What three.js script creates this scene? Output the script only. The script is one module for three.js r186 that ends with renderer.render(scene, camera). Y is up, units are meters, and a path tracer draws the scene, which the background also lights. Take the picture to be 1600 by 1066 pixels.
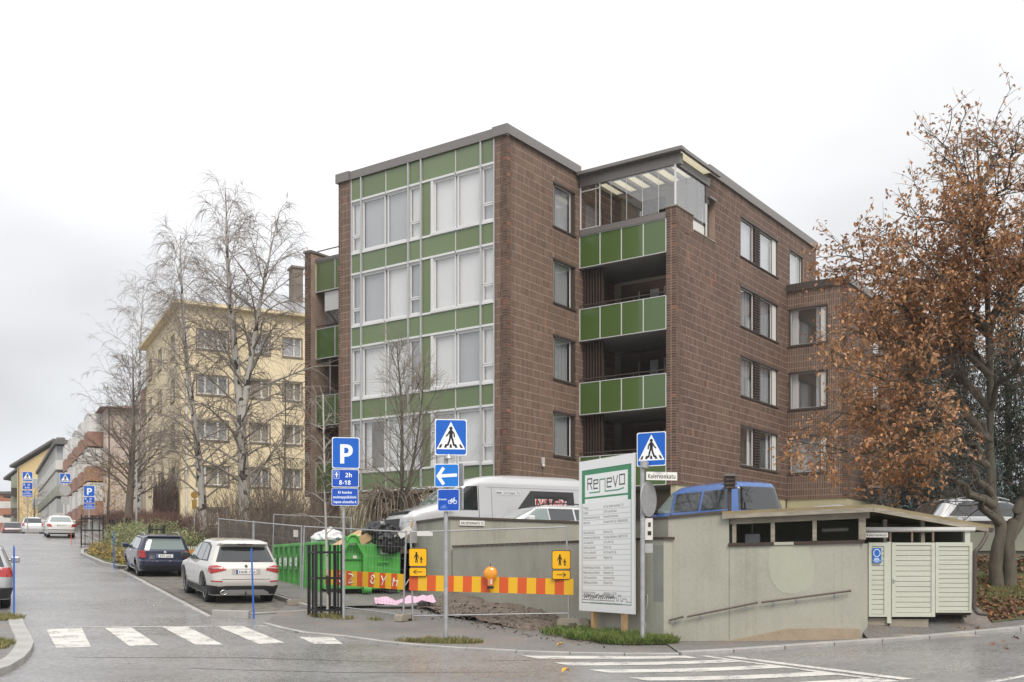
import * as THREE from 'three';
import { mergeGeometries, mergeVertices, toCreasedNormals } from 'three/addons/utils/BufferGeometryUtils.js';
import { ImprovedNoise } from 'three/addons/math/ImprovedNoise.js';
import { TessellateModifier } from 'three/addons/modifiers/TessellateModifier.js';
import { RoundedBoxGeometry } from 'three/addons/geometries/RoundedBoxGeometry.js';
import { Brush, Evaluator, SUBTRACTION } from 'three-bvh-csg';

// ---------------------------------------------------------------- camera, sky, sun, exposure
const scene = new THREE.Scene();
const camera = new THREE.PerspectiveCamera(35.96, 1600 / 1066, 0.1, 1500);
camera.position.set(0, 1.6, 0);
camera.lookAt(0, 1.6, -10);
camera.setViewOffset(1600, 1066, 0, -352, 1600, 1066);   // shift lens: verticals stay upright
const renderer = new THREE.WebGLRenderer({ antialias: true });
renderer.toneMapping = THREE.LinearToneMapping;
renderer.toneMappingExposure = 1.38;
renderer.shadowMap.enabled = true;

const PN = new ImprovedNoise();
function fbm3(x, y, z, o = 4) { let a = 0.5, s = 0; for (let i = 0; i < o; i++) { s += a * PN.noise(x, y, z); x = x * 2.03 + 5.1; y = y * 2.03 + 1.7; z = z * 2.03 + 9.2; a *= 0.5; } return s; }
{ // overcast sky: brighter overhead, a little greyer low down, soft cloud structure
  const W = 768, Hh = 384, d = new Float32Array(W * Hh * 4);
  for (let j = 0; j < Hh; j++) {
    const el = ((j + 0.5) / Hh - 0.5) * Math.PI, sy = Math.sin(el), cy = Math.cos(el);
    for (let i = 0; i < W; i++) {
      const az = (i + 0.5) / W * Math.PI * 2, dx = cy * Math.cos(az), dz = cy * Math.sin(az);
      const s = Math.max(0, sy), k = 1 / (s + 0.28);
      const n = fbm3(dx * k * 1.1 + 3.3, s * 1.5 + 7.7, dz * k * 1.1 + 1.2, 5);
      let L = 0.54 * (1 + 1.25 * s) + n * 0.42;
      if (sy < 0) L = 0.30;
      const w = Math.min(1, s * 2.2), o = (j * W + i) * 4;
      d[o] = L * (0.955 + 0.04 * w); d[o + 1] = L * (0.985 + 0.01 * w); d[o + 2] = L * (1.03 - 0.02 * w); d[o + 3] = 1;
    }
  }
  const t = new THREE.DataTexture(d, W, Hh, THREE.RGBAFormat, THREE.FloatType);
  t.mapping = THREE.EquirectangularReflectionMapping; t.magFilter = THREE.LinearFilter; t.minFilter = THREE.LinearFilter; t.needsUpdate = true;
  scene.background = t; scene.environment = t;
}
const sun = new THREE.DirectionalLight(0xfff6ea, 1.5);
sun.position.set(16, 58, 18); sun.target.position.set(-4, 0, -34);
sun.castShadow = true; sun.shadow.radius = 45;
Object.assign(sun.shadow.camera, { left: -70, right: 70, top: 70, bottom: -70, near: 1, far: 260 });
sun.shadow.mapSize.set(4096, 4096);
scene.add(sun, sun.target);
scene.fog = new THREE.FogExp2(0xdfe3e8, 0.00035);

// ---------------------------------------------------------------- helpers
let seed = 20251;
function rnd() { seed |= 0; seed = seed + 0x6D2B79F5 | 0; let t = Math.imul(seed ^ seed >>> 15, 1 | seed); t = t + Math.imul(t ^ t >>> 7, 61 | t) ^ t; return ((t ^ t >>> 14) >>> 0) / 4294967296; }
const rr = (a, b) => a + (b - a) * rnd();
const taken = {};
function numbered(n) { const k = taken[n] = (taken[n] ?? -1) + 1; return k ? n + '_' + String(k).padStart(3, '0') : n; }
const P = (X, y, Z) => new THREE.Vector3(X, y, -Z);           // X right, Z away from the lens
const ang = (dx, dZ) => Math.atan2(dZ, dx);                    // turn that lays local x along (dx, dZ)
const SX = -0.452, SZ = 0.892, A_E = ang(0.892, 0.452), A_S = ang(SX, SZ);   // street direction and the one across it
const uv2 = (u, v) => [0.892 * u - 0.452 * v, 0.452 * u + 0.892 * v];
function tag(o, label, category, group, kind) {
  if (label) o.userData.label = label; if (category) o.userData.category = category;
  if (group) o.userData.group = group; if (kind) o.userData.kind = kind; return o;
}
function thing(name, label, category, [X, y, Z] = [0, 0, 0], turn = 0, group) {
  const o = new THREE.Group(); o.name = numbered(name); o.position.copy(P(X, y, Z)); o.rotation.y = turn; scene.add(o);
  return tag(o, label, category, group);
}
function uvm(g) { // metres as texture coordinates, by the way each face points
  if (g.index) g = g.toNonIndexed();
  const p = g.attributes.position, n = g.attributes.normal, q = new Float32Array(p.count * 2);
  for (let i = 0; i < p.count; i += 3) {
    const ax = Math.abs(n.getX(i) + n.getX(i + 1) + n.getX(i + 2)), ay = Math.abs(n.getY(i) + n.getY(i + 1) + n.getY(i + 2)), az = Math.abs(n.getZ(i) + n.getZ(i + 1) + n.getZ(i + 2));
    for (let j = i; j < i + 3; j++) {
      const x = p.getX(j), y = p.getY(j), z = p.getZ(j);
      if (ay >= ax && ay >= az) { q[2 * j] = x; q[2 * j + 1] = z; } else if (ax >= az) { q[2 * j] = z; q[2 * j + 1] = y; } else { q[2 * j] = x; q[2 * j + 1] = y; }
    }
  }
  g.setAttribute('uv', new THREE.BufferAttribute(q, 2)); return g;
}
function norm(g) { if (g.index) g = g.toNonIndexed(); for (const k of Object.keys(g.attributes)) if (!['position', 'normal', 'uv'].includes(k)) g.deleteAttribute(k); if (!g.attributes.normal) g.computeVertexNormals(); if (!g.attributes.uv) g.setAttribute('uv', new THREE.BufferAttribute(new Float32Array(g.attributes.position.count * 2), 2)); return g; }
function merge(gs) { return gs.length === 1 ? norm(gs[0]) : mergeGeometries(gs.map(norm)); }
const SHADOW = o => { o.castShadow = true; o.receiveShadow = true; return o; };
function mesh(name, gs, m, parent = scene, keepUV = false) {
  let g = Array.isArray(gs) ? merge(gs) : norm(gs);
  if (!keepUV) g = uvm(g);
  const o = SHADOW(new THREE.Mesh(g, m)); o.name = parent === scene ? numbered(name) : name; parent.add(o); return o;
}
function struct(name, gs, m, label, keepUV, parent = scene) { const o = mesh(name, gs, m, parent, keepUV); if (parent === scene) { o.userData.kind = 'structure'; o.userData.label = label; } return o; }
const box = (x0, x1, y0, y1, z0, z1) => new THREE.BoxGeometry(Math.abs(x1 - x0), Math.abs(y1 - y0), Math.abs(z1 - z0)).translate((x0 + x1) / 2, (y0 + y1) / 2, (z0 + z1) / 2);
const rbox = (x0, x1, y0, y1, z0, z1, r = 0.02, s = 2) => new RoundedBoxGeometry(Math.abs(x1 - x0), Math.abs(y1 - y0), Math.abs(z1 - z0), s, r).translate((x0 + x1) / 2, (y0 + y1) / 2, (z0 + z1) / 2);
function bar(a, b, r0, r1 = r0, n = 8, caps = true) { // tapered round bar between two points
  const A = new THREE.Vector3(...a), B = new THREE.Vector3(...b), d = B.clone().sub(A), L = d.length();
  const g = new THREE.CylinderGeometry(r1, r0, L, n, 1, !caps); g.translate(0, L / 2, 0);
  g.applyQuaternion(new THREE.Quaternion().setFromUnitVectors(new THREE.Vector3(0, 1, 0), d.normalize())); g.translate(A.x, A.y, A.z); return g;
}
function beam(a, b, w, h) { // square bar, h measured up
  const A = new THREE.Vector3(...a), B = new THREE.Vector3(...b), d = B.clone().sub(A), L = d.length();
  const g = new THREE.BoxGeometry(w, h, L), z = d.normalize(), x = new THREE.Vector3(0, 1, 0).cross(z);
  if (x.lengthSq() < 1e-6) x.set(1, 0, 0); x.normalize(); const y = z.clone().cross(x);
  g.applyMatrix4(new THREE.Matrix4().makeBasis(x, y, z)); g.translate((A.x + B.x) / 2, (A.y + B.y) / 2, (A.z + B.z) / 2); return g;
}
function tubeOf(pts, r, n = 24, k = 8, closed = false) { return new THREE.TubeGeometry(new THREE.CatmullRomCurve3(pts.map(p => new THREE.Vector3(...p))), n, r, k, closed); }
function shapeOf(pts) { const s = new THREE.Shape(); pts.forEach(([x, y], i) => i ? s.lineTo(x, y) : s.moveTo(x, y)); s.closePath(); return s; }
function prism(pts, depth, bevel = 0) { return new THREE.ExtrudeGeometry(shapeOf(pts), { depth, bevelEnabled: bevel > 0, bevelSize: bevel, bevelThickness: bevel, bevelSegments: 2, bevelOffset: -bevel, curveSegments: 8 }); }
function rrShape(w, h, r, x = -w / 2, y = -h / 2) { const s = new THREE.Shape(); s.moveTo(x + r, y); s.lineTo(x + w - r, y); s.quadraticCurveTo(x + w, y, x + w, y + r); s.lineTo(x + w, y + h - r); s.quadraticCurveTo(x + w, y + h, x + w - r, y + h); s.lineTo(x + r, y + h); s.quadraticCurveTo(x, y + h, x, y + h - r); s.lineTo(x, y + r); s.quadraticCurveTo(x, y, x + r, y); return s; }

// ---------------------------------------------------------------- terrain
const ramp = (x, w) => x < -w ? 0 : x > w ? x : (x + w) * (x + w) / (4 * w);
const sstep = (a, b, x) => { const t = Math.min(1, Math.max(0, (x - a) / (b - a))); return t * t * (3 - 2 * t); };
function H(X, Z) {
  const u = 0.892 * X + 0.452 * Z, v = -0.452 * X + 0.892 * Z;
  let h = 0.06 * ramp(v - 17, 3) - 0.075 * ramp(v - 88, 10);
  h += 0.05 * ramp(Math.min(X, 30) - 3, 1) + 0.16 * ramp(Math.min(Z, 27.5) - 20.5, 1.5) * sstep(7.2, 9.0, X);
  h += Math.min(0.8, 0.35 * ramp(u - 8.4, 0.8)) * sstep(35, 39, v);
  return h;
}
const onG = (X, Z, off = 0) => P(X, H(X, Z) + off, Z);
function resample(pl, n) { // n+1 points evenly along a polyline of [X, Z]
  const L = [0]; for (let i = 1; i < pl.length; i++) L.push(L[i - 1] + Math.hypot(pl[i][0] - pl[i - 1][0], pl[i][1] - pl[i - 1][1]));
  const out = []; let j = 0;
  for (let i = 0; i <= n; i++) { const s = L[L.length - 1] * i / n; while (j < L.length - 2 && s > L[j + 1]) j++; const t = (s - L[j]) / (L[j + 1] - L[j] || 1); out.push([pl[j][0] + (pl[j + 1][0] - pl[j][0]) * t, pl[j][1] + (pl[j + 1][1] - pl[j][1]) * t]); }
  return out;
}
function strip(A, B, n, m, off = 0, skirt = 0, hf = H) { // sheet between two polylines, following the ground
  const a = resample(A, n), b = resample(B, n), pos = [], uv = [], idx = [];
  for (let i = 0; i <= n; i++) for (let j = 0; j <= m; j++) { const t = j / m, X = a[i][0] + (b[i][0] - a[i][0]) * t, Z = a[i][1] + (b[i][1] - a[i][1]) * t; pos.push(X, hf(X, Z) + off, -Z); uv.push(X, Z); }
  for (let i = 0; i < n; i++) for (let j = 0; j < m; j++) { const q = i * (m + 1) + j; idx.push(q, q + m + 1, q + 1, q + 1, q + m + 1, q + m + 2); }
  if (skirt) { // downward edge along A
    const s0 = pos.length / 3; for (let i = 0; i <= n; i++) { const q = i * (m + 1); pos.push(pos[3 * q], pos[3 * q + 1], pos[3 * q + 2], pos[3 * q], pos[3 * q + 1] - skirt, pos[3 * q + 2]); uv.push(uv[2 * q], uv[2 * q + 1], uv[2 * q], uv[2 * q + 1] - skirt); }
    for (let i = 0; i < n; i++) { const q = s0 + 2 * i; idx.push(q, q + 1, q + 2, q + 2, q + 1, q + 3); }
  }
  const g = new THREE.BufferGeometry(); g.setAttribute('position', new THREE.Float32BufferAttribute(pos, 3)); g.setAttribute('uv', new THREE.Float32BufferAttribute(uv, 2)); g.setIndex(idx); g.computeVertexNormals();
  // make it face up
  const nrm = g.attributes.normal; let up = 0; for (let i = 0; i < (n + 1) * (m + 1); i++) up += nrm.getY(i); if (up < 0) { for (let i = 0; i < idx.length; i += 3) { const t = idx[i]; idx[i] = idx[i + 1]; idx[i + 1] = t; } g.setIndex(idx); g.computeVertexNormals(); }
  return g;
}

// ---------------------------------------------------------------- textures and materials
function vnoise(N, cells, sd) { // tileable value noise, one octave
  const g = new Float32Array(cells * cells); let s = sd * 7919 + 13; for (let i = 0; i < g.length; i++) { s = (s * 1664525 + 1013904223) >>> 0; g[i] = s / 4294967296; }
  const o = new Float32Array(N * N), k = cells / N;
  for (let y = 0; y < N; y++) { const fy = y * k, y0 = Math.floor(fy), ty0 = fy - y0, ty = ty0 * ty0 * (3 - 2 * ty0), a = (y0 % cells) * cells, b = ((y0 + 1) % cells) * cells;
    for (let x = 0; x < N; x++) { const fx = x * k, x0 = Math.floor(fx), t0 = fx - x0, t = t0 * t0 * (3 - 2 * t0), c = x0 % cells, d = (x0 + 1) % cells; o[y * N + x] = (g[a + c] * (1 - t) + g[a + d] * t) * (1 - ty) + (g[b + c] * (1 - t) + g[b + d] * t) * ty; } }
  return o;
}
function fbmT(N, c0, oct, sd, gain = 0.55) { const o = new Float32Array(N * N); let a = 1, sum = 0, c = c0; for (let k = 0; k < oct && c <= N; k++) { const v = vnoise(N, c, sd + k * 31); for (let i = 0; i < o.length; i++) o[i] += a * v[i]; sum += a; a *= gain; c *= 2; } for (let i = 0; i < o.length; i++) o[i] /= sum; return o; }
const toS = c => Math.round(255 * (c <= 0.0031308 ? 12.92 * c : 1.055 * Math.pow(Math.min(1, c), 1 / 2.4) - 0.055));
function texC(N, fn, size) { const d = new Uint8Array(N * N * 4); for (let y = 0; y < N; y++) for (let x = 0; x < N; x++) { const c = fn(x, y, y * N + x), o = (y * N + x) * 4; d[o] = toS(Math.max(0, c[0])); d[o + 1] = toS(Math.max(0, c[1])); d[o + 2] = toS(Math.max(0, c[2])); d[o + 3] = 255; } const t = new THREE.DataTexture(d, N, N); t.colorSpace = THREE.SRGBColorSpace; return fin(t, size); }
function texG(N, fn, size) { const d = new Uint8Array(N * N * 4); for (let i = 0; i < N * N; i++) { const v = Math.max(0, Math.min(255, fn(i) * 255)); d[4 * i] = d[4 * i + 1] = d[4 * i + 2] = v; d[4 * i + 3] = 255; } return fin(new THREE.DataTexture(d, N, N), size); }
function fin(t, size) { t.wrapS = t.wrapT = THREE.RepeatWrapping; t.magFilter = THREE.LinearFilter; t.minFilter = THREE.LinearMipmapLinearFilter; t.generateMipmaps = true; const [a, b] = Array.isArray(size) ? size : [size, size]; t.repeat.set(1 / a, 1 / b); t.needsUpdate = true; return t; }
const lin = (r, g, b) => new THREE.Color().setRGB(r, g, b);
const N = 512, nA = fbmT(N, 4, 7, 1), nB = fbmT(N, 8, 6, 2), nF = fbmT(N, 128, 3, 3, 0.8), nC = fbmT(N, 3, 4, 4), nD = fbmT(N, 64, 4, 5, 0.8);
const std = (c, r = 0.7, x = {}) => new THREE.MeshStandardMaterial({ color: c, roughness: r, ...x });
const shared = {};
function surf(base, amp, size, rough, bump = 0) { // mottled matt surface: coarse patches and fine grain, shared between materials of like scale
  const iso = !Array.isArray(size), q = iso ? [0.7, 1.5, 3, 6].reduce((p, c) => Math.abs(c - size) < Math.abs(p - size) ? c : p) : [0.5, 1.5], A = amp < 0.28 ? 0.2 : amp < 0.6 ? 0.42 : 0.75, key = A + ':' + q;
  const t = shared[key] ??= texC(N, (x, y, i) => { const k = 0.7 * (1 + A * ((nA[i] - 0.5) * 1.3 + (nF[i] - 0.5) * 1.3)); return [k, k, k]; }, q);
  const m = std(lin(base[0] / 0.7, base[1] / 0.7, base[2] / 0.7), rough, { map: t });
  if (bump) { m.bumpMap = shared.bump ??= texG(N, i => nF[i] * 0.7 + nA[i] * 0.3, 1.5); m.bumpScale = bump; }
  return m;
}
const M = {};
// wet asphalt: pale aggregate in dark binder, damp patches smoother than the rest
M.asphalt = (() => {
  const m = std(0xffffff, 1, { map: texC(N, (x, y, i) => { const k = 0.205 * (0.7 + 0.6 * nA[i]) * (0.25 + 1.5 * nF[i]); return [k * 1.02, k, k * 0.985]; }, 5.3) });
  m.roughnessMap = texG(N, i => 0.18 + 0.24 * Math.min(1, Math.max(0, (nC[i] - 0.36) * 2.4)) + 0.14 * nF[i], 9.7);
  m.bumpMap = texG(N, i => nF[i], 2.3); m.bumpScale = 0.0012; return m;
})();
M.asphaltOld = (() => {
  const m = std(0xffffff, 1, { map: texC(N, (x, y, i) => { const d = Math.max(0, nB[i] - 0.5) * 0.55, k = 0.155 * (0.7 + 0.6 * nA[i]) * (0.6 + 0.8 * nF[i]); return [k * (1.04 + d), k, k * (0.95 - d * 0.5)]; }, 4.7) });
  m.roughnessMap = texG(N, i => 0.38 + 0.4 * nC[i] + 0.15 * nF[i], 6.1); m.bumpMap = texG(N, i => nF[i], 1.9); m.bumpScale = 0.004; return m;
})();
M.granite = surf([0.36, 0.35, 0.33], 0.5, 1.3, 0.75, 0.003);
M.paint = (() => { const m = std(0xffffff, 0.55, { map: texC(N, (x, y, i) => { const wear = Math.min(1, Math.max(0, (nD[i] * 0.6 + nB[i] * 0.5 - 0.555) * 5)), k = 0.70 - 0.26 * nA[i]; return [k * (1 - wear) + 0.16 * wear, k * 0.975 * (1 - wear) + 0.15 * wear, k * 0.90 * (1 - wear) + 0.145 * wear]; }, 2.1) }); m.bumpMap = texG(N, i => nF[i], 1.7); m.bumpScale = 0.003; return m; })();
M.paver = surf([0.16, 0.15, 0.135], 0.5, 0.9, 0.6, 0.002);
M.joint = surf([0.07, 0.068, 0.05], 0.6, 1.2, 0.9);
M.soil = surf([0.16, 0.128, 0.102], 0.9, 0.8, 0.95, 0.03);
M.earth = surf([0.10, 0.09, 0.06], 0.7, 3, 0.95, 0.02);
M.turf = surf([0.095, 0.10, 0.04], 0.8, 1.7, 0.95, 0.03);
M.mortar = surf([0.40, 0.295, 0.23], 0.35, 1.4, 0.9, 0.003);
M.brick = (() => { const m = std(0xffffff, 0.75, { map: texC(N, (x, y, i) => { const k = 0.8 + 0.4 * nF[i]; return [k, k, k]; }, 0.6) }); return m; })();
// painted render: concrete with streaks and blotches of weather
function render(base, amp, streak, size = [3.1, 4.3]) {
  const [r, g, b] = base, st = new Float32Array(N); for (let x = 0; x < N; x++) st[x] = nA[37 * N + x] * 0.6 + nD[211 * N + x] * 0.4;
  const m = std(0xffffff, 0.85, { map: texC(N, (x, y, i) => { const s = streak * Math.max(0, st[x] - 0.5) * nC[i] * 2.4, k = 1 + amp * ((nA[i] - 0.5) * 1.4 + (nF[i] - 0.5) * 0.8) - s; return [r * k, g * k, b * (k - s * 0.15)]; }, size) });
  m.bumpMap = shared.bump ??= texG(N, i => nF[i] * 0.7 + nA[i] * 0.3, 1.5); m.bumpScale = 0.003; return m;
}
M.wallGreen = render([0.38, 0.375, 0.315], 0.28, 0.55);
M.wallPatch = render([0.405, 0.415, 0.335], 0.14, 0.2);
M.wallGrey = render([0.33, 0.345, 0.275], 0.2, 0.5);
M.yellow = render([0.78, 0.66, 0.45], 0.16, 0.55, [7.3, 9.1]);
M.pink = render([0.70, 0.58, 0.50], 0.14, 0.3, [7.3, 9.1]);
M.cream = render([0.52, 0.47, 0.31], 0.2, 0.4);
M.plinth = render([0.20, 0.165, 0.135], 0.3, 0.4);
M.offwhite = render([0.66, 0.65, 0.61], 0.12, 0.3, [6, 8]);
M.board = (() => { const m = std(0xffffff, 0.6, { map: texC(N, (x, y, i) => { const k = 1 + 0.16 * (nA[i] - 0.5) + 0.14 * (nF[i] - 0.5), w = nD[i] > 0.71 ? 0.8 : 1; return [0.52 * k * w, 0.535 * k * w, 0.455 * k * w]; }, [2.3, 0.7]) }); m.bumpMap = texG(N, i => nB[i], [1.5, 0.2]); m.bumpScale = 0.002; return m; })();
M.woodGrey = (() => { const m = std(0xffffff, 0.85, { map: texC(N, (x, y, i) => { const k = 0.65 + 0.7 * nB[i] * (0.6 + 0.8 * nF[i]); return [0.30 * k, 0.27 * k, 0.215 * k]; }, [1.7, 0.35]) }); m.bumpMap = texG(N, i => nB[i], [1.5, 0.15]); m.bumpScale = 0.004; return m; })();
M.woodRaw = surf([0.50, 0.33, 0.17], 0.4, [0.2, 1.5], 0.75);
M.roofFelt = surf([0.27, 0.215, 0.12], 0.5, 2.2, 0.9, 0.004);
M.fascia = std(lin(0.21, 0.195, 0.185), 0.42, { metalness: 0.25 });
M.brownMetal = std(lin(0.075, 0.058, 0.048), 0.5);
M.whiteAlu = std(lin(0.70, 0.705, 0.71), 0.4);
M.alu = std(lin(0.50, 0.505, 0.51), 0.4, { metalness: 0.3 });
M.whiteFrame = std(lin(0.66, 0.65, 0.62), 0.5);
M.greenPanel = new THREE.MeshPhysicalMaterial({ color: lin(0.077, 0.14, 0.031), roughness: 0.32, clearcoat: 0.8, clearcoatRoughness: 0.07 });
M.greenFacade = new THREE.MeshPhysicalMaterial({ color: lin(0.125, 0.17, 0.062), roughness: 0.4, clearcoat: 0.8, clearcoatRoughness: 0.12 });
M.glass = new THREE.MeshPhysicalMaterial({ color: 0xffffff, roughness: 0.02, transmission: 1, thickness: 0, ior: 1.9 });
M.blind = std(lin(0.74, 0.745, 0.74), 0.85);
M.blindGrey = std(lin(0.40, 0.42, 0.44), 0.85);
M.interior = std(lin(0.40, 0.36, 0.30), 0.9);
M.slat = surf([0.055, 0.036, 0.028], 0.5, [0.4, 2], 0.75);
M.concrete = surf([0.31, 0.275, 0.22], 0.35, 1.6, 0.85, 0.003);
M.soffit = surf([0.26, 0.255, 0.245], 0.2, 2.6, 0.9);
M.steel = std(lin(0.42, 0.43, 0.44), 0.42, { metalness: 0.75 });
M.galv = (() => { const m = std(0xffffff, 0.5, { metalness: 0.6, map: texC(N, (x, y, i) => { const k = 0.36 + 0.16 * nB[i]; return [k, k * 1.01, k * 1.03]; }, 0.7) }); return m; })();
M.black = std(lin(0.012, 0.012, 0.013), 0.45);
M.blackRubber = std(lin(0.018, 0.018, 0.018), 0.85);
M.bluePole = std(lin(0.03, 0.13, 0.50), 0.45);
M.orangePole = std(lin(0.60, 0.10, 0.03), 0.5);
M.bark = surf([0.14, 0.115, 0.09], 0.9, [0.5, 1.3], 0.95, 0.02);
M.barkOak = surf([0.165, 0.15, 0.115], 0.9, [0.6, 1.2], 0.95, 0.05);
M.twig = std(lin(0.15, 0.12, 0.098), 0.9);
M.birchTwig = std(lin(0.27, 0.23, 0.20), 0.9);
M.twigPale = std(lin(0.28, 0.245, 0.20), 0.9);
M.birch = (() => { const m = std(0xffffff, 0.8, { map: texC(N, (x, y, i) => { const d = nB[(y * N + (x >> 2)) % (N * N)] > 0.60 || nA[i] > 0.68 ? 1 : 0, k = 0.8 + 0.4 * nF[i]; return d ? [0.05 * k, 0.045 * k, 0.04 * k] : [0.50 * k, 0.475 * k, 0.43 * k]; }, [0.9, 2.4]) }); m.bumpMap = texG(N, i => nB[i], [0.9, 2]); m.bumpScale = 0.012; return m; })();
// ================================================================ ground, road, pavements
struct('ground', strip([[-420, -60], [320, -60]], [[-420, 420], [320, 420]], 74, 48, -0.55), M.earth, 'bare brown earth reaching to the horizon beyond the streets', true);
struct('road', strip([[-80, -9], [44, -9]], [[-80, 130], [44, 130]], 200, 230, 0), M.asphalt, 'wet grey asphalt of the street and the crossing', true);
const KERB_DRIVE = [[-5.33, 22.74], [-4.35, 21.32], [-3.29, 20.8], [-2.18, 19.88], [-0.23, 19.04], [1.14, 18.76], [2.97, 18.68]];
const KERB_RIGHT = [[2.97, 18.68], [4.63, 19.0], [6.95, 19.55], [9.71, 20.18], [13.5, 21.1], [22, 23.2]];
struct('pavement', strip(KERB_DRIVE, [[-6.2, 30.6], [-5.0, 31.5], [-3.2, 32.4], [-1.85, 29.7], [0, 26.0], [2, 22.3], [3.0, 20.85]], 60, 40, 0.03, 0.1), M.asphaltOld, 'dirty brown asphalt of the site entrance behind the flush kerb', true);
struct('pavement', strip(KERB_RIGHT, [[3.0, 20.95], [4.6, 20.7], [6.5, 20.4], [7.2, 22.2], [9.4, 22.2], [13.5, 21.8], [22, 24]], 60, 8, 0.05, 0.12), M.asphaltOld, 'narrow asphalt pavement along the painted wall with the handrail', true);
struct('pavement', strip([uv2(7.35, 25.4), uv2(7.35, 44)], [uv2(9.2, 25.4), uv2(9.2, 44)], 40, 6, 0.1, 0.2), M.asphaltOld, 'narrow pavement between the parking bay and the mesh fence', true);
struct('pavement', strip([uv2(6.6, 58), uv2(6.6, 150)], [uv2(9.6, 58), uv2(9.6, 150)], 80, 5, 0.1, 0.2), M.asphaltOld, 'pavement running uphill past the white saloon', true);
const LK = [[-7.3, 13.5], [-7.52, 15.44], [-7.86, 16.76], [-8.53, 18.44], [-9.7, 20.6], [-10.74, 22.66]];
struct('pavement', strip(LK, LK.map(([x, z]) => [x - 7, z + 0.6]), 30, 14, 0.09, 0.2), M.asphaltOld, 'pavement corner with grass tufts beside the zebra crossing', true);
struct('pavement', strip([uv2(-3.3, 24), uv2(-3.3, 88)], [uv2(-5.2, 24), uv2(-5.2, 88)], 60, 6, 0.1, 0.2), M.asphaltOld, 'pavement on the far side of the street behind the silver hatchback', true);
struct('garden', strip([uv2(-5.2, 24), uv2(-5.2, 88)], [uv2(-40, 24), uv2(-40, 88)], 60, 30, 0.12), M.turf, 'grass verge on the far side of the street', true);
// kerb stones, each its own block
function kerb(label, line, w = 0.13, h = 0.04, step = 0.98, low = 0.25) {
  const k = thing('kerb', label, null, [0, 0, 0]); k.userData.kind = 'structure'; delete k.userData.category;
  let L = 0; for (let i = 1; i < line.length; i++) L += Math.hypot(line[i][0] - line[i - 1][0], line[i][1] - line[i - 1][1]);
  const n = Math.max(1, Math.round(L / step)), p = resample(line, n);
  for (let i = 0; i < n; i++) {
    const a = p[i], b = p[i + 1], d = Math.hypot(b[0] - a[0], b[1] - a[1]), ha = H(...a), hb = H(...b), g = 0.006;
    const s = mesh('kerb_stone', rbox(-d / 2 + g, d / 2 - g, -low, h + rr(-0.006, 0.006), -w / 2, w / 2, 0.014, 1), M.granite, k);
    s.position.copy(P((a[0] + b[0]) / 2, (ha + hb) / 2, (a[1] + b[1]) / 2)); s.rotation.set(0, ang(b[0] - a[0], b[1] - a[1]), Math.atan2(hb - ha, d), 'YXZ');
  }
}
kerb('flush pale granite kerb line in front of the site entrance', KERB_DRIVE, 0.13, 0.042);
kerb('wide pale granite kerb along the pavement by the painted wall', KERB_RIGHT.slice(0, 5), 0.26, 0.07);
kerb('flush granite edge between the road and the parking bay', [uv2(4.68, 24.5), uv2(4.68, 41.2)], 0.14, 0.02);
kerb('granite kerb behind the parked white and blue cars', [uv2(7.3, 25.3), uv2(7.3, 41.5)], 0.12, 0.12);
kerb('curved wide granite kerb round the pavement corner with grass tufts', LK, 0.28, 0.10);
kerb('kerb round the planted bed with shrubs', [uv2(7.2, 41.5), uv2(4.9, 41.8), uv2(4.4, 44), uv2(4.2, 52), uv2(4.6, 56.5), uv2(6.5, 57.5)], 0.14, 0.13);
kerb('kerb along the pavement beside the white saloon', [uv2(6.6, 58), uv2(6.6, 100)], 0.14, 0.12, 2);
kerb('broken granite kerb block at the end of the parking bay', [uv2(4.75, 24.5), uv2(5.5, 24.1)], 0.2, 0.16, 0.9);
kerb('thin pale kerb line across the end of the parking bay', [uv2(5.0, 24.55), uv2(7.3, 25.3)], 0.1, 0.035);
struct('gate_apron', strip([[6.7, 19.72], [9.35, 20.28]], [[6.7, 21.6], [9.35, 21.6]], 16, 24, 0.056, 0, (X, Z) => H(X, Z) + 0.27 * sstep(0, 0.75, Z - 19.75 - (X - 6.7) * 0.2)), M.asphaltOld, 'asphalt ramp in front of the board gate', true);
// parking bay of concrete pavers
{
  const bay = struct('parking_bay', strip([uv2(4.75, 24.4), uv2(4.75, 41.3)], [uv2(7.25, 25.2), uv2(7.25, 41.3)], 40, 6, 0.008), M.joint, 'parking bay paved with grey concrete blocks', true);
  const g = new RoundedBoxGeometry(0.205, 0.06, 0.10, 1, 0.008), im = new THREE.InstancedMesh(uvm(norm(g)), M.paver, 4200), d = new THREE.Object3D(), c = new THREE.Color(); let n = 0;
  for (let i = 0; i < 155; i++) for (let j = 0; j < 12; j++) {
    const v = 24.7 + i * 0.108, u = 4.86 + j * 0.213 + (i % 2) * 0.1; if (u > 7.2 || v < 24.6 + (u - 4.75) * 0.32) continue;
    const [X, Z] = uv2(u, v); d.position.copy(onG(X, Z, -0.008 + rr(-0.002, 0.003))); d.rotation.set(0, A_E, 0); d.updateMatrix(); im.setMatrixAt(n, d.matrix); const k = rr(0.7, 1.25); im.setColorAt(n++, c.setRGB(k, k * 0.99, k * 0.96));
  }
  im.count = n; im.name = 'paving_blocks'; tag(im, 'small grey concrete paving blocks', null, null, 'stuff'); SHADOW(im); bay.add(im);
}
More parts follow.
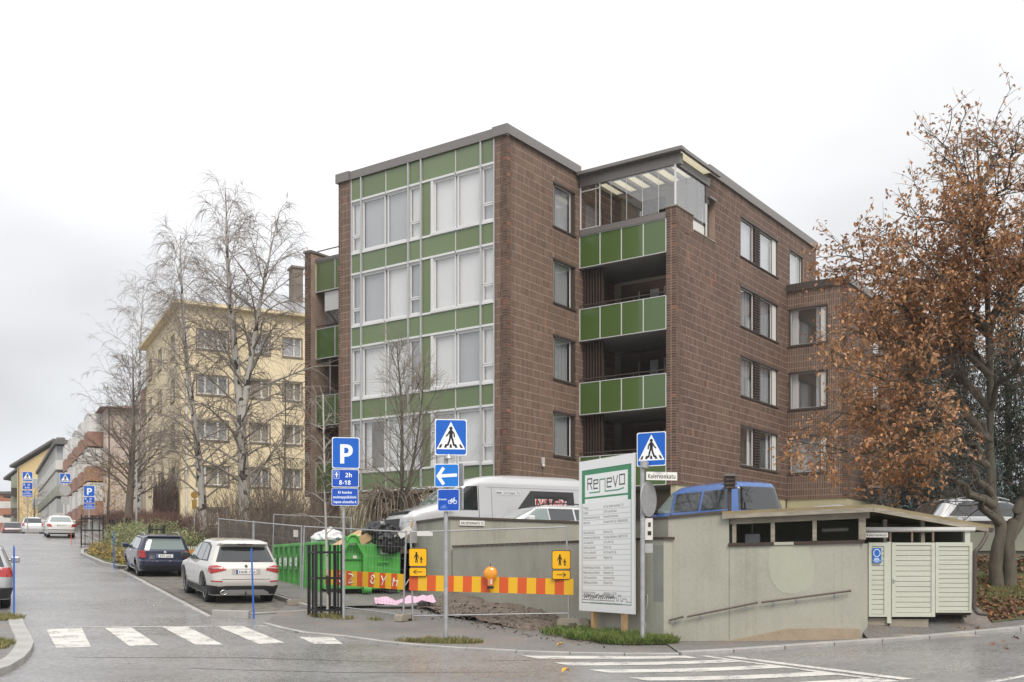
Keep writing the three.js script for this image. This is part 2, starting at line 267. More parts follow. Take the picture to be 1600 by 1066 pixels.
// planted bed at the kerb bulge, garden bank and lawn
struct('planting_bed', strip([uv2(4.6, 42), uv2(4.3, 50), uv2(4.8, 56.5)], [uv2(10, 42), uv2(10, 50), uv2(10, 57)], 24, 10, 0.1), M.turf, 'planted strip of grass under shrubs beside the street', true);
struct('garden', strip([uv2(9.2, 34), uv2(9.6, 120)], [uv2(42, 34), uv2(42, 120)], 60, 40, 0.06), M.turf, 'rough garden ground behind the mesh fence', true);
struct('lawn', strip([[9.3, 20.85], [13.5, 21.9], [24, 24.3]], [[9.3, 27.4], [15, 27.4], [24, 27.4]], 40, 24, 0.06), M.turf, 'leaf strewn lawn beside the waste shed', true);
// tar seams across the road
{
  const seam = (pts, w) => strip(pts, pts.map(([x, z], i) => [x + 0.01, z + w * (0.6 + 0.5 * Math.sin(i * 2.1))]), 40, 1, 0.003);
  const g1 = seam([[-7.2, 17.2], [-4.5, 17.55], [-1.8, 17.2], [0.3, 17.7]], 0.05), g2 = seam([[-5.0, 16.1], [-2.4, 15.7], [0.8, 15.9]], 0.035);
  struct('tar_seam', [g1, g2], std(lin(0.03, 0.03, 0.03), 0.35), 'dark crack seams sealed across the asphalt', true);
}
// zebra crossings and lines: paint sheets on the road
function quad(c, off = 0.005) { return strip([c[0], c[1]], [c[3], c[2]], 4, 12, off); }
function crossing(label, quads) { const k = thing('zebra_crossing', label, null); k.userData.kind = 'structure'; quads.forEach(q => mesh('stripe', quad(q, 0.005), M.paint, k, true)); return k; }
crossing('white zebra stripes across the street that climbs past the parked cars', [
  [[-9.24, 20.84], [-8.68, 21.2], [-7.41, 18.5], [-7.94, 18.3]], [[-8.26, 21.3], [-7.8, 21.52], [-6.38, 18.98], [-6.84, 18.78]],
  [[-7.25, 21.76], [-6.81, 22.0], [-5.3, 19.28], [-5.78, 19.18]], [[-6.17, 22.04], [-5.69, 22.26], [-4.24, 19.7], [-4.7, 19.5]], [[-4.2, 20.7], [-3.55, 20.84], [-3.18, 19.8], [-3.7, 19.7]],
  [[-9.05, 21.28], [-5.2, 22.46], [-5.22, 22.36], [-9.05, 21.18]]]);
crossing('worn white zebra stripes leading to the pavement by the painted wall', [
  [[0.17, 18.44], [3.05, 18.5], [3.2, 18.06], [0.44, 17.96]], [[0.69, 17.34], [3.55, 17.6], [3.72, 17.12], [0.92, 16.84]],
  [[1.17, 16.22], [4.0, 16.44], [4.15, 15.95], [1.44, 15.74]], [[1.66, 15.1], [4.5, 15.2], [4.62, 14.7], [1.88, 14.65]], [[2.15, 14.0], [4.9, 14.15], [5.05, 13.65], [2.4, 13.55]],
  [[3.30, 18.42], [3.42, 18.42], [4.9, 14.02], [4.78, 14.02]], [[3.62, 18.2], [3.8, 18.2], [5.3, 13.8], [5.12, 13.8]]]);
struct('lane_line', strip([[5.5, 12.85], [6.7, 13.7], [16, 17.2]], [[5.55, 12.73], [6.75, 13.58], [16.05, 17.05]], 30, 1, 0.005), M.paint, 'white lane line on the road climbing beside the lawn', true);
// raised forecourt behind the retaining walls
{
  const s = shapeOf([[-1.7, 29.7], [2.34, 31.8], [2.05, 23.2], [3.3, 21.25], [4.2, 21.05], [4.5, 24.2], [9.4, 24.2], [9.5, 27.2], [40, 27.2], [40, 85], [-9, 85], [-9, 47], [-4.3, 34.4], [-3.1, 32.3]]);
  struct('forecourt', new THREE.ShapeGeometry(s).rotateX(-Math.PI / 2).translate(0, 2.0, 0), M.asphaltOld, 'raised asphalt forecourt where the vans park', false);
}
// heap of soil along the foot of the wall
{
  const hf = (X, Z) => { const u = 0.892 * X + 0.452 * Z, f = sstep(8.9, 11.9, u + 0.5 * PN.noise(X * 0.8, 3, Z * 0.8)), w = sstep(19.6, 22.3, -0.452 * X + 0.892 * Z); return H(X, Z) + 0.0 + f * w * (0.24 + 0.16 * PN.noise(X * 1.1, 0, Z * 1.1)) + f * (0.06 * PN.noise(X * 3.1, 1, Z * 3.1) + 0.05 * PN.noise(X * 9, 2, Z * 9)) + 0.02; };
  const o = mesh('soil_heap', strip([[-2.6, 27.6], [-1.7, 25.2], [-0.4, 23.6], [0.6, 22.1], [1.5, 20.9]], [[-1.7, 29.6], [-0.9, 28.0], [0.4, 25.6], [1.6, 23.3], [2.5, 21.7]], 110, 60, 0, 0, hf), M.soil, scene, true);
  tag(o, 'heap of dark brown soil along the foot of the wall', 'soil heap', null, 'stuff');
  const g = new THREE.IcosahedronGeometry(1, 0), im = new THREE.InstancedMesh(norm(g), M.soil, 900), d = new THREE.Object3D();
  let n = 0; for (let i = 0; i < 900; i++) { const t = rnd(), X = -2.4 + 4.6 * t + rr(-0.5, 0.5), Z = 27.2 - 6.2 * t + rr(-1.6, 1.4); const u = 0.892 * X + 0.452 * Z; if (u > 12.0) continue; d.position.copy(P(X, (u > 9.6 ? hf(X, Z) : H(X, Z) + 0.03) + 0.005, Z)); const s = rr(0.008, 0.03) * (rnd() < 0.08 ? 1.8 : 1); d.scale.set(s * rr(0.7, 1.5), s * 0.7, s); d.rotation.set(rr(0, 3), rr(0, 6), 0); d.updateMatrix(); im.setMatrixAt(n++, d.matrix); }
  im.count = n; im.name = 'soil_clods'; tag(im, 'clods of brown soil scattered over the site entrance', 'soil clods', null, 'stuff'); scene.add(SHADOW(im));
}
// ================================================================ retaining walls and waste shed
function wallSeg(name, parent, s0, s1, b0, b1, t0, t1, thick, m, front = 0) { return mesh(name, prism([[s0, b0], [s1, b1], [s1, t1], [s0, t0]], thick).translate(0, 0, front - thick), m, parent); }
function cope(parent, s0, s1, t0, t1, thick, m, over = 0.04, h = 0.07, front = 0) { return mesh('coping', prism([[s0, t0], [s1, t1], [s1, t1 + h], [s0, t0 + h]], thick + 2 * over).translate(0, 0, front - thick - over), m, parent); }
{ // low wall beside the soil heap
  const A = [3.0, 20.78], B = [-1.66, 29.4], L = Math.hypot(A[0] - B[0], A[1] - B[1]);
  const w = thing('retaining_wall', 'low painted concrete wall with brown wooden capping behind the mesh fence', 'wall', [B[0], 0, B[1]], ang(A[0] - B[0], A[1] - B[1]));
  wallSeg('wall', w, 0, L, 0.3, -0.5, 2.13, 2.13, 0.2, M.wallGreen);
  cope(w, 0, L / 2 - 0.02, 2.13, 2.13, 0.2, M.slat, 0.03, 0.05); cope(w, L / 2 + 0.02, L + 0.05, 2.13, 2.13, 0.2, M.slat, 0.03, 0.05);
  const g2 = new THREE.BufferGeometry();
  mesh('grey_patch', box(L - 0.34, L - 0.004, 0.9, 2.02, 0.001, 0.004), surf([0.27, 0.285, 0.25], 0.25, 1.1, 0.85), w).userData.label = 'squarish patch of greyer paint';
  // pale scrawl of spray paint
  const pts = [[L - 0.78, 1.35], [L - 0.7, 1.1], [L - 0.62, 1.3], [L - 0.74, 0.95], [L - 0.55, 1.02], [L - 0.6, 0.72], [L - 0.8, 0.8], [L - 0.62, 0.66], [L - 0.78, 0.38], [L - 0.68, 0.3], [L - 0.6, 0.42], [L - 0.68, 0.46]].map(([x, y]) => [x, y, 0.004]);
  mesh('graffiti', tubeOf(pts, 0.008, 70, 4), std(lin(0.62, 0.62, 0.58), 0.8), w).userData.label = 'thin white scrawl of spray paint';
}
{ // wall under the parked vans, with the house number
  const C0 = [-1.72, 29.5], w = thing('retaining_wall', 'higher painted concrete wall with dark capping below the parked vans', 'wall', [C0[0], 0, C0[1]], A_E);
  wallSeg('wall', w, 0, 4.65, 0.3, 0.3, 2.94, 2.88, 0.2, M.wallGreen); cope(w, -0.04, 4.7, 2.94, 2.88, 0.2, M.brownMetal, 0.05, 0.06);
  const b = mesh('return_wall', prism([[0, 0.3], [3.1, 0.3], [3.1, 2.9], [0, 2.94]], 0.2).rotateY(Math.PI / 2).translate(-0.001, 0, -0.001), M.wallGreen, w);
  mesh('coping', prism([[-0.02, 2.94], [3.15, 2.9], [3.15, 2.96], [-0.02, 3.0]], 0.3).rotateY(Math.PI / 2).translate(-0.05, 0.001, 0), M.brownMetal, w);
}
const WR = thing('retaining_wall', 'painted concrete wall with handrail rising beside the narrow pavement', 'wall', [3.11, 0, 20.9], ang(3.55, -1.0));
{
  const w = WR;
  wallSeg('wall', w, 0, 1.183, -0.4, -0.3, 2.55, 2.645, 0.22, M.wallGreen); cope(w, -0.03, 1.15, 2.55, 2.645, 0.22, M.brownMetal, 0.04, 0.05);
  wallSeg('wall', w, 1.19, 3.62, -0.3, -0.1, 1.985, 2.035, 0.22, M.wallGreen);
  const pp = new THREE.CatmullRomCurve3([[2.7, 2.005], [2.72, 1.8], [2.79, 1.62], [2.77, 1.36], [2.66, 1.16], [2.44, 1.07], [2.2, 1.09], [2.02, 1.28], [1.95, 1.5], [1.93, 1.75], [1.95, 1.985]].map(([a, b]) => new THREE.Vector3(a, b, 0))).getPoints(60).map((v, i) => [v.x + 0.012 * Math.sin(i * 2.7), v.y + 0.012 * Math.sin(i * 1.9)]), pl = prism(pp, 0.003).translate(0, 0, 0.001);
  mesh('paint_patch', pl, M.wallPatch, w).userData.label = 'large pale patch of newer paint';
  // end of the wall turning to the gate
  mesh('wall_end', prism([[0, -0.1], [0.42, -0.1], [0.42, 2.035], [0, 2.035]], 0.2).translate(0, 0, -0.2).rotateY(ang(0.63, 0.77) - ang(3.55, -1)).translate(3.615, 0, 0.0), M.wallGreen, w);
  // concrete wedge at the foot
  mesh('footing', prism([[0.3, -0.3], [3.62, -0.1], [3.62, 0.42], [3.1, 0.42], [2.3, 0.40], [1.7, 0.26], [1.1, 0.13], [0.3, 0.055]], 0.12).translate(0, 0, 0.0), surf([0.36, 0.285, 0.205], 0.5, 1.5, 0.9, 0.004), w).userData.label = 'worn brownish concrete footing';
  // upper wall running back behind the low wall
  mesh('return_wall', prism([[0, -0.2], [2.3, -0.2], [2.3, 2.56], [0, 2.55]], 0.2).rotateY(A_S - ang(3.55, -1)).translate(0.003, 0, -0.12), M.wallGreen, w);
  mesh('coping', prism([[0, 2.55], [2.35, 2.56], [2.35, 2.61], [0, 2.601]], 0.28).rotateY(A_S - ang(3.55, -1)).translate(0.003, 0, -0.08), M.brownMetal, w);
  // wall corner crack
  mesh('crack', tubeOf([[0.06, 0.55, 0.001], [0.03, 0.4, 0.002], [0.07, 0.28, 0.001], [0.04, 0.12, 0.002], [0.1, 0.02, 0.001]], 0.006, 30, 4), std(lin(0.12, 0.11, 0.09), 0.9), w);
  // three lengths of handrail
  for (const [s0, y0, s1, y1, br] of [[0.03, 0.53, 0.29, 0.60, [0.14]], [0.38, 0.605, 1.72, 0.895, [0.62, 1.5]], [1.80, 0.9, 3.44, 1.135, [2.02, 2.45, 3.15]]]) {
    const h = mesh('handrail', [bar([s0, y0, 0.09], [s1, y1, 0.09], 0.02, 0.02, 8), new THREE.SphereGeometry(0.026, 8, 6).translate(s1, y1, 0.09)], std(lin(0.13, 0.105, 0.09), 0.45), w);
    for (const b of br) { const y = y0 + (y1 - y0) * (b - s0) / (s1 - s0); mesh('bracket', [bar([b, y - 0.015, 0.09], [b + 0.02, y - 0.07, 0.07], 0.009), bar([b + 0.02, y - 0.07, 0.07], [b + 0.02, y - 0.07, 0], 0.011), bar([b + 0.02, y - 0.07, 0.0], [b + 0.02, y - 0.07, 0.008], 0.03)], M.steel, h); }
  }
}
{ // waste shed: posts and roof on the wall, board gate beside it
  const g = thing('waste_shed', 'waste shed with weathered timber posts, flat felt roof and pale green board gate', 'shed', [3.11, 0, 20.9], ang(3.55, -1.0));
  const post = (a, b, y0, y1, d = 0.1, m = M.woodGrey, z = -0.04) => mesh('post', rbox(a, b, y0, y1, z - d, z, 0.008, 1), m, g);
  const sill = (s0, s1, y0, y1) => mesh('sill', prism([[s0, y0], [s1, y1], [s1, y1 + 0.06], [s0, y0 + 0.06]], 0.27).translate(0, 0, -0.23), M.slat, g);
  sill(1.17, 2.03, 1.99, 2.007); sill(2.42, 3.70, 2.013, 2.037);
  mesh('sill', prism([[2.04, 2.007], [2.41, 2.013], [2.41, 2.07], [2.04, 2.064]], 0.26).translate(0, 0, -0.232), M.wallPatch, g).userData.label = 'stretch of sill under pale paint';
  post(1.24, 1.32, 2.05, 2.44); post(1.975, 2.055, 2.06, 2.47); post(2.755, 2.835, 2.085, 2.49); post(3.60, 3.73, 2.1, 2.58, 0.13);
  mesh('beam', prism([[1.2, 2.42], [3.8, 2.515], [3.8, 2.63], [1.2, 2.535]], 0.1).translate(0, 0, -0.15), M.woodGrey, g);
  // inside
  const R = (s, z) => [s, z];
  mesh('floor', box(1.25, 5.9, 0.2, 0.3, -3.2, -0.26), M.interior, g);
  mesh('back_wall', box(1.1, 5.75, 0.3, 2.66, -3.3, -3.2), M.wallGrey, g);
  mesh('side_wall', box(1.08, 1.18, 0.3, 2.6, -3.2, -0.24), M.wallGrey, g);
  const inn = mesh('pipe_lamp', bar([2.95, 2.33, -1.2], [3.45, 2.34, -1.2], 0.04, 0.04, 10), M.whiteFrame, g); inn.userData.label = 'unlit tube lamp under the shed roof';
  mesh('waste_bin', [rbox(1.45, 1.75, 1.1, 2.25, -1.0, -0.6, 0.03), box(1.58, 1.6, 2.25, 2.5, -0.8, -0.78)], M.blindGrey, g);
  // roof: falls towards the far end
  const A = [1.06, 2.615, 0.1], B = [3.86, 2.71, 0.12], C = [6.15, 2.345, -1.45], D = [5.4, 2.42, -4.6], E = [1.06, 2.72, -3.6], F = [3.6, 2.64, -2];
  const pos = [], up = 0.055, fan = [A, B, C, D, E];
  for (let i = 0; i < 5; i++) { const p = fan[i], q = fan[(i + 1) % 5]; pos.push(...[F, p, q].flatMap(v => [v[0], v[1] + up, v[2]])); pos.push(...[F, q, p].flatMap(v => [v[0], v[1] - 0.01, v[2]])); pos.push(p[0], p[1] - 0.01, p[2], q[0], q[1] - 0.01, q[2], q[0], q[1] + up, q[2], p[0], p[1] - 0.01, p[2], q[0], q[1] + up, q[2], p[0], p[1] + up, p[2]); }
  const rg = new THREE.BufferGeometry(); rg.setAttribute('position', new THREE.Float32BufferAttribute(pos, 3)); rg.computeVertexNormals();
  mesh('roof', rg, M.roofFelt, g);
  const fas = (p, q, m) => mesh('fascia', beam([p[0], p[1] - 0.045, p[2]], [q[0], q[1] - 0.045, q[2]], 0.03, 0.085), m, g);
  fas(A, B, M.woodGrey); fas(B, C, M.woodGrey);
  mesh('gutter', beam([C[0] - 0.02, C[1] - 0.03, C[2] + 0.06], [D[0], D[1] - 0.03, D[2]], 0.09, 0.08), M.brownMetal, g);
  // gate face, square to the lens road: local frame of its own
  const q = new THREE.Object3D(); q.position.set(0, 0, 0);
  const th = -ang(3.55, -1.0); // turn back to face square across
  const org = P(6.90, 0, 20.25).sub(P(3.11, 0, 20.9)).applyAxisAngle(new THREE.Vector3(0, 1, 0), th);
  const put = (geo) => geo.rotateY(th).translate(org.x, 0, org.z);
  const gm = (n, gs, m, parent = g) => mesh(n, put(merge(gs.map(uvm).map(x => x))), m, parent, true);
  const boards = (x0, x1, y0, y1, n) => { const h = (y1 - y0) / n; for (let i = 0; i < n; i++) gm('board', [rbox(x0, x1, y0 + i * h + 0.004, y0 + (i + 1) * h - 0.004, -0.03, -0.008 + rr(-0.002, 0.002), 0.005, 1)], M.board); gm('backing', [box(x0, x1, y0, y1, -0.05, -0.032)], M.woodGrey); };
  const X = px => (px - 800) / 1642 * 20.25 - 6.90;   // metres along the gate
  const frame = (x0, x1, y0, y1, w = 0.07, wt = w, wb = w) => gm('gate_frame', [box(x0, x0 + w, y0, y1, -0.05, 0.012), box(x1 - w, x1, y0, y1, -0.05, 0.012), box(x0 + w, x1 - w, y1 - wt, y1, -0.05, 0.01), box(x0 + w, x1 - w, y0, y0 + wb, -0.05, 0.01)], M.board);
  const L0 = -0.03, L1 = 0.33, D0 = 0.42, D1 = 1.25, R0 = 1.26, R1 = 1.97;
  frame(L0, L1, 0.625, 2.055, 0.06, 0.07, 0.05); boards(L0 + 0.06, L1 - 0.06, 0.675, 1.985, 14);
  frame(D0, D1, 0.625, 2.055, 0.07, 0.05, 0.08); boards(D0 + 0.07, D1 - 0.07, 0.705, 2.005, 13);
  frame(R0, R1, 0.705, 2.06, 0.06, 0.075, 0.03); boards(R0 + 0.06, R1 - 0.06, 0.735, 1.985, 14);
  gm('door_post', [box(0.335, 0.415, 0.5, 2.07, -0.08, -0.01)], M.board); gm('door_handle', [box(0.435, 0.45, 1.27, 1.36, 0.012, 0.03), bar([0.445, 1.33, 0.03], [0.5, 1.33, 0.035], 0.008)], M.steel);
  gm('skirting', [box(R0 - 0.0, R1, 0.66, 0.70, -0.09, -0.055)], M.slat);
  gm('drain_tray', [box(0.40, 1.15, 0.42, 0.58, -0.25, -0.06)], M.concrete).userData.label = 'concrete trough below the gate';
  gm('footing', [box(L0, 0.38, 0.2, 0.6, -0.3, -0.08)], M.concrete);
  gm('top_rail', [box(-0.12, 2.02, 2.29, 2.352, -0.1, 0.03), box(-0.12, 2.02, 2.27, 2.288, -0.08, 0.01)], M.whiteFrame);
  const fr = [box(0.38, 1.24, 2.255, 2.288, -0.045, -0.01), box(0.38, 0.415, 2.07, 2.255, -0.045, -0.01), box(1.205, 1.24, 2.07, 2.255, -0.045, -0.01), box(0.80, 0.835, 2.07, 2.255, -0.045, -0.01)];
  gm('transom_frame', fr, std(lin(0.22, 0.16, 0.11), 0.8)); gm('post', [box(1.84, 1.94, 2.06, 2.29, -0.12, -0.02)], M.board); gm('post', [box(0.30, 0.37, 2.06, 2.5, -0.2, -0.11)], M.woodGrey); gm('post', [box(1.03, 1.1, 2.06, 2.5, -0.2, -0.11)], M.woodGrey);
  gm('side_wall', [box(1.9, 1.96, 0.6, 2.32, -3.4, -0.07)], M.wallGrey);
  // downpipe
  const d = [[2.32, 2.27, -0.15], [2.28, 2.18, -0.1], [2.12, 1.98, 0.0], [2.02, 1.88, 0.03], [2.01, 1.7, 0.03], [2.0, 1.0, 0.03], [2.0, 0.78, 0.03], [2.06, 0.70, 0.05], [2.22, 0.68, 0.08]];
  mesh('downpipe', put(norm(tubeOf(d, 0.038, 60, 10))), M.brownMetal, g, true);
}
{ // grey wall at the back of the lawn
  const w = thing('retaining_wall', 'grey green rendered wall behind the oak and the leaf covered lawn', 'wall', [8.9, 0, 27.3], 0);
  wallSeg('wall', w, 0, 22, 0.6, 0.6, 2.72, 2.72, 0.25, M.wallGrey); cope(w, -0.02, 22, 2.72, 2.72, 0.25, M.brownMetal, 0.04, 0.06);
  mesh('return_wall', prism([[0, 0.2], [3.4, 0.6], [3.4, 2.72], [0, 2.72]], 0.2).rotateY(Math.PI / 2).translate(0.002, 0, 3.4), M.wallGrey, w);
}
// ================================================================ brick apartment building
// local frame: origin at the near corner, x along the curtain wall to the right, z out of it
const BLD = thing('apartment_building', 'brown brick apartment block with green panel facade, green balconies and flat roof', 'building', [-0.19, 0, 38.68], ang(0.814, -0.581));
const FR = z => g => g.translate(0, 0, z);                              // faces out of the curtain wall; a = x
const SD = x => g => g.rotateY(Math.PI / 2).translate(x, 0, 0);         // faces right; a = -z
const TOP = 17.5;
function slab(name, face, outline, holes, thick, m) {
  const s = shapeOf(outline); for (const [a0, a1, y0, y1] of holes) s.holes.push(new THREE.Path([[a0, y0], [a0, y1], [a1, y1], [a1, y0]].map(p => new THREE.Vector2(...p))));
  const g = uvm(new THREE.ExtrudeGeometry(s, { depth: thick, bevelEnabled: false }).translate(0, 0, -thick)); return mesh(name, face(g), m, BLD, true);
}
const tiles = [];   // standing bricks: [face, a0, a1, y0, y1, kind]
function cut(r, holes) { let [a0, a1, y0, y1] = r; for (const [h0, h1, k0, k1] of holes) { if (a1 <= h0 + 0.004 || a0 >= h1 - 0.004 || y1 <= k0 + 0.01 || y0 >= k1 - 0.01) continue; const ox = Math.min(a1, h1) - Math.max(a0, h0), oy = Math.min(y1, k1) - Math.max(y0, k0); if (ox >= (a1 - a0) * 0.7) { if (oy >= (y1 - y0) * 0.8) return null; if (y0 < k0) y1 = k0 - 0.006; else y0 = k1 + 0.006; } else { if (a0 < h0) a1 = h0 - 0.004; else a0 = h1 + 0.004; } } return a1 - a0 > 0.012 && y1 - y0 > 0.03 ? [a0, a1, y0, y1] : null; }
function bricks(face, a0, a1, y0, y1, holes, q0 = 0, q1 = 0, fine = false) { // q0, q1: width of the flat-laid corner bricks
  const pitch = 0.0838, c = 0.3, n = Math.round((a1 - q1 - a0 - q0) / pitch), w = (a1 - q1 - a0 - q0) / n;
  for (let y = TOP; y > y0 + 0.02; y -= c) {
    const yb = Math.max(y0, y - c), yt = Math.min(y, y1); if (yt <= yb + 0.03) continue;
    for (let i = 0; i < n; i++) { const a = a0 + q0 + i * w, gv = fine ? ((i * 7 + Math.round(y * 10) * 5) % 9 === 0 ? 0.013 : 0.005) : 0.0125, t = cut([a + gv, a + w - gv, yb + 0.0125, yt - 0.0125], holes); if (t) tiles.push([face, ...t, 0]); }
    for (const [b0, b1] of [[a0, a0 + q0], [a1 - q1, a1]]) if (b1 - b0 > 0.02) for (let k = 0; k < 3; k++) { const yy0 = y - c + k * 0.1, t = cut([b0 + 0.0, b1 - 0.005, Math.max(yb, yy0) + 0.011, Math.min(yt, yy0 + 0.1) - 0.011], holes); if (t && t[3] - t[2] > 0.03) tiles.push([face, ...t, 1]); }
  }
}
function brickWall(name, face, a0, a1, y0, y1, holes, q0, q1, thick = 0.3, outline, fine = false) { slab(name, face, outline ?? [[a0, y0], [a1, y0], [a1, y1], [a0, y1]], holes.filter(h => !h[4]), thick, M.mortar); bricks(face, a0, a1, y0, y1, holes, q0, q1, fine); }
const ROWS = [7.73, 10.73, 13.73, 16.73];        // window heads of the brick walls
const winH = 1.79;
const fHoles = (a0, a1) => ROWS.map(h => [a0, a1, h - winH, h]);
// near flank, gable, wing
brickWall('brick_wall', SD(0), 0, 7.9, 4.7, TOP, fHoles(3.09, 4.74), 0.21, 0);
const gHoles = [...ROWS.map(h => [11.10, 15.44, h - winH, h]), [16.9, 18.72, 16.73 - 1.9, 16.73]];
const gCut = [[5.035, 6.48, 15.4, 18, 1], [6.48, 7.892, 14.84, 18, 1], [7.892, 8.54, 14.84, 16.6, 1]];
brickWall('brick_wall', SD(4.37), 5.035, 20.5, 4.74, TOP, [...gHoles, ...gCut], 0.22, 0, 0.3, [[5.035, 4.74], [20.5, 4.74], [20.5, TOP], [7.892, TOP], [7.892, 16.6], [8.54, 16.6], [8.54, 14.84], [6.48, 14.84], [6.48, 15.4], [5.035, 15.4]], true);
brickWall('brick_wall', FR(-5.034), 3.94, 4.37, 4.74, 15.4, [], 0.2, 0.2, 0.4);
const wHoles = ROWS.slice(0, 3).map(h => [4.44, 6.31, h - winH, h]);
brickWall('brick_wall', FR(-16.565), 4.372, 7.24, 4.74, 14.55, wHoles, 0, 0.21);
const sHoles = ROWS.slice(0, 3).map(h => [20.39, 21.7, h - winH, h]);
brickWall('brick_wall', SD(7.24), 16.565, 27, 4.74, 14.55, sHoles, 0.21, 0, 0.3, undefined, true);
brickWall('brick_wall', FR(0), -0.56, 0, 4.7, TOP, [], 0.02, 0.17, 0.4);
brickWall('brick_wall', FR(0.0), -8.625, -7.91, 4.7, TOP, [], 0.12, 0.02, 0.4);
brickWall('brick_wall', g => g.rotateY(-Math.PI / 2).translate(-8.625, 0, 0), -1.9, -0.01, 4.7, TOP, [], 0, 0.1, 0.3);
// the pillar of the far balconies
brickWall('brick_wall', FR(-1.62), -12.34, -11.96, 4.7, 15.62, [], 0.19, 0.18, 0.3);
mesh('brick_pillar', box(-12.335, -11.965, 2, 15.61, -5, -1.93), M.mortar, BLD);
mesh('coping', rbox(-12.4, -11.9, 15.62, 15.72, -5.1, -1.55, 0.01), M.fascia, BLD);
{
  const g = new THREE.BoxGeometry(1, 1, 1), im = new THREE.InstancedMesh(uvm(norm(g)), M.brick, tiles.length), c = new THREE.Color(); const cache = new Map();
  tiles.forEach(([face, a0, a1, y0, y1, k], i) => {
    let m = cache.get(face); if (!m) { const gg = new THREE.BufferGeometry().setAttribute('position', new THREE.Float32BufferAttribute([0, 0, 0, 1, 0, 0, 0, 1, 0, 0, 0, 1], 3)); face(gg); const p = gg.attributes.position, v = j => new THREE.Vector3().fromBufferAttribute(p, j), o = v(0); m = new THREE.Matrix4().makeBasis(v(1).sub(o), v(2).sub(o), v(3).sub(o)).setPosition(o); cache.set(face, m); }
    const d = 0.006 + rr(-0.002, 0.002) + (k ? 0.003 : 0);
    im.setMatrixAt(i, m.clone().multiply(new THREE.Matrix4().makeTranslation((a0 + a1) / 2, (y0 + y1) / 2, d / 2 - 0.01)).multiply(new THREE.Matrix4().makeScale(a1 - a0, y1 - y0, d + 0.02)));
    const b = rr(0.68, 1.25) * (1 + 0.22 * PN.noise(a0 * 0.5 + y0 * 0.1, y0 * 0.35, 3.3)), o = rnd() < (k ? 0.05 : 0.004) ? 1 : 0, w = rnd(); c.setRGB((0.147 + o * 0.14) * b, (0.088 + o * 0.025 + 0.009 * w) * b, (0.063 + 0.010 * w) * b); im.setColorAt(i, c);
  });
  im.name = 'bricks'; im.userData.kind = 'stuff'; im.userData.label = 'brown glazed bricks standing on end in stacked courses'; BLD.add(SHADOW(im));
}
// cores, roofs, plinths
mesh('core', [box(-8.2, -1.0, 2.0, 17.2, -20.2, -1.0), box(-1.0, 3.3, 2.0, 17.2, -20.2, -8.9), box(3.3, 6.2, 2, 14.2, -26.8, -17.6)], M.interior, BLD);
mesh('roof', [box(-8.6, 0.0, 17.3, 17.55, -20.5, -0.2), box(0.0, 4.36, 17.3, 17.549, -20.5, -7.92)], M.roofFelt, BLD);
mesh('roof', box(4.38, 7.22, 14.35, 14.6, -27, -16.58), M.roofFelt, BLD);
const fascia = (a, b, y0, y1) => mesh('fascia', beam([a[0], (y0 + y1) / 2, a[1]], [b[0], (y0 + y1) / 2, b[1]], 0.1, y1 - y0), M.fascia, BLD);
fascia([-7.93, 0.02], [-0.6, 0.02], TOP, 17.83); fascia([-8.7, 0.07], [-7.93, 0.07], TOP - 0.01, 17.86); fascia([-0.6, 0.07], [0.1, 0.07], TOP - 0.01, 17.86); fascia([0.06, 0.02], [0.06, -5.03], TOP, 17.85);
fascia([4.42, -7.85], [4.42, -20.56], TOP, 17.86); fascia([0.0, -7.9], [4.37, -7.9], TOP, 17.85); fascia([-8.68, 0.02], [-8.68, -20.5], TOP, 17.85); fascia([4.4, -20.53], [-8.6, -20.53], TOP, 17.84);
{ const f = (a, b, y0, y1) => { fascia(a, b, y0, y1).material = M.brownMetal; }; f([4.37, -16.51], [7.3, -16.51], 14.52, 14.86); }
fascia([7.29, -16.56], [7.29, -27], 14.53, 14.86);
for (const b of [box(-0.5, -0.05, 1.9, 4.7, -0.35, -0.03), box(-0.3, -0.04, 1.9, 4.7, -5.0, -0.36), box(4.1, 4.32, 1.9, 4.74, -16.5, -5.1), box(4.33, 7.19, 1.9, 4.74, -16.9, -16.62), box(6.9, 7.185, 1.9, 4.74, -27, -16.91), box(-8.6, -7.95, 1.4, 4.7, -0.4, -0.04)]) mesh('plinth', b, M.cream, BLD);
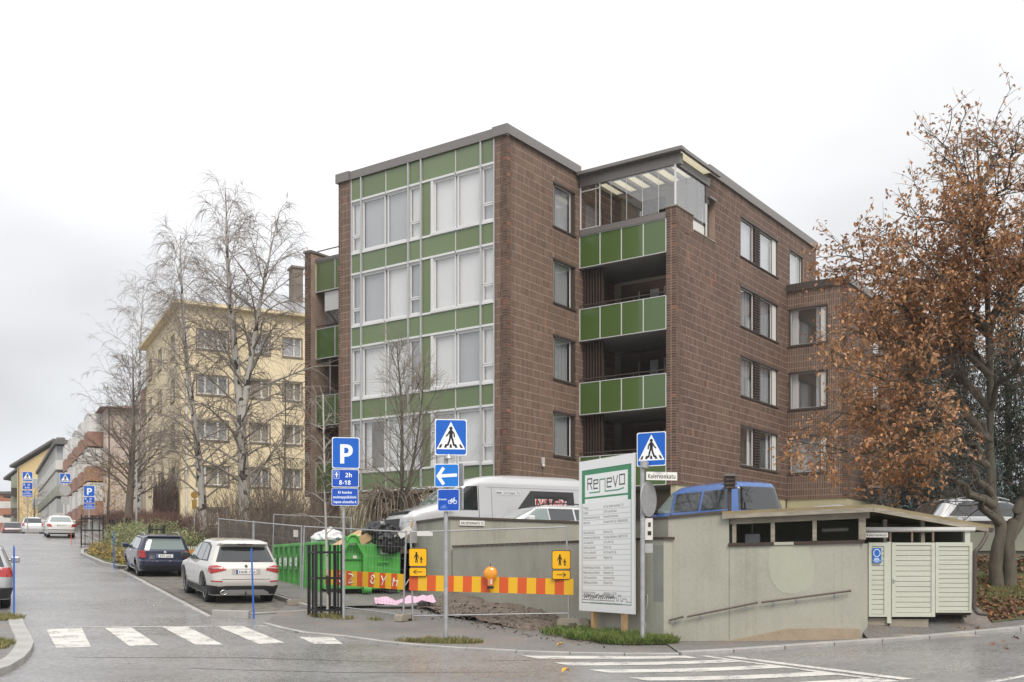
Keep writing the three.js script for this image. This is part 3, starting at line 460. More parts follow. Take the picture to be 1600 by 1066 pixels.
// windows of the brick walls: brown surround, panes, pale vent sash, louvre
function brickWindow(face, a0, a1, y0, y1, kind, look) {
  const G = gs => merge(gs.map(g => norm(face(g)))), D = -0.08, w = 0.085, parts = [box(a0, a1, y0, y0 + 0.07, D - 0.06, D + 0.05), box(a0, a1, y1 - w, y1, D - 0.06, D + 0.1), box(a0, a0 + w, y0 + 0.07, y1 - w, D - 0.06, D + 0.06), box(a1 - w, a1, y0 + 0.07, y1 - w, D - 0.06, D + 0.06)];
  const W = a1 - a0, splits = kind === 'gable' ? [0.36, 0.52, 0.86] : kind === 'flank' ? [0.13, 0.87] : kind === 'wing' ? [0.8] : [0.82];
  const xs = [0, ...splits, 1].map((t, i, all) => i === 0 ? a0 + w : i === all.length - 1 ? a1 - w : a0 + W * t);
  for (let i = 1; i < xs.length - 1; i++) parts.push(box(xs[i] - 0.022, xs[i] + 0.022, y0 + 0.07, y1 - w, D - 0.06, D + 0.015));
  const win = mesh('window', G(parts), M.brownMetal, BLD);
  mesh('window_sill', G([box(a0 - 0.03, a1 + 0.03, y0 - 0.035, y0 - 0.001, D - 0.02, 0.06)]), M.brownMetal, win);
  for (let i = 0; i < xs.length - 1; i++) {
    const b0 = xs[i] + (i ? 0.022 : 0), b1 = xs[i + 1] - (i < xs.length - 2 ? 0.022 : 0), k0 = y0 + 0.07, k1 = y1 - w;
    const vent = (kind === 'gable' && i === 3) || (kind === 'flank' && i === 0) || (kind === 'wing' && i === 1);
    if (kind === 'gable' && i === 1) { const n = 14, h = (k1 - k0) / n; mesh('louvre', G(Array.from({ length: n }, (_, k) => box(b0, b1, k0 + k * h + 0.012, k0 + (k + 1) * h - 0.03, D - 0.04, D + 0.075))), M.slat, win); mesh('louvre_back', G([box(b0, b1, k0, k1, D - 0.06, D - 0.042)]), M.slat, win); continue; }
    if (kind === 'flank' && i === 2) { mesh('side_panel', G([box(b0, b1, k0, k1, D - 0.06, D)]), M.brownMetal, win); continue; }
    if (vent) { mesh('vent_sash', G([box(b0 + 0.005, b1 - 0.005, k0 + 0.02, k1 - 0.02, D - 0.03, D + 0.01)]), M.whiteFrame, win); continue; }
    const e = 0.022; mesh('sash', G([box(b0, b0 + e, k0, k1, D - 0.05, D - 0.005), box(b1 - e, b1, k0, k1, D - 0.05, D - 0.005), box(b0 + e, b1 - e, k0, k0 + e, D - 0.05, D - 0.005), box(b0 + e, b1 - e, k1 - e, k1, D - 0.05, D - 0.005)]), M.whiteFrame, win);
    mesh('pane', G([box(b0 + e, b1 - e, k0 + e, k1 - e, D - 0.03, D - 0.026)]), M.glass, win);
    const cw = b1 - b0, z1 = D - 0.16;
    if (look === 'blind') mesh('blind', G([box(b0, b1, k0, k1, z1 - 0.02, z1)]), M.blindGrey, win);
    else if (look === 'sheer') { const n = 9, pl = []; for (let k = 0; k < n; k++) pl.push(box(b0 + cw * k / n, b0 + cw * (k + 0.93) / n, k0, k1 * 1 - (k % 2) * 0.0, z1 - 0.03 - 0.02 * (k % 2), z1 - 0.02 * (k % 2))); mesh('curtain', G(pl), M.blindGrey, win); }
    else { mesh('curtain', G([box(b0, b0 + cw * 0.22, k0, k1, z1 - 0.03, z1)]), M.blind, win); mesh('curtain', G([box(b1 - cw * 0.16, b1, k0, k1, z1 - 0.035, z1 - 0.004)]), M.blind, win); }
  }
}
ROWS.forEach((h, i) => brickWindow(SD(0), 3.09, 4.74, h - winH, h, 'flank', ['blind', 'sheer', 'blind', 'blind'][i]));
ROWS.forEach((h, i) => brickWindow(SD(4.37), 11.10, 15.44, h - winH, h, 'gable', ['plain', 'sheer', 'sheer', 'blind'][i]));
brickWindow(SD(4.37), 16.9, 18.72, 16.73 - 1.9, 16.73, 'narrow', 'blind');
ROWS.slice(0, 3).forEach((h, i) => brickWindow(FR(-16.565), 4.44, 6.31, h - winH, h, 'wing', ['blind', 'plain', 'plain'][i]));
ROWS.slice(0, 3).forEach((h, i) => brickWindow(SD(7.24), 20.39, 21.7, h - winH, h, 'narrow', 'blind'));
// curtain wall of green panels and white aluminium
{
  const cols = [-0.56, -1.188, -2.417, -4.117, -4.774, -5.996, -7.317, -7.91], z = -0.02;
  const greens = [1, 0.9, 1.12, 1.04].map((k, i) => { const m = M.greenFacade.clone(); m.color = lin(0.118 * k, 0.170 * k, 0.056 * k * (1 + 0.08 * i)); m.clearcoatRoughness = 0.1 + 0.03 * i; return m; });
  const bands = [[16.58, 17.5], [13.58, 14.42], [10.58, 11.42], [7.58, 8.42], [4.65, 5.42]];
  mesh('backing', box(-7.905, -0.565, 4.6, 17.5, -0.9, -0.85), M.interior, BLD);
  for (const [y0, y1] of bands) for (let i = 0; i < 7; i++) mesh('green_panel', box(cols[i] - 0.012, cols[i + 1] + 0.012, y0 + 0.05, y1 > 17 ? 17.54 : y1 - 0.03, -0.08, z + rr(-0.006, 0.006)), greens[Math.floor(rnd() * 4)], BLD);
  for (const h of [16.58, 13.58, 10.58, 7.58]) mesh('green_panel', box(-3.64, -4.105, h - 2.12, h + 0.03, -0.081, z - 0.002), M.greenFacade, BLD);
  for (const a of [-1.188, -4.117, -4.774, -7.317]) mesh('mullion', [box(a - 0.028, a + 0.028, 4.62, 17.52, -0.1, 0.06)], M.alu, BLD);
  for (const a of [-0.585, -7.885]) mesh('mullion', [box(a - 0.025, a + 0.025, 4.62, 17.52, -0.1, 0.02)], M.alu, BLD);
  for (const a of [-2.417, -5.996]) for (const [y0, y1] of bands) mesh('joint_strip', box(a - 0.013, a + 0.013, y0 + 0.05, y1 - 0.03, -0.05, z + 0.014), M.whiteAlu, BLD);
  for (const [y0, y1] of bands) { for (const y of [y0, y1]) if (y < 17.4) for (let i = 0; i < 7; i++) { if (i === 2 && y === y0 && false) continue; mesh('rail', box(cols[i] - 0.034, cols[i + 1] + 0.034, y - 0.03, y + 0.05, -0.06, 0.025 - (i % 2) * 0.003), M.whiteAlu, BLD); } }
  const sash = (win, a0, a1, y0, y1, look) => {
    const e = 0.055, D = -0.05; // a0 > a1 (towards the left)
    mesh('sash', [box(a0, a0 - e, y0, y1, D - 0.06, D), box(a1 + e, a1, y0, y1, D - 0.06, D), box(a0 - e, a1 + e, y0, y0 + e, D - 0.06, D - 0.003), box(a0 - e, a1 + e, y1 - e, y1, D - 0.06, D - 0.003)], M.whiteAlu, win);
    mesh('pane', box(a0 - e, a1 + e, y0 + e, y1 - e, D - 0.035, D - 0.031), M.glass, win);
    if (look < 2) mesh('blind', box(a0 - 0.02, a1 + 0.02, y0, y1, D - 0.15, D - 0.14), look ? M.blindGrey : M.blind, win);
    else { mesh('curtain', box(a0 - 0.02, a0 - (a0 - a1) * 0.2, y0, y1, D - 0.2, D - 0.18), M.blind, win); mesh('curtain', box(a1 + 0.02, a1 + (a0 - a1) * 0.25, y0, y1, D - 0.21, D - 0.19), M.blind, win); }
  };
  const look = [[0, 0, 0, 0, 0, 2, 1], [0, 1, 0, 1, 0, 0, 0], [0, 0, 0, 1, 0, 1, 1], [1, 0, 0, 0, 1, 1, 0]];
  [5.42, 8.42, 11.42, 14.42].forEach((y, r) => {
    const y0 = y + 0.05, y1 = y + 2.13, L = look[r];
    const unit = (name, a0, a1) => mesh(name, [box(a0, a1, y0, y0 + 0.05, -0.13, -0.03), box(a0, a1, y1 - 0.04, y1, -0.13, -0.03), box(a0, a0 - 0.02, y0 + 0.04, y1 - 0.03, -0.129, -0.12), box(a1 + 0.02, a1, y0 + 0.04, y1 - 0.03, -0.129, -0.12)], M.whiteAlu, BLD);
    let w = unit('window', -0.61, -1.153); sash(w, -0.61, -1.153, y0 + 0.05, y0 + 0.66, L[0]); sash(w, -0.61, -1.153, y0 + 0.68, y1 - 0.04, L[0]);
    w = unit('window', -1.223, -3.64); mesh('side_post', box(-3.52, -3.64, y0, y1, -0.14, 0.012), M.whiteAlu, w); mesh('sill_strip', box(-1.23, -3.64, y0 - 0.06, y0 + 0.04, -0.05, 0.045), M.whiteAlu, w); sash(w, -1.223, -2.36, y0 + 0.05, y1 - 0.04, L[1]); sash(w, -2.44, -3.51, y0 + 0.05, y1 - 0.04, L[2]);
    w = unit('window', -4.152, -4.739); sash(w, -4.152, -4.739, y0 + 0.05, y0 + 0.66, L[3]); sash(w, -4.152, -4.739, y0 + 0.68, y1 - 0.04, L[3]);
    w = unit('window', -4.809, -7.282); sash(w, -4.809, -5.94, y0 + 0.05, y1 - 0.04, L[4]); sash(w, -6.05, -7.282, y0 + 0.05, y1 - 0.04, L[5]);
    w = unit('window', -7.352, -7.86); sash(w, -7.352, -7.86, y0 + 0.05, y0 + 0.66, L[6]); sash(w, -7.352, -7.86, y0 + 0.68, y1 - 0.04, L[6]);
  });
  // basement: cream wall with a band of low windows
  const bw = [[-1.3, -2.6], [-4.2, -5.1], [-5.2, -6.9]];
  slab('basement_wall', FR(-0.06), [[-7.9, 1.4], [-0.56, 1.4], [-0.56, 4.62], [-7.9, 4.62]], bw.map(([a, b]) => [b, a, 4.0, 4.58]), 0.3, M.cream);
  for (const [a, b] of bw) { const w = mesh('basement_window', [box(a, b, 3.94, 4.0, -0.2, 0.04), box(a, a - 0.06, 4.0, 4.58, -0.2, -0.08), box(b + 0.06, b, 4.0, 4.58, -0.2, -0.08), box((a + b) / 2 - 0.05, (a + b) / 2 + 0.05, 4.0, 4.58, -0.2, -0.07)], M.whiteAlu, BLD); mesh('pane', box(a - 0.06, b + 0.06, 4.0, 4.57, -0.15, -0.146), M.glass, w); }
}
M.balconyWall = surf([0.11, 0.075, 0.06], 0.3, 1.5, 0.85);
// balconies between flank and gable
{
  const z = -5.035, xs = [0.03, 0.985, 1.965, 2.945, 3.93];
  const tops = [6.03, 9.03, 12.03, 15.0];
  tops.forEach((t, r) => {
    const b = t - 1.27;
    mesh('balcony_floor', [box(0.02, 3.93, b - 0.02, b + 0.17, -7.88, z - 0.1), box(0.02, 3.93, b - 0.03, b + 0.22, z - 0.1, z - 0.055)], M.soffit, BLD);
    const bal = mesh('balcony_frame', [box(0.02, 3.935, b - 0.02, b + 0.005, z - 0.05, z + 0.012), box(0.02, 3.935, t - 0.006, t + 0.02, z - 0.05, z + 0.01), ...xs.map(x => box(x - 0.018, x + 0.018, b + 0.005, t - 0.006, z - 0.04, z + 0.012))], M.whiteAlu, BLD);
    for (let i = 0; i < 4; i++) mesh('green_panel', box(xs[i] + 0.019, xs[i + 1] - 0.019, b + 0.007, t - 0.008, z - 0.03, z - 0.005), M.greenPanel, bal);
    if (r < 3) {
      mesh('rail', [bar([0.03, t + 0.16, z - 0.02], [3.93, t + 0.16, z - 0.02], 0.022), ...[0.06, 1.25, 2.5, 3.88].map(x => bar([x, t, z - 0.02], [x, t + 0.16, z - 0.02], 0.016))], M.brownMetal, bal);
      for (let i = 0; i < 7; i++) mesh('screen_slat', box(0.1 + i * 0.135, 0.155 + i * 0.135, t - 0.9, b + 3 - 0.03, z - 0.36, z - 0.24), M.slat, BLD);
    }
    // back wall of the balcony
    const y0 = b + 0.17, y1 = b + 2.97, zb = -7.89;
    if (r < 3) {
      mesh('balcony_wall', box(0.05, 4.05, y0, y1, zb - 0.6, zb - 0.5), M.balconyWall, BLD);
      const w = mesh('balcony_window', [box(2.15, 3.95, y0 + 0.6, y0 + 0.66, zb - 0.5, zb - 0.42), box(2.15, 3.95, y1 - 0.42, y1 - 0.36, zb - 0.5, zb - 0.42), box(2.15, 2.22, y0 + 0.66, y1 - 0.42, zb - 0.5, zb - 0.42), box(3.1, 3.14, y0 + 0.66, y1 - 0.42, zb - 0.5, zb - 0.43)], M.blindGrey, BLD);
      mesh('pane', box(2.22, 3.95, y0 + 0.66, y1 - 0.42, zb - 0.47, zb - 0.466), M.glass, w); mesh('curtain', box(2.22, 3.95, y0 + 0.66, y1 - 0.42, zb - 0.499, zb - 0.49), M.blindGrey, w);
      const d = mesh('balcony_door', [box(1.5, 1.86, y0, y1 - 0.4, zb - 0.5, zb - 0.42)], M.blindGrey, BLD); mesh('door_leaf', box(1.0, 1.49, y0 + 0.1, y1 - 0.45, zb - 0.5, zb - 0.47), M.slat, d); mesh('door_post', box(0.93, 0.97, y0, y1 - 0.4, zb - 0.5, zb - 0.44), M.blindGrey, d);
    }
  });
  // glazed top balcony with translucent roof
  const y0 = 15.02, y1 = 17.0;
  mesh('balcony_sill', [box(0.02, 3.93, y0, 15.14, z - 0.12, z + 0.05), box(0.02, 3.93, 15.14, 15.27, z - 0.08, z + 0.02)], M.fascia, BLD);
  const gl = mesh('balcony_glazing', [box(0.03, 0.075, 15.27, y1, z - 0.05, z), box(0.95, 0.975, 15.27, y1, z - 0.05, z), box(0.075, 0.95, 15.27, 15.3, z - 0.05, z), box(0.075, 0.95, 16.8, 16.83, z - 0.05, z), box(4.3, 4.36, 15.4, 17.0, z - 0.03, z + 0.03)], M.whiteAlu, BLD);
  for (let i = 0; i < 6; i++) { const a = 0.08 + i * 0.705, b = a + 0.69; mesh('pane', box(a, Math.min(b, 4.3), i > 4 ? 15.41 : 15.3, y1, z - 0.03, z - 0.026), M.glass, gl); if (i) mesh('pane_edge', box(a - 0.014, a, 15.3, y1, z - 0.034, z - 0.02), M.whiteFrame, gl); }
  for (let i = 0; i < 3; i++) { const a = -5.1 - i * 0.92; mesh('pane', box(4.325, 4.33, 15.42, y1 - 0.05, a - 0.9, a), M.glass, gl); }
  mesh('glazing_post', box(4.28, 4.34, 14.86, 17.0, -7.86, -7.8), M.whiteFrame, BLD);
  mesh('side_panel', box(4.2, 4.24, 14.86, 15.35, -7.8, -6.5), M.whiteFrame, BLD);
  mesh('roof_beam', [box(0.02, 4.55, 17.0, 17.42, z - 0.2, z + 0.02), box(4.22, 4.4, 17.0, 17.32, -8.0, z - 0.2)], M.fascia, BLD);
  mesh('roof_edge', [box(0.03, 4.75, 17.42, 17.55, z + 0.02, z + 0.3), box(4.62, 4.75, 17.40, 17.53, -8.3, z + 0.02)], M.fascia, BLD);
  const pc = new THREE.MeshPhysicalMaterial({ color: lin(0.86, 0.83, 0.70), roughness: 0.9, transmission: 0.75, thickness: 0 });
  for (let i = 0; i < 7; i++) { const a = 0.1 + i * 0.66; mesh('roof_sheet', box(a, Math.min(a + 0.62, 4.62), 17.5, 17.506, -7.88, z + 0.05), pc, BLD); mesh('rafter', box(a - 0.09, a + 0.06, 17.34, 17.49, -7.88, z - 0.2), M.fascia, BLD); }
  mesh('balcony_wall', box(0.3, 4.05, 15.0, 17.45, -8.1, -7.95), M.soffit, BLD);
  mesh('balcony_door', [box(1.3, 2.4, 15.05, 17.0, -7.94, -7.9)], M.slat, BLD);
  mesh('coping', [rbox(3.9, 4.42, 15.4, 15.46, -6.5, z + 0.05, 0.012), rbox(4.02, 4.42, 14.84, 14.89, -8.56, -6.52, 0.012)], M.concrete, BLD);
  mesh('roof_support', box(4.1, 4.36, 16.3, 17.4, -8.0, -7.7), M.brownMetal, BLD);
  mesh('ledge', box(4.3, 4.46, 16.52, 16.6, -8.5, -7.9), M.fascia, BLD);
  mesh('bolt_stain', [bar([4.385, 14.55, -5.75], [4.385, 14.62, -6.2], 0.02, 0.005, 5)], std(lin(0.16, 0.06, 0.05), 0.8), BLD).userData.label = 'rusty streak under a wall bolt';
}
// far balconies at the other end of the curtain wall
{
  const z = -1.92, xs = [-11.94, -10.75, -9.5, -8.3];
  [6.2, 9.2, 12.2, 15.2].forEach((t, r) => {
    const b = t - 1.3;
    mesh('balcony_floor', box(-11.95, -8.4, b, b + 0.16, -4.4, z - 0.06), M.soffit, BLD);
    const f = mesh('balcony_frame', [box(-11.95, -8.3, b - 0.03, b - 0.001, z - 0.05, z + 0.02), box(-11.95, -8.3, t, t + 0.025, z - 0.05, z + 0.02), ...xs.map(x => box(x - 0.02, x + 0.02, b, t, z - 0.04, z + 0.015))], M.whiteAlu, BLD);
    for (let i = 0; i < 3; i++) mesh('green_panel', box(xs[i] + 0.021, xs[i + 1] - 0.021, b + 0.002, t - 0.002, z - 0.03, z), r === 3 ? M.greenFacade : M.greenPanel, f);
    mesh('rail', bar([-11.95, t + 0.17, z - 0.05], [-8.4, t + 0.17, z - 0.05], 0.022), M.brownMetal, f);
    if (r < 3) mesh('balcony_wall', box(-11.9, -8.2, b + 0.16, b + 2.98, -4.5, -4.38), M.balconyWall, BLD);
    if (r === 2) { mesh('blind', box(-11.5, -8.5, 13.0, 13.85, z - 0.12, z - 0.1), M.blind, BLD); mesh('balcony_glazing', box(-11.6, -8.5, 12.25, 13.0, z - 0.11, z - 0.105), M.glass, BLD); }
    if (r === 1) mesh('downpipe', bar([-11.35, 9.2, z - 0.3], [-11.35, 10.9, z - 0.3], 0.05), M.steel, BLD);
  });
  mesh('coping', [box(-11.95, -8.6, 15.23, 15.36, z - 0.3, z + 0.06), bar([-11.95, 15.75, z - 0.1], [-8.5, 15.75, z - 0.1], 0.03)], M.fascia, BLD);
  mesh('annex_core', box(-12.2, -8.2, 2, 15.0, -12, -4.5), M.interior, BLD);
}
{ // camera on the flank wall
  const c = mesh('security_camera', [box(0.012, 0.1, 5.55, 5.8, -2.36, -2.26), new THREE.SphereGeometry(0.07, 12, 8).translate(0.07, 5.48, -2.31)], M.whiteFrame, BLD);
  mesh('cable', bar([0.02, 5.42, -2.31], [0.02, 5.0, -2.31], 0.01), M.brownMetal, c);
}
// ================================================================ yellow block up the street
M.roofTin = std(0xffffff, 0.38, { metalness: 0.5, map: texC(N, (x, y, i) => { const k = 0.34 + 0.14 * nA[i]; return [k, k * 1.01, k * 1.04]; }, 5) });
M.roofRed = surf([0.22, 0.12, 0.095], 0.3, 3, 0.8);
M.roofDark = surf([0.13, 0.125, 0.12], 0.3, 3, 0.7);
M.brickRed = surf([0.34, 0.20, 0.15], 0.4, 1.6, 0.85);
function hipRoof(parent, x0, x1, z0, z1, y, h, over, m) { // z1 > z0
  const a = [x0 - over, y, z1 + over], b = [x1 + over, y, z1 + over], c = [x1 + over, y, z0 - over], d = [x0 - over, y, z0 - over], w = (z1 - z0) / 2 + over, r0 = [x0 - over + w, y + h, (z0 + z1) / 2], r1 = [Math.max(x0 - over + w + 0.2, x1 + over - w), y + h, (z0 + z1) / 2];
  const t = [a, b, r1, a, r1, r0, d, a, r0, c, d, r0, c, r0, r1, b, c, r1, d, c, b, d, b, a], g = new THREE.BufferGeometry(); g.setAttribute('position', new THREE.Float32BufferAttribute(t.flat(), 3)); g.computeVertexNormals(); return mesh('roof', g, m, parent);
}
const LF = x => g => g.rotateY(-Math.PI / 2).translate(x, 0, 0);       // faces left; a = z
function houseWall(parent, face, outline, holes, m, thick = 0.35) { const s = shapeOf(outline); for (const [a0, a1, y0, y1] of holes) s.holes.push(new THREE.Path([[a0, y0], [a0, y1], [a1, y1], [a1, y0]].map(p => new THREE.Vector2(...p)))); return mesh('wall', face(uvm(new THREE.ExtrudeGeometry(s, { depth: thick, bevelEnabled: false }).translate(0, 0, -thick))), m, parent, true); }
function houseWindow(parent, face, [a0, a1, y0, y1], splits, fm, trim, look) {
  const G = gs => merge(gs.map(g => norm(face(g)))), D = -0.1, w = 0.07, p = [box(a0, a0 + w, y0, y1, D - 0.08, D), box(a1 - w, a1, y0, y1, D - 0.08, D), box(a0 + w, a1 - w, y0, y0 + w, D - 0.08, D - 0.002), box(a0 + w, a1 - w, y1 - w, y1, D - 0.08, D - 0.002)];
  for (const t of splits) { const a = a0 + (a1 - a0) * t; p.push(box(a - 0.06, a + 0.06, y0 + w, y1 - w, D - 0.08, D)); }
  const win = mesh('window', G(p), fm, parent);
  if (trim) mesh('trim', G([box(a0 - 0.1, a1 + 0.1, y0 - 0.12, y0 - 0.002, -0.12, 0.06), box(a0 - 0.1, a1 + 0.1, y1 + 0.002, y1 + 0.06, -0.12, 0.02), box(a0 - 0.08, a0 - 0.002, y0, y1, -0.12, 0.015), box(a1 + 0.002, a1 + 0.08, y0, y1, -0.12, 0.015)]), trim, win);
  mesh('pane', G([box(a0 + w, a1 - w, y0 + w, y1 - w, D - 0.05, D - 0.045)]), M.glass, win);
  mesh('blind', G([box(a0, a1, y0, y1, D - 0.24, D - 0.22)]), look, win);
}
{
  const Y = thing('apartment_building', 'yellow rendered block with grey tin hip roof behind the birches', 'building', [-21.04, 0, 66.7], A_E);
  const rows = [16.77, 13.86, 10.95, 8.04, 5.35], holes = [], cols = [[1.03, 2.96], [4.405, 5.665], [6.6, 7.81], [9.5, 10.7], [12.5, 13.7]];
  rows.forEach((t, r) => cols.forEach(([a, b], c) => holes.push([a, b, t - (r === 4 ? 1.1 : 1.22), t, c, r])));
  houseWall(Y, FR(0), [[0, 2.6], [26, 2.6], [26, 18.2], [0, 18.2]], holes, M.yellow);
  holes.forEach(([a, b, y0, y1, c, r]) => houseWindow(Y, FR(0), [a, b, y0, y1], c ? [0.6] : [0.26, 0.68], M.whiteFrame, M.plinth, (c * 3 + r * 5) % 4 === 0 ? M.interior : (c + r) % 3 ? M.blindGrey : M.interior));
  const lh = []; [3.0, 8.5, 13.2].forEach((d, k) => rows.slice(0, 4).forEach((t, r) => lh.push([-d - 0.65, -d + 0.65, t - 1.4 + k * 0.1, t + k * 0.1])));
  houseWall(Y, LF(0.0), [[-15.5, 2.6], [-0.35, 2.6], [-0.35, 18.2], [-15.5, 18.2]], lh, M.yellow);
  lh.forEach(h => houseWindow(Y, LF(0), h, [0.5], M.whiteFrame, M.plinth, M.blindGrey));
  mesh('core', box(0.6, 25.5, 2, 18.1, -15.4, -0.7), M.interior, Y);
  mesh('plinth', [box(-0.06, 26, 2, 4.05, -0.2, 0.06)], M.plinth, Y);
  hipRoof(Y, 0, 26, -15.5, 0, 18.42, 3.2, 0.5, M.roofTin);
  mesh('eaves', [box(-0.5, 26.5, 18.2, 18.41, -16, 0.5)], M.yellow, Y);
  for (let i = 0; i < 18; i++) { const x = 1.5 + i * 1.4; mesh('roof_seam', bar([x, 18.43 + 0.03, 0.5], [x, 18.43 + 3.15, -7.6], 0.03, 0.03, 5), M.roofDark, Y); }
  mesh('chimney', [box(8.4, 9.15, 19, 22.75, -5.4, -4.4), box(8.3, 9.25, 22.75, 22.9, -5.5, -4.3)], M.plinth, Y);
  mesh('roof_vent', [bar([10.3, 19.5, -4.5], [10.3, 21.6, -4.5], 0.14), bar([10.3, 21.55, -4.5], [10.3, 21.85, -4.5], 0.26)], M.roofDark, Y);
  mesh('downpipe', bar([0.35, 3, 0.08], [0.35, 18.2, 0.08], 0.07), M.whiteFrame, Y);
}
{ // dead creeper on the left wall
  const v = thing('climbing_plant', 'bare brown creeper clinging to the corner of the yellow block', 'creeper', [-21.04, 0, 66.7], A_E); const gs = [];
  for (let i = 0; i < 900; i++) { const d = rr(0.3, 9.5), top = (rnd() < 0.06 ? 9.2 : 7.3) + rr(-0.9, 0.3), y0 = rr(3.2, Math.max(3.6, top - 1)), y1 = Math.min(top, y0 + rr(0.6, 2.4)); if (d > 3.6 && d < 4.6 && y1 > 5.6) continue; gs.push(bar([-0.05 - rr(0, 0.35), y0, -d], [-0.05 - rr(0, 0.4), y1, -d + rr(-0.5, 0.5)], rr(0.02, 0.05), 0.012, 3, false)); }
  const o = mesh('stems', gs, std(lin(0.13, 0.085, 0.066), 0.95), v); o.userData.kind = 'stuff';
}
// ================================================================ houses farther up the street
{ // pale pink house with brick bays
  const [X, Z] = uv2(9.6, 95), B = thing('apartment_building', 'pale pink house with red brick bays and glazed balconies up the street', 'building', [X, 0, Z], A_E);
  mesh('wall', box(0, 26, 6.0, 15, -34, 0), M.pink, B); mesh('ground_floor', box(0.4, 26, 2.5, 5.99, -34, -0.6), M.offwhite, B);
  mesh('roof', new THREE.CylinderGeometry(0.01, 1, 1, 4, 1).rotateY(Math.PI / 4).scale(19.2, 3.4, 25).translate(13, 16.72, -17), M.roofRed, B);
  mesh('dormer', box(3.5, 7.5, 14.9, 17.4, -9, -3), M.brickRed, B);
  const gw = [[3.5, 4.9, 3.9, 5.4], [8.2, 9.6, 3.9, 5.4]]; gw.forEach(([a, b, y0, y1]) => { const w = mesh('window', [box(a, b, y0, y1, -0.6, -0.55)], M.whiteFrame, B); mesh('pane', box(a + 0.1, b - 0.1, y0 + 0.1, y1 - 0.1, -0.549, -0.54), M.blindGrey, w); mesh('mullion', box((a + b) / 2 - 0.05, (a + b) / 2 + 0.05, y0 + 0.1, y1 - 0.1, -0.539, -0.53), M.whiteFrame, w); });
  for (let k = 0; k < 5; k++) for (let r = 0; r < 3; r++) { // bays along the street
    const z = -2.5 - k * 6.6, y = 6.0 + r * 3.0, p = mesh('balcony', box(-1.3, 0, y, y + 1.25, z - 3.6, z), M.brickRed, B);
    mesh('glazing', [box(-1.25, 0, y + 1.26, y + 2.7, z - 3.55, z - 0.05)], M.blind, p); mesh('frame', [box(-1.28, 0, y + 2.7, y + 2.85, z - 3.6, z), ...[0, 1.2, 2.4, 3.5].map(d => box(-1.29, -1.2, y + 1.26, y + 2.7, z - d - 0.08, z - d)), box(-1.29, -1.2, y + 1.26, y + 2.7, z - 0.04, z + 0.02), box(-0.6, -0.5, y + 1.26, y + 2.7, z - 0.04, z + 0.02)], M.whiteFrame, p);
    const w = mesh('window', box(-0.05, 0, y + 0.9, y + 2.4, z - 5.8, z - 4.2), M.whiteFrame, B); mesh('pane', box(-0.06, -0.051, y + 1.0, y + 2.3, z - 5.7, z - 4.3), M.blindGrey, w);
  }
  mesh('downpipe', bar([0.2, 3, 0.06], [0.2, 15, 0.06], 0.07), M.fascia, B);
}
{ // white house with long balcony bands
  const [X, Z] = uv2(9.2, 131), B = thing('apartment_building', 'white house with rows of glazed balconies beyond the pink house', 'building', [X, 0, Z], A_E);
  mesh('wall', box(0, 16, 2, 15.6, -44, 0), M.offwhite, B); mesh('roof', box(-1.6, 16.5, 15.6, 16.0, -44.5, 0.4), M.roofDark, B);
  for (let r = 0; r < 4; r++) for (let k = 0; k < 7; k++) { const z = -0.5 - k * 6.2, y = 3.6 + r * 3.05, p = mesh('balcony', box(-1.4, 0, y, y + 1.1, z - 5.6, z), r % 2 ? M.offwhite : M.wallGrey, B); mesh('glazing', box(-1.3, 0, y + 1.11, y + 2.7, z - 5.5, z - 0.05), M.blindGrey, p); mesh('frame', [0, 1.4, 2.8, 4.2, 5.5].map(d => box(-1.36, -1.31, y + 1.1, y + 2.75, z - d - 0.08, z - d + 0.06)), M.whiteFrame, p); }
}
{ // yellow gabled house at the bend
  const B = thing('apartment_building', 'yellow gabled house at the top of the street', 'building', [-87.6, 0, 186], 0);
  mesh('wall', prism([[0, 3], [14, 3], [14, 22.6], [6.8, 23.2], [0, 19.1]], 16).translate(0, 0, -16), surf([0.70, 0.53, 0.27], 0.1, 8, 0.85), B);
  mesh('roof', prism([[-0.9, 19.0], [6.8, 23.7], [14.5, 22.9], [14.5, 23.3], [6.8, 24.1], [-0.9, 19.4]], 17.6).translate(0, 0, -16.6), M.roofDark, B);
  for (const [x, y, w] of [[2.6, 15.5, 2.6], [2.6, 12, 2.6], [2.6, 8.8, 2.2], [6.4, 15.5, 2], [6.4, 12, 2], [6.4, 8.8, 2]]) { const q = mesh('window', box(x, x + w, y, y + 1.7, 0.001, 0.06), M.whiteFrame, B); mesh('pane', box(x + 0.15, x + w - 0.15, y + 0.15, y + 1.55, 0.061, 0.07), M.blindGrey, q); }
  mesh('downpipe', bar([0.3, 4, 0.1], [0.3, 19, 0.1], 0.1), M.fascia, B); mesh('chimney', box(5.2, 6.4, 23, 24.9, -5, -4), M.plinth, B);
}
{ // grey green house beside it
  const B = thing('apartment_building', 'grey green house with brown balconies beside the yellow gabled house', 'building', [-90.6, 0, 190], 0);
  mesh('wall', prism([[0, 3], [2.9, 3], [2.9, 20], [0, 17.7]], 14).translate(0, 0, -14), M.wallGrey, B); mesh('roof', prism([[-1.2, 17.2], [3.0, 20.4], [3.0, 20.8], [-1.2, 17.6]], 15).translate(0, 0, -14.6), M.roofDark, B);
  for (const y of [7.0, 10.6, 14.2]) { mesh('balcony', box(0.6, 2.8, y, y + 1.5, 0, 1.2), M.slat, B); mesh('balcony', box(-1.9, 0, y - 0.1, y + 0.4, -3, -1), M.slat, B); }
}
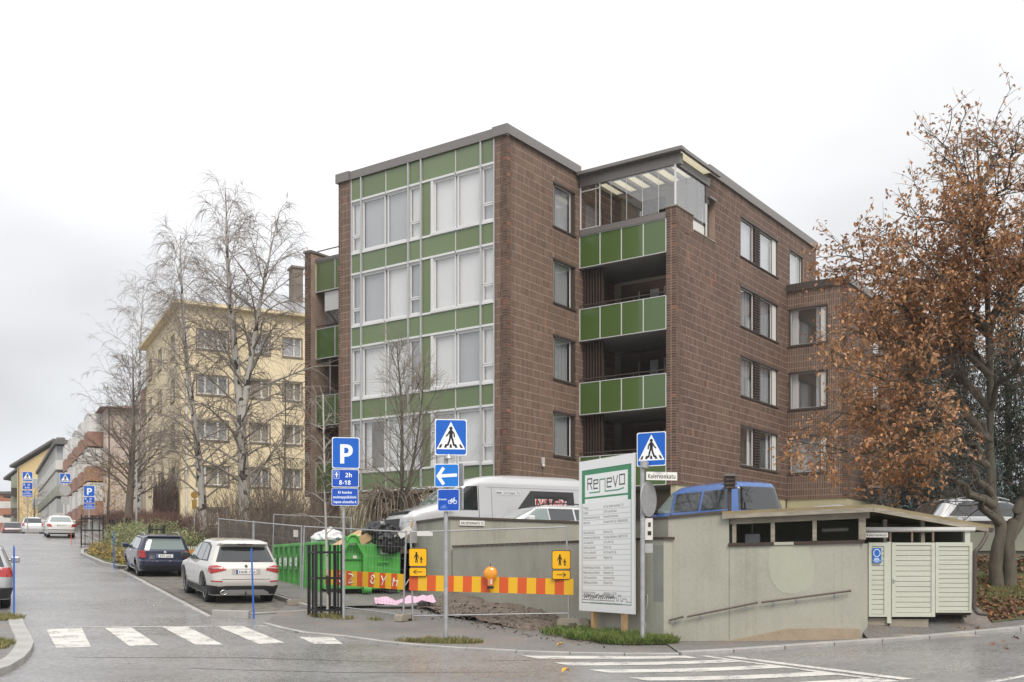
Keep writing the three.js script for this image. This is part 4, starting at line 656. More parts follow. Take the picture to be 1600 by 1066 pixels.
{
  const B = thing('apartment_building', 'orange brick house in the far distance at the end of the street', 'building', [-125, 0, 232], 0);
  mesh('wall', box(0, 14.8, 2, 17.6, -12, 0), surf([0.40, 0.17, 0.10], 0.15, 6, 0.85), B); mesh('roof', box(-0.5, 15.2, 17.6, 18.1, -12.5, 0.5), M.roofDark, B);
  for (const x of [9.6, 12.2, 14.0 - 0.4]) for (const y of [7.5, 11.2, 14.4]) mesh('window', box(x - 0.7, x + 0.7, y, y + 1.5, 0.001, 0.05), M.whiteFrame, B);
}
// ================================================================ vehicles
// a body is a stack of plan outlines: rear and front edge and half width are given for each height
const lerpT = (tab, y) => { if (y <= tab[0][0]) return tab[0][1]; for (let i = 1; i < tab.length; i++) if (y <= tab[i][0]) { const t = (y - tab[i - 1][0]) / (tab[i][0] - tab[i - 1][0]); return tab[i - 1][1] + (tab[i][1] - tab[i - 1][1]) * t; } return tab[tab.length - 1][1]; };
const paintOf = (r, g, b, metal = 0.25, rough = 0.38) => new THREE.MeshPhysicalMaterial({ color: lin(r, g, b), metalness: metal, roughness: rough, clearcoat: 1, clearcoatRoughness: 0.06 });
M.carGlass = new THREE.MeshPhysicalMaterial({ color: lin(0.018, 0.022, 0.024), roughness: 0.04, clearcoat: 1, clearcoatRoughness: 0.02 });
M.carGlassPale = new THREE.MeshPhysicalMaterial({ color: lin(0.16, 0.21, 0.20), roughness: 0.04, clearcoat: 1, clearcoatRoughness: 0.02 });
M.tail = new THREE.MeshPhysicalMaterial({ color: lin(0.38, 0.016, 0.014), roughness: 0.18, clearcoat: 1 });
M.lampClear = new THREE.MeshPhysicalMaterial({ color: lin(0.55, 0.55, 0.56), roughness: 0.12, metalness: 0.4, clearcoat: 1 });
M.cladding = std(lin(0.028, 0.028, 0.03), 0.6);
M.chrome = std(lin(0.55, 0.55, 0.56), 0.2, { metalness: 0.9 });
M.rim = std(lin(0.34, 0.34, 0.35), 0.35, { metalness: 0.7 });
const csg = new Evaluator(); csg.attributes = ['position', 'normal', 'uv'];
function bodyFn(c) {
  const n = c.n ?? 7, at = y => { const a = lerpT(c.xr, y), b = lerpT(c.xf, y); return [(a + b) / 2, (b - a) / 2, lerpT(c.hw, y)]; };
  return { at, n, side: (x, y) => { const [xc, hl, w] = at(y); return w * Math.pow(Math.max(0, 1 - Math.pow(Math.min(1, Math.abs((x - xc) / hl)), n)), 1 / n); }, end: (z, y, s) => { const [xc, hl, w] = at(y); return xc + s * hl * Math.pow(Math.max(0, 1 - Math.pow(Math.min(1, Math.abs(z / w)), n)), 1 / n); } };
}
function bodyGeo(c) {
  const f = bodyFn(c), K = 72, ys = [], y0 = c.y0, y1 = c.h; const keys = new Set([y0, y1]); for (const t of [c.xr, c.xf, c.hw]) for (const [y] of t) if (y > y0 && y < y1) keys.add(y);
  const ks = [...keys].sort((a, b) => a - b); for (let i = 0; i < ks.length - 1; i++) { const m = Math.max(1, Math.ceil((ks[i + 1] - ks[i]) / 0.07)); for (let j = 0; j < m; j++) ys.push(ks[i] + (ks[i + 1] - ks[i]) * j / m); } ys.push(y1);
  const pos = [], idx = [];
  for (const y of ys) { const [xc, hl, w] = f.at(y), e = 2 / f.n; for (let k = 0; k < K; k++) { const t = k / K * Math.PI * 2, cs = Math.cos(t), sn = Math.sin(t); pos.push(xc + hl * Math.sign(cs) * Math.pow(Math.abs(cs), e), y, w * Math.sign(sn) * Math.pow(Math.abs(sn), e)); } }
  for (let i = 0; i < ys.length - 1; i++) for (let k = 0; k < K; k++) { const a = i * K + k, b = i * K + (k + 1) % K; idx.push(a, a + K, b, b, a + K, b + K); }
  const cap = (r, y, up) => { const [xc] = f.at(ys[r]), c0 = pos.length / 3; pos.push(xc, y, 0); for (let k = 0; k < K; k++) { const a = r * K + k, b = r * K + (k + 1) % K; up ? idx.push(a, c0, b) : idx.push(a, b, c0); } };
  cap(0, y0, false); cap(ys.length - 1, y1 + (c.crown ?? 0.015), true);
  const g = new THREE.BufferGeometry(); g.setAttribute('position', new THREE.Float32BufferAttribute(pos, 3)); g.setIndex(idx); g.computeVertexNormals(); g.setAttribute('uv', new THREE.Float32BufferAttribute(new Float32Array(pos.length / 3 * 2), 2)); return g;
}
const tess = new TessellateModifier(0.06, 9);
function panelGeo(poly, map, thick = 0) { let g = new THREE.ShapeGeometry(shapeOf(poly)); g = tess.modify(norm(g)); const p = g.attributes.position; for (let i = 0; i < p.count; i++) { const v = map(p.getX(i), p.getY(i)); p.setXYZ(i, ...v); } g.computeVertexNormals(); return norm(g); }
function outward(g, dx, dz) { const n = g.attributes.normal, p = g.attributes.position; let s = 0; for (let i = 0; i < n.count; i++) s += n.getX(i) * dx + n.getZ(i) * dz; if (s < 0) { for (const a of [p]) for (let i = 0; i < a.count; i += 3) { const x = a.getX(i), y = a.getY(i), z = a.getZ(i); a.setXYZ(i, a.getX(i + 1), a.getY(i + 1), a.getZ(i + 1)); a.setXYZ(i + 1, x, y, z); } g.computeVertexNormals(); } return g; }
function wheelGeo(r, w) {
  const pr = [[r * 0.62, -w / 2 + 0.01], [r * 0.9, -w / 2], [r * 0.985, -w / 2 + 0.03], [r, -w / 4], [r, w / 4], [r * 0.985, w / 2 - 0.03], [r * 0.9, w / 2], [r * 0.62, w / 2 - 0.01], [r * 0.6, w / 2 - 0.04], [r * 0.6, -w / 2 + 0.04], [r * 0.62, -w / 2 + 0.01]].map(p => new THREE.Vector2(...p));
  const tyre = new THREE.LatheGeometry(pr, 36).rotateX(Math.PI / 2), rim = [new THREE.CylinderGeometry(r * 0.61, r * 0.61, w * 0.55, 28, 1, true).rotateX(Math.PI / 2), new THREE.TorusGeometry(r * 0.61, 0.014, 6, 32).translate(0, 0, w / 2 - 0.015), new THREE.CylinderGeometry(0.05, 0.05, w * 0.8, 12).rotateX(Math.PI / 2)];
  for (let i = 0; i < 10; i++) { const a = i / 10 * Math.PI * 2; rim.push(new THREE.BoxGeometry(r * 0.56, 0.03, 0.03).translate(r * 0.32, 0, w / 2 - 0.05).rotateZ(a)); }
  const disc = new THREE.CylinderGeometry(r * 0.6, r * 0.6, 0.02, 24).rotateX(Math.PI / 2); return { tyre: norm(tyre), rim: merge(rim), disc: norm(disc) };
}
const wheelCache = {};
function car(name, label, c, X, Z, turn, o = {}) {
  const y = o.y ?? H(X, Z), t = thing(name, label, o.category ?? 'car', [X, y, Z], 0, o.group); t.rotation.set(0, turn, o.pitch ?? 0, 'YXZ');
  const f = bodyFn(c), off = -c.L / 2; // body is built from rear x=0; shift so the middle sits on the origin
  let g = bodyGeo(c);
  let br = new Brush(g); br.updateMatrixWorld();
  for (const wx of c.wheels) { const cy = new Brush(new THREE.CylinderGeometry(c.wr + 0.045, c.wr + 0.045, 3, 36).rotateX(Math.PI / 2).translate(wx, c.wr, 0)); cy.updateMatrixWorld(); br = csg.evaluate(br, cy, SUBTRACTION); br.updateMatrixWorld(); }
  g = toCreasedNormals(mergeVertices(norm(br.geometry).deleteAttribute('uv').deleteAttribute('normal'), 1e-4), 0.62);
  const body = mesh('body', norm(g).translate(off, 0, 0), c.paint, t);
  mesh('underbody', box(off + 0.35, off + c.L - 0.35, c.y0 + 0.02, c.y0 + 0.35, -lerpT(c.hw, 0.5) + 0.26, lerpT(c.hw, 0.5) - 0.26), M.blackRubber, t);
  const wk = c.wr + ':' + (c.ww ?? 0.22); const wg = wheelCache[wk] ??= wheelGeo(c.wr, c.ww ?? 0.22);
  for (const wx of c.wheels) for (const s of [1, -1]) { const w = SHADOW(new THREE.Mesh(wg.tyre, M.blackRubber)); w.name = 'wheel'; w.position.set(off + wx, c.wr, s * (lerpT(c.hw, c.wr) - (c.ww ?? 0.22) / 2 - 0.015)); if (s < 0) w.rotation.y = Math.PI; t.add(w); const r = SHADOW(new THREE.Mesh(wg.rim, c.rim ?? M.rim)); r.name = 'rim'; w.add(r); const d = SHADOW(new THREE.Mesh(wg.disc, M.cladding)); d.name = 'brake_disc'; w.add(d); }
  const api = {
    t, f, c, body, off,
    side: (n, poly, m, lift = 0.006, sides = [1, -1], parent = t) => sides.map(s => mesh(n, outward(panelGeo(poly, (x, yy) => [x + off, yy, s * (f.side(x, yy) + lift)]), 0, s), m, parent)),
    end: (n, poly, m, s = -1, lift = 0.006, parent = t) => mesh(n, outward(panelGeo(poly, (z, yy) => [f.end(z, yy, s) + s * lift + off, yy, z]), s, 0), m, parent),
    add: (n, gs, m, parent = t) => mesh(n, merge(Array.isArray(gs) ? gs : [gs]).translate(off, 0, 0), m, parent)
  };
  return api;
}
const mirrorPoly = p => [...p, ...p.slice().reverse().map(([z, y]) => [-z, y])];
function canvasTex(w, h, draw) { const cv = document.createElement('canvas'); cv.width = w; cv.height = h; const x = cv.getContext('2d'); draw(x, w, h); const t = new THREE.CanvasTexture(cv); t.colorSpace = THREE.SRGBColorSpace; t.anisotropy = 8; return t; }
const printOf = (w, h, draw, rough = 0.45) => std(0xffffff, rough, { map: canvasTex(w, h, draw) });
function facePlane(w, h) { return new THREE.PlaneGeometry(w, h); }
function plate(k, text, y, z0 = 0, s = -1) {
  const m = printOf(256, 64, (x, w, h) => { x.fillStyle = '#f2f2ee'; x.fillRect(0, 0, w, h); x.fillStyle = '#1d4fa3'; x.fillRect(0, 0, 24, h); x.strokeStyle = '#222'; x.lineWidth = 3; x.strokeRect(1, 1, w - 2, h - 2); x.fillStyle = '#111'; x.font = 'bold 52px sans-serif'; x.textAlign = 'center'; x.textBaseline = 'middle'; x.fillText(text, w / 2 + 10, h / 2 + 3, 210); });
  const xx = k.f.end(z0, y, s) + s * 0.012; const b = mesh('number_plate', rbox(xx + k.off, xx - s * 0.012 + k.off, y - 0.06, y + 0.06, -0.27 + z0, 0.27 + z0, 0.005, 1), M.whiteFrame, k.t);
  mesh('plate_print', facePlane(0.52, 0.112).rotateY(s * Math.PI / 2).translate(xx + s * 0.002 + k.off, y, z0), m, b, true);
}
const RB = (x0, x1, y0, y1, z0, z1, r = 0.04) => rbox(x0, x1, y0, y1, z0, z1, r, 3);
function mirrors(k, x, y, m, sides = [1, -1]) { for (const s of sides) { const z = k.f.side(x, y); k.add('mirror', [RB(x - 0.1, x + 0.1, y - 0.06, y + 0.1, s > 0 ? z + 0.05 : -z - 0.27, s > 0 ? z + 0.27 : -z - 0.05), bar([x, y, s * z * 0.97], [x, y + 0.02, s * (z + 0.1)], 0.03)], m); } }
const SLOPE = Math.atan(0.06), STREET = A_S;
{ // white SUV
  const paint = paintOf(0.60, 0.585, 0.55, 0.12, 0.35);
  const c = { L: 4.65, y0: 0.24, h: 1.655, n: 9, wr: 0.365, ww: 0.25, wheels: [0.93, 3.74], paint,
    xr: [[0.24, 0.16], [0.42, 0.05], [0.6, 0.0], [0.72, 0.02], [0.95, 0.05], [1.05, 0.12], [1.5, 0.42], [1.56, 0.33], [1.62, 0.42], [1.655, 0.7]],
    xf: [[0.24, 4.5], [0.5, 4.65], [0.75, 4.6], [0.9, 4.42], [1.0, 3.8], [1.06, 3.45], [1.45, 2.8], [1.6, 2.4], [1.655, 2.0]],
    hw: [[0.24, 0.86], [0.5, 0.925], [0.75, 0.94], [0.95, 0.925], [1.05, 0.885], [1.5, 0.70], [1.6, 0.63], [1.64, 0.52], [1.655, 0.42]] };
  const [X, Z] = uv2(6.08, 27.05 + 2.3), k = car('parked_suv', 'pearl white SUV with red tail lights parked nearest the zebra crossing', c, X, Z, STREET, { pitch: SLOPE });
  k.side('window_surround', [[0.6, 1.1], [3.3, 1.05], [3.2, 1.1], [2.5, 1.54], [1.3, 1.555], [0.85, 1.48]], M.black, 0.004);
  k.side('side_window', [[0.72, 1.13], [1.3, 1.11], [1.33, 1.51], [0.98, 1.46]], M.carGlass, 0.009); k.side('side_window', [[1.36, 1.11], [2.12, 1.09], [2.08, 1.52], [1.38, 1.52]], M.carGlass, 0.009); k.side('side_window', [[2.2, 1.09], [3.1, 1.07], [2.48, 1.5], [2.16, 1.52]], M.carGlassPale, 0.009);
  k.end('rear_window', mirrorPoly([[-0.74, 1.10], [-0.7, 1.2], [-0.60, 1.47]]).map(p => p), M.carGlass, -1, 0.008);
  k.end('windscreen', mirrorPoly([[-0.76, 1.1], [-0.6, 1.5]]), M.carGlass, 1, 0.008);
  k.end('spoiler', mirrorPoly([[-0.6, 1.50], [-0.58, 1.58]]), paint, -1, 0.09); k.add('spoiler_lip', RB(0.28, 0.6, 1.52, 1.6, -0.6, 0.6, 0.03), paint);
  k.end('brake_light', [[-0.2, 1.535], [0.2, 1.535], [0.2, 1.56], [-0.2, 1.56]], std(lin(0.12, 0.02, 0.02), 0.3), -1, 0.095);
  for (const s of [1, -1]) { k.end('tail_light', [[0.50, 0.90], [0.88, 0.80], [0.9, 1.0], [0.72, 1.02], [0.54, 0.97]].map(([z, y]) => [s * z, y]), M.tail, -1, 0.012); k.side('tail_light', [[0.12, 0.80], [0.34, 0.86], [0.3, 1.0], [0.1, 1.0]], M.tail, 0.01, [s]); k.end('tail_strip', [[0.52, 0.955], [0.86, 0.93], [0.86, 0.95], [0.54, 0.97]].map(([z, y]) => [s * z, y]), M.lampClear, -1, 0.016); k.end('reflector', [[0.6, 0.60], [0.86, 0.60], [0.86, 0.63], [0.6, 0.63]].map(([z, y]) => [s * z, y]), M.tail, -1, 0.01); }
  k.end('rear_bumper', mirrorPoly([[-0.9, 0.27], [-0.91, 0.46], [-0.5, 0.50]]), M.cladding, -1, 0.012); k.end('skid_plate', mirrorPoly([[-0.62, 0.26], [-0.58, 0.33], [-0.44, 0.40]]), M.lampClear, -1, 0.024);
  k.side('sill_cladding', [[1.35, 0.26], [3.3, 0.26], [3.3, 0.42], [1.38, 0.42]], M.cladding, 0.006); k.side('wheel_arch', [[0.05, 0.26], [0.48, 0.26], [0.52, 0.5], [0.06, 0.5]], M.cladding, 0.006);
  for (const wx of c.wheels) { const a = []; for (let i = 0; i <= 14; i++) { const t = Math.PI * i / 14; a.push([wx + Math.cos(t) * 0.475, c.wr + Math.sin(t) * 0.475]); } for (let i = 14; i >= 0; i--) { const t = Math.PI * i / 14; a.push([wx + Math.cos(t) * 0.415, c.wr + Math.sin(t) * 0.415]); } k.side('wheel_arch', a, M.cladding, 0.008); }
  k.add('exhaust_pipe', [new THREE.TorusGeometry(0.055, 0.014, 8, 20).scale(1.5, 1, 1).rotateY(Math.PI / 2).translate(0.06, 0.33, -0.55)], M.chrome);
  k.end('tailgate_line', mirrorPoly([[-0.62, 0.66], [-0.62, 0.672]]), M.cladding, -1, 0.004); k.end('badge', Array.from({ length: 16 }, (_, i) => [0.035 * Math.cos(i / 8 * Math.PI), 1.0 + 0.035 * Math.sin(i / 8 * Math.PI)]), M.cladding, -1, 0.02);
  k.end('plate_recess', mirrorPoly([[-0.36, 0.78], [-0.36, 0.93]]), std(lin(0.4, 0.39, 0.37), 0.5), -1, 0.004);
  k.end('rear_wiper', [[-0.05, 1.12], [0.32, 1.125], [0.32, 1.135], [-0.05, 1.15]], M.black, -1, 0.018);
  plate(k, 'HHR-786', 0.855); mirrors(k, 3.05, 1.12, M.cladding); k.side('door_handle', [[1.55, 0.93], [1.75, 0.93], [1.75, 0.955], [1.55, 0.955]], paint, 0.03); k.side('door_handle', [[2.5, 0.91], [2.7, 0.91], [2.7, 0.935], [2.5, 0.935]], paint, 0.03);
  k.side('door_gap', [[2.13, 0.45], [2.138, 0.45], [2.13, 1.08], [2.122, 1.08]], M.cladding, 0.003);
}
{ // dark blue estate
  const paint = paintOf(0.012, 0.016, 0.05, 0.4, 0.4);
  const c = { L: 4.4, y0: 0.22, h: 1.44, n: 9, wr: 0.31, wheels: [0.92, 3.44], paint,
    xr: [[0.22, 0.14], [0.4, 0.02], [0.58, 0.0], [0.62, 0.08], [0.9, 0.1], [1.3, 0.26], [1.38, 0.28], [1.44, 0.5]],
    xf: [[0.22, 4.3], [0.5, 4.4], [0.7, 4.3], [0.82, 3.9], [0.93, 3.1], [1.3, 2.5], [1.4, 2.2], [1.44, 1.9]],
    hw: [[0.22, 0.8], [0.5, 0.86], [0.7, 0.868], [0.92, 0.85], [1.36, 0.66], [1.42, 0.56], [1.44, 0.42]] };
  const [X, Z] = uv2(5.6, 37.0 + 2.2), k = car('parked_estate_car', 'dark blue estate car with roof rails parked ahead of the white SUV', c, X, Z, STREET, { pitch: SLOPE });
  k.side('window_surround', [[0.32, 0.94], [3.05, 0.93], [2.45, 1.33], [1.4, 1.36], [0.55, 1.33]], M.black, 0.004);
  k.side('side_window', [[0.45, 0.97], [1.15, 0.96], [1.15, 1.31], [0.62, 1.3]], M.carGlassPale, 0.008); k.side('side_window', [[1.2, 0.96], [1.95, 0.96], [1.95, 1.32], [1.2, 1.31]], M.carGlassPale, 0.008); k.side('side_window', [[2.02, 0.96], [2.92, 0.95], [2.42, 1.3], [2.02, 1.32]], M.carGlassPale, 0.008);
  k.end('rear_window', mirrorPoly([[-0.66, 0.96], [-0.55, 1.33]]), M.carGlassPale, -1, 0.008); k.add('spoiler', RB(0.16, 0.5, 1.37, 1.42, -0.56, 0.56, 0.02), paint); k.end('windscreen', mirrorPoly([[-0.7, 0.96], [-0.58, 1.3]]), M.carGlassPale, 1, 0.008);
  for (const s of [1, -1]) { k.end('tail_light', [[0.62, 0.68], [0.84, 0.68], [0.82, 0.92], [0.64, 0.92]].map(([z, y]) => [s * z, y]), M.tail, -1, 0.012); k.side('tail_light', [[0.12, 0.7], [0.24, 0.7], [0.28, 0.92], [0.16, 0.92]], M.tail, 0.01, [s]); }
  k.end('rear_bumper', mirrorPoly([[-0.84, 0.42], [-0.84, 0.6]]), paint, -1, 0.03); k.end('bumper_strip', mirrorPoly([[-0.84, 0.28], [-0.84, 0.42]]), M.cladding, -1, 0.02);
  k.end('badge', Array.from({ length: 16 }, (_, i) => [0.045 * Math.cos(i / 8 * Math.PI), 0.87 + 0.045 * Math.sin(i / 8 * Math.PI)]), M.lampClear, -1, 0.012); plate(k, 'SPF-668', 0.74);
  for (const s of [1, -1]) k.add('roof_rail', tubeOf([[0.7, 1.42, s * 0.56], [0.85, 1.48, s * 0.57], [1.6, 1.49, s * 0.58], [2.2, 1.46, s * 0.57], [2.35, 1.41, s * 0.56]], 0.016, 24, 6), M.galv); mirrors(k, 2.85, 0.98, paint);
}
{ // white saloon up the street
  const paint = paintOf(0.70, 0.69, 0.66, 0.05, 0.35);
  const c = { L: 4.8, y0: 0.24, h: 1.43, n: 9, wr: 0.32, wheels: [1.05, 3.8], paint,
    xr: [[0.24, 0.1], [0.5, 0.0], [0.7, 0.02], [0.9, 0.06], [0.98, 0.2], [1.0, 0.72], [1.35, 1.35], [1.43, 1.8]],
    xf: [[0.24, 4.7], [0.5, 4.8], [0.7, 4.7], [0.85, 4.2], [0.96, 3.5], [1.32, 2.75], [1.43, 2.3]],
    hw: [[0.24, 0.85], [0.5, 0.91], [0.75, 0.915], [0.95, 0.88], [1.0, 0.82], [1.36, 0.64], [1.43, 0.45]] };
  const [X, Z] = uv2(4.75, 74.0 + 2.4), k = car('parked_saloon_car', 'white saloon car with red tail lights parked near the top of the street', c, X, Z, STREET, { pitch: SLOPE });
  k.end('rear_window', mirrorPoly([[-0.66, 1.04], [-0.54, 1.34]]), M.carGlassPale, -1, 0.01); k.side('side_window', [[0.95, 1.02], [3.2, 1.0], [2.7, 1.32], [1.5, 1.34]], M.carGlass, 0.008);
  for (const s of [1, -1]) { k.end('tail_light', [[0.56, 0.72], [0.86, 0.74], [0.84, 0.92], [0.66, 0.94]].map(([z, y]) => [s * z, y]), M.tail, -1, 0.012); k.side('tail_light', [[0.05, 0.74], [0.3, 0.76], [0.24, 0.93], [0.1, 0.93]], M.tail, 0.01, [s]); }
  k.end('bumper_strip', mirrorPoly([[-0.88, 0.52], [-0.88, 0.56]]), M.cladding, -1, 0.012); k.end('diffuser', mirrorPoly([[-0.8, 0.26], [-0.8, 0.34]]), M.cladding, -1, 0.012); plate(k, 'BLK-214', 0.82); mirrors(k, 3.1, 1.02, paint);
}
{ // silver hatchback at the other kerb
  const paint = paintOf(0.42, 0.43, 0.44, 0.5, 0.35);
  const c = { L: 4.2, y0: 0.24, h: 1.48, n: 9, wr: 0.32, wheels: [0.78, 3.36], paint,
    xr: [[0.24, 0.1], [0.5, 0.0], [0.7, 0.03], [0.95, 0.1], [1.4, 0.42], [1.48, 0.7]], xf: [[0.24, 4.1], [0.5, 4.2], [0.75, 4.05], [0.95, 3.2], [1.4, 2.4], [1.48, 2.0]],
    hw: [[0.24, 0.82], [0.5, 0.88], [0.75, 0.89], [0.95, 0.86], [1.4, 0.66], [1.48, 0.45]] };
  const [X, Z] = uv2(-0.17, 26.7 + 2.1), k = car('parked_hatchback', 'silver hatchback parked opposite the white SUV', c, X, Z, STREET, { pitch: SLOPE });
  k.end('rear_window', mirrorPoly([[-0.68, 1.0], [-0.56, 1.36]]), M.carGlass, -1, 0.01); k.side('side_window', [[0.6, 1.0], [3.0, 0.98], [2.4, 1.36], [0.9, 1.38]], M.carGlass, 0.008);
  for (const s of [1, -1]) { k.end('tail_light', [[0.5, 0.78], [0.86, 0.76], [0.84, 0.98], [0.6, 0.98]].map(([z, y]) => [s * z, y]), M.tail, -1, 0.012); k.side('tail_light', [[0.06, 0.77], [0.28, 0.8], [0.24, 0.97], [0.12, 0.97]], M.tail, 0.01, [s]); }
  k.end('rear_bumper', mirrorPoly([[-0.86, 0.26], [-0.87, 0.52]]), M.cladding, -1, 0.012); k.side('bumper_side', [[0.03, 0.26], [0.38, 0.26], [0.4, 0.5], [0.04, 0.52]], M.cladding, 0.008); mirrors(k, 2.85, 1.0, paint); plate(k, 'KEU-503', 0.85);
}
{ // white delivery van on the forecourt, nose to the left
  const paint = paintOf(0.52, 0.525, 0.535, 0.25, 0.38);
  const c = { L: 5.95, y0: 0.3, h: 2.5, n: 9, wr: 0.34, ww: 0.23, wheels: [0.75, 4.85], paint, crown: 0.03,
    xr: [[0.3, -0.52], [0.6, -0.6], [1.0, -0.58], [2.3, -0.5], [2.42, -0.44], [2.5, -0.2]],
    xf: [[0.3, 5.85], [0.6, 5.95], [1.08, 5.9], [1.24, 5.72], [1.42, 5.2], [1.52, 4.85], [2.12, 4.1], [2.32, 3.7], [2.43, 3.2], [2.5, 2.5]],
    hw: [[0.3, 0.98], [0.7, 1.02], [1.2, 1.03], [1.5, 1.0], [2.2, 0.93], [2.38, 0.87], [2.46, 0.74], [2.5, 0.6]] };
  const k = car('delivery_van', 'white delivery van with black lettered panel parked behind the wall', c, -1.05, 33.75, A_E + Math.PI, { y: 2.0, category: 'van' });
  const near = [1];
  k.end('windscreen', mirrorPoly([[-0.84, 1.52], [-0.76, 2.08]]), M.carGlassPale, 1, 0.012);
  k.side('side_window', [[3.5, 1.34], [4.75, 1.34], [4.66, 1.5], [4.1, 2.02], [3.95, 2.08], [3.5, 2.1]], M.carGlass, 0.012); k.side('door_line', [[3.45, 0.5], [3.47, 0.5], [3.47, 2.12], [3.45, 2.12]], M.cladding, 0.004);
  k.side('panel_line', [[-0.3, 2.07], [3.2, 2.07], [3.2, 2.08], [-0.3, 2.08]], M.fascia, 0.004); k.side('panel_line', [[3.0, 0.6], [3.015, 0.6], [3.015, 2.07], [3.0, 2.07]], M.fascia, 0.004);
  k.side('black_panel', [[0.0, 1.30], [2.2, 1.30], [1.62, 2.0], [0.04, 2.0]], M.cladding, 0.008);
  k.add('bonnet_grille', [RB(5.4, 5.8, 1.2, 1.27, -0.8, 0.8, 0.015)], M.black); k.end('headlight', [[0.62, 0.9], [0.98, 0.95], [0.94, 1.18], [0.72, 1.12]], M.lampClear, 1, 0.012); k.end('headlight', [[-0.62, 0.9], [-0.98, 0.95], [-0.94, 1.18], [-0.72, 1.12]], M.lampClear, 1, 0.012);
  k.end('grille', mirrorPoly([[-0.55, 0.7], [-0.55, 1.05]]), M.black, 1, 0.012); mirrors(k, 4.45, 1.45, M.black);
  const lett = (w, h, txt, font, col, stroke) => { const m = printOf(w, h, (x) => { x.fillStyle = stroke ? '#232323' : '#c4c5c8'; x.fillRect(0, 0, w, h); x.font = font; x.textAlign = 'center'; x.textBaseline = 'middle'; if (stroke) { x.lineWidth = 9; x.strokeStyle = '#e8d9d6'; x.strokeText(txt, w / 2, h / 2); } x.fillStyle = col; x.fillText(txt, w / 2, h / 2, w * 0.96); }, 0.4); return m; };
  const zz = (x, y) => k.f.side(x, y) + 0.014, tilt = (y) => Math.atan2(k.f.side(2, y - 0.1) - k.f.side(2, y + 0.1), 0.2);
  { // lettering on the side that faces the wall
    mesh('lettering', facePlane(1.15, 0.42).rotateX(-tilt(1.68)).rotateY(Math.PI).translate(k.off + 0.9, 1.63, -zz(1, 1.63)), lett(512, 180, 'LVI LaPe', 'bold 128px serif', '#b51f24', true), k.t, true).userData.label = 'red and white lettering LVI LaPe';
    mesh('lettering', facePlane(0.86, 0.13).rotateX(-tilt(1.9)).rotateY(Math.PI).translate(k.off + 2.42, 1.91, -zz(2.4, 1.91) + 0.004), lett(512, 80, 'www.lvilape.fi', 'bold 62px monospace', '#222', false), k.t, true).userData.label = 'black web address lettering';
  }
  mesh('aerial', bar([k.off + 3.5, 2.47, 0.2], [k.off + 3.35, 2.75, 0.2], 0.012, 0.005), M.black, k.t);
}
{ // white estate car in front of that van
  const paint = paintOf(0.72, 0.72, 0.72, 0.1, 0.35);
  const c = { L: 4.75, y0: 0.22, h: 1.46, n: 9, wr: 0.33, wheels: [0.95, 3.75], paint,
    xr: [[0.22, 0.1], [0.5, 0.0], [0.8, 0.04], [0.95, 0.1], [1.38, 0.5], [1.46, 0.9]], xf: [[0.22, 4.65], [0.5, 4.75], [0.75, 4.6], [0.92, 3.55], [1.36, 2.62], [1.46, 2.2]],
    hw: [[0.22, 0.84], [0.5, 0.9], [0.75, 0.91], [0.95, 0.87], [1.38, 0.66], [1.46, 0.45]] };
  const k = car('parked_estate_car', 'white estate car with dark roof rails parked beside the delivery van', c, 0.62, 32.25, A_E + Math.PI, { y: 2.0 });
  k.side('window_surround', [[0.5, 0.98], [3.3, 0.94], [2.62, 1.36], [1.0, 1.36]], M.lampClear, 0.004); k.side('side_window', [[0.62, 1.0], [1.3, 0.99], [1.3, 1.33], [1.02, 1.33]], M.carGlass, 0.009); k.side('side_window', [[1.36, 0.99], [2.2, 0.98], [2.2, 1.34], [1.36, 1.34]], M.carGlass, 0.009); k.side('side_window', [[2.24, 0.98], [3.15, 0.96], [2.6, 1.33], [2.24, 1.34]], M.carGlassPale, 0.009);
  k.end('windscreen', mirrorPoly([[-0.72, 0.96], [-0.6, 1.34]]), M.carGlassPale, 1, 0.01); for (const s of [1, -1]) k.add('roof_rail', tubeOf([[0.9, 1.43, s * 0.6], [1.1, 1.49, s * 0.6], [2.2, 1.49, s * 0.6], [2.5, 1.42, s * 0.6]], 0.018, 20, 6), M.black); mirrors(k, 2.95, 1.0, paint);
}
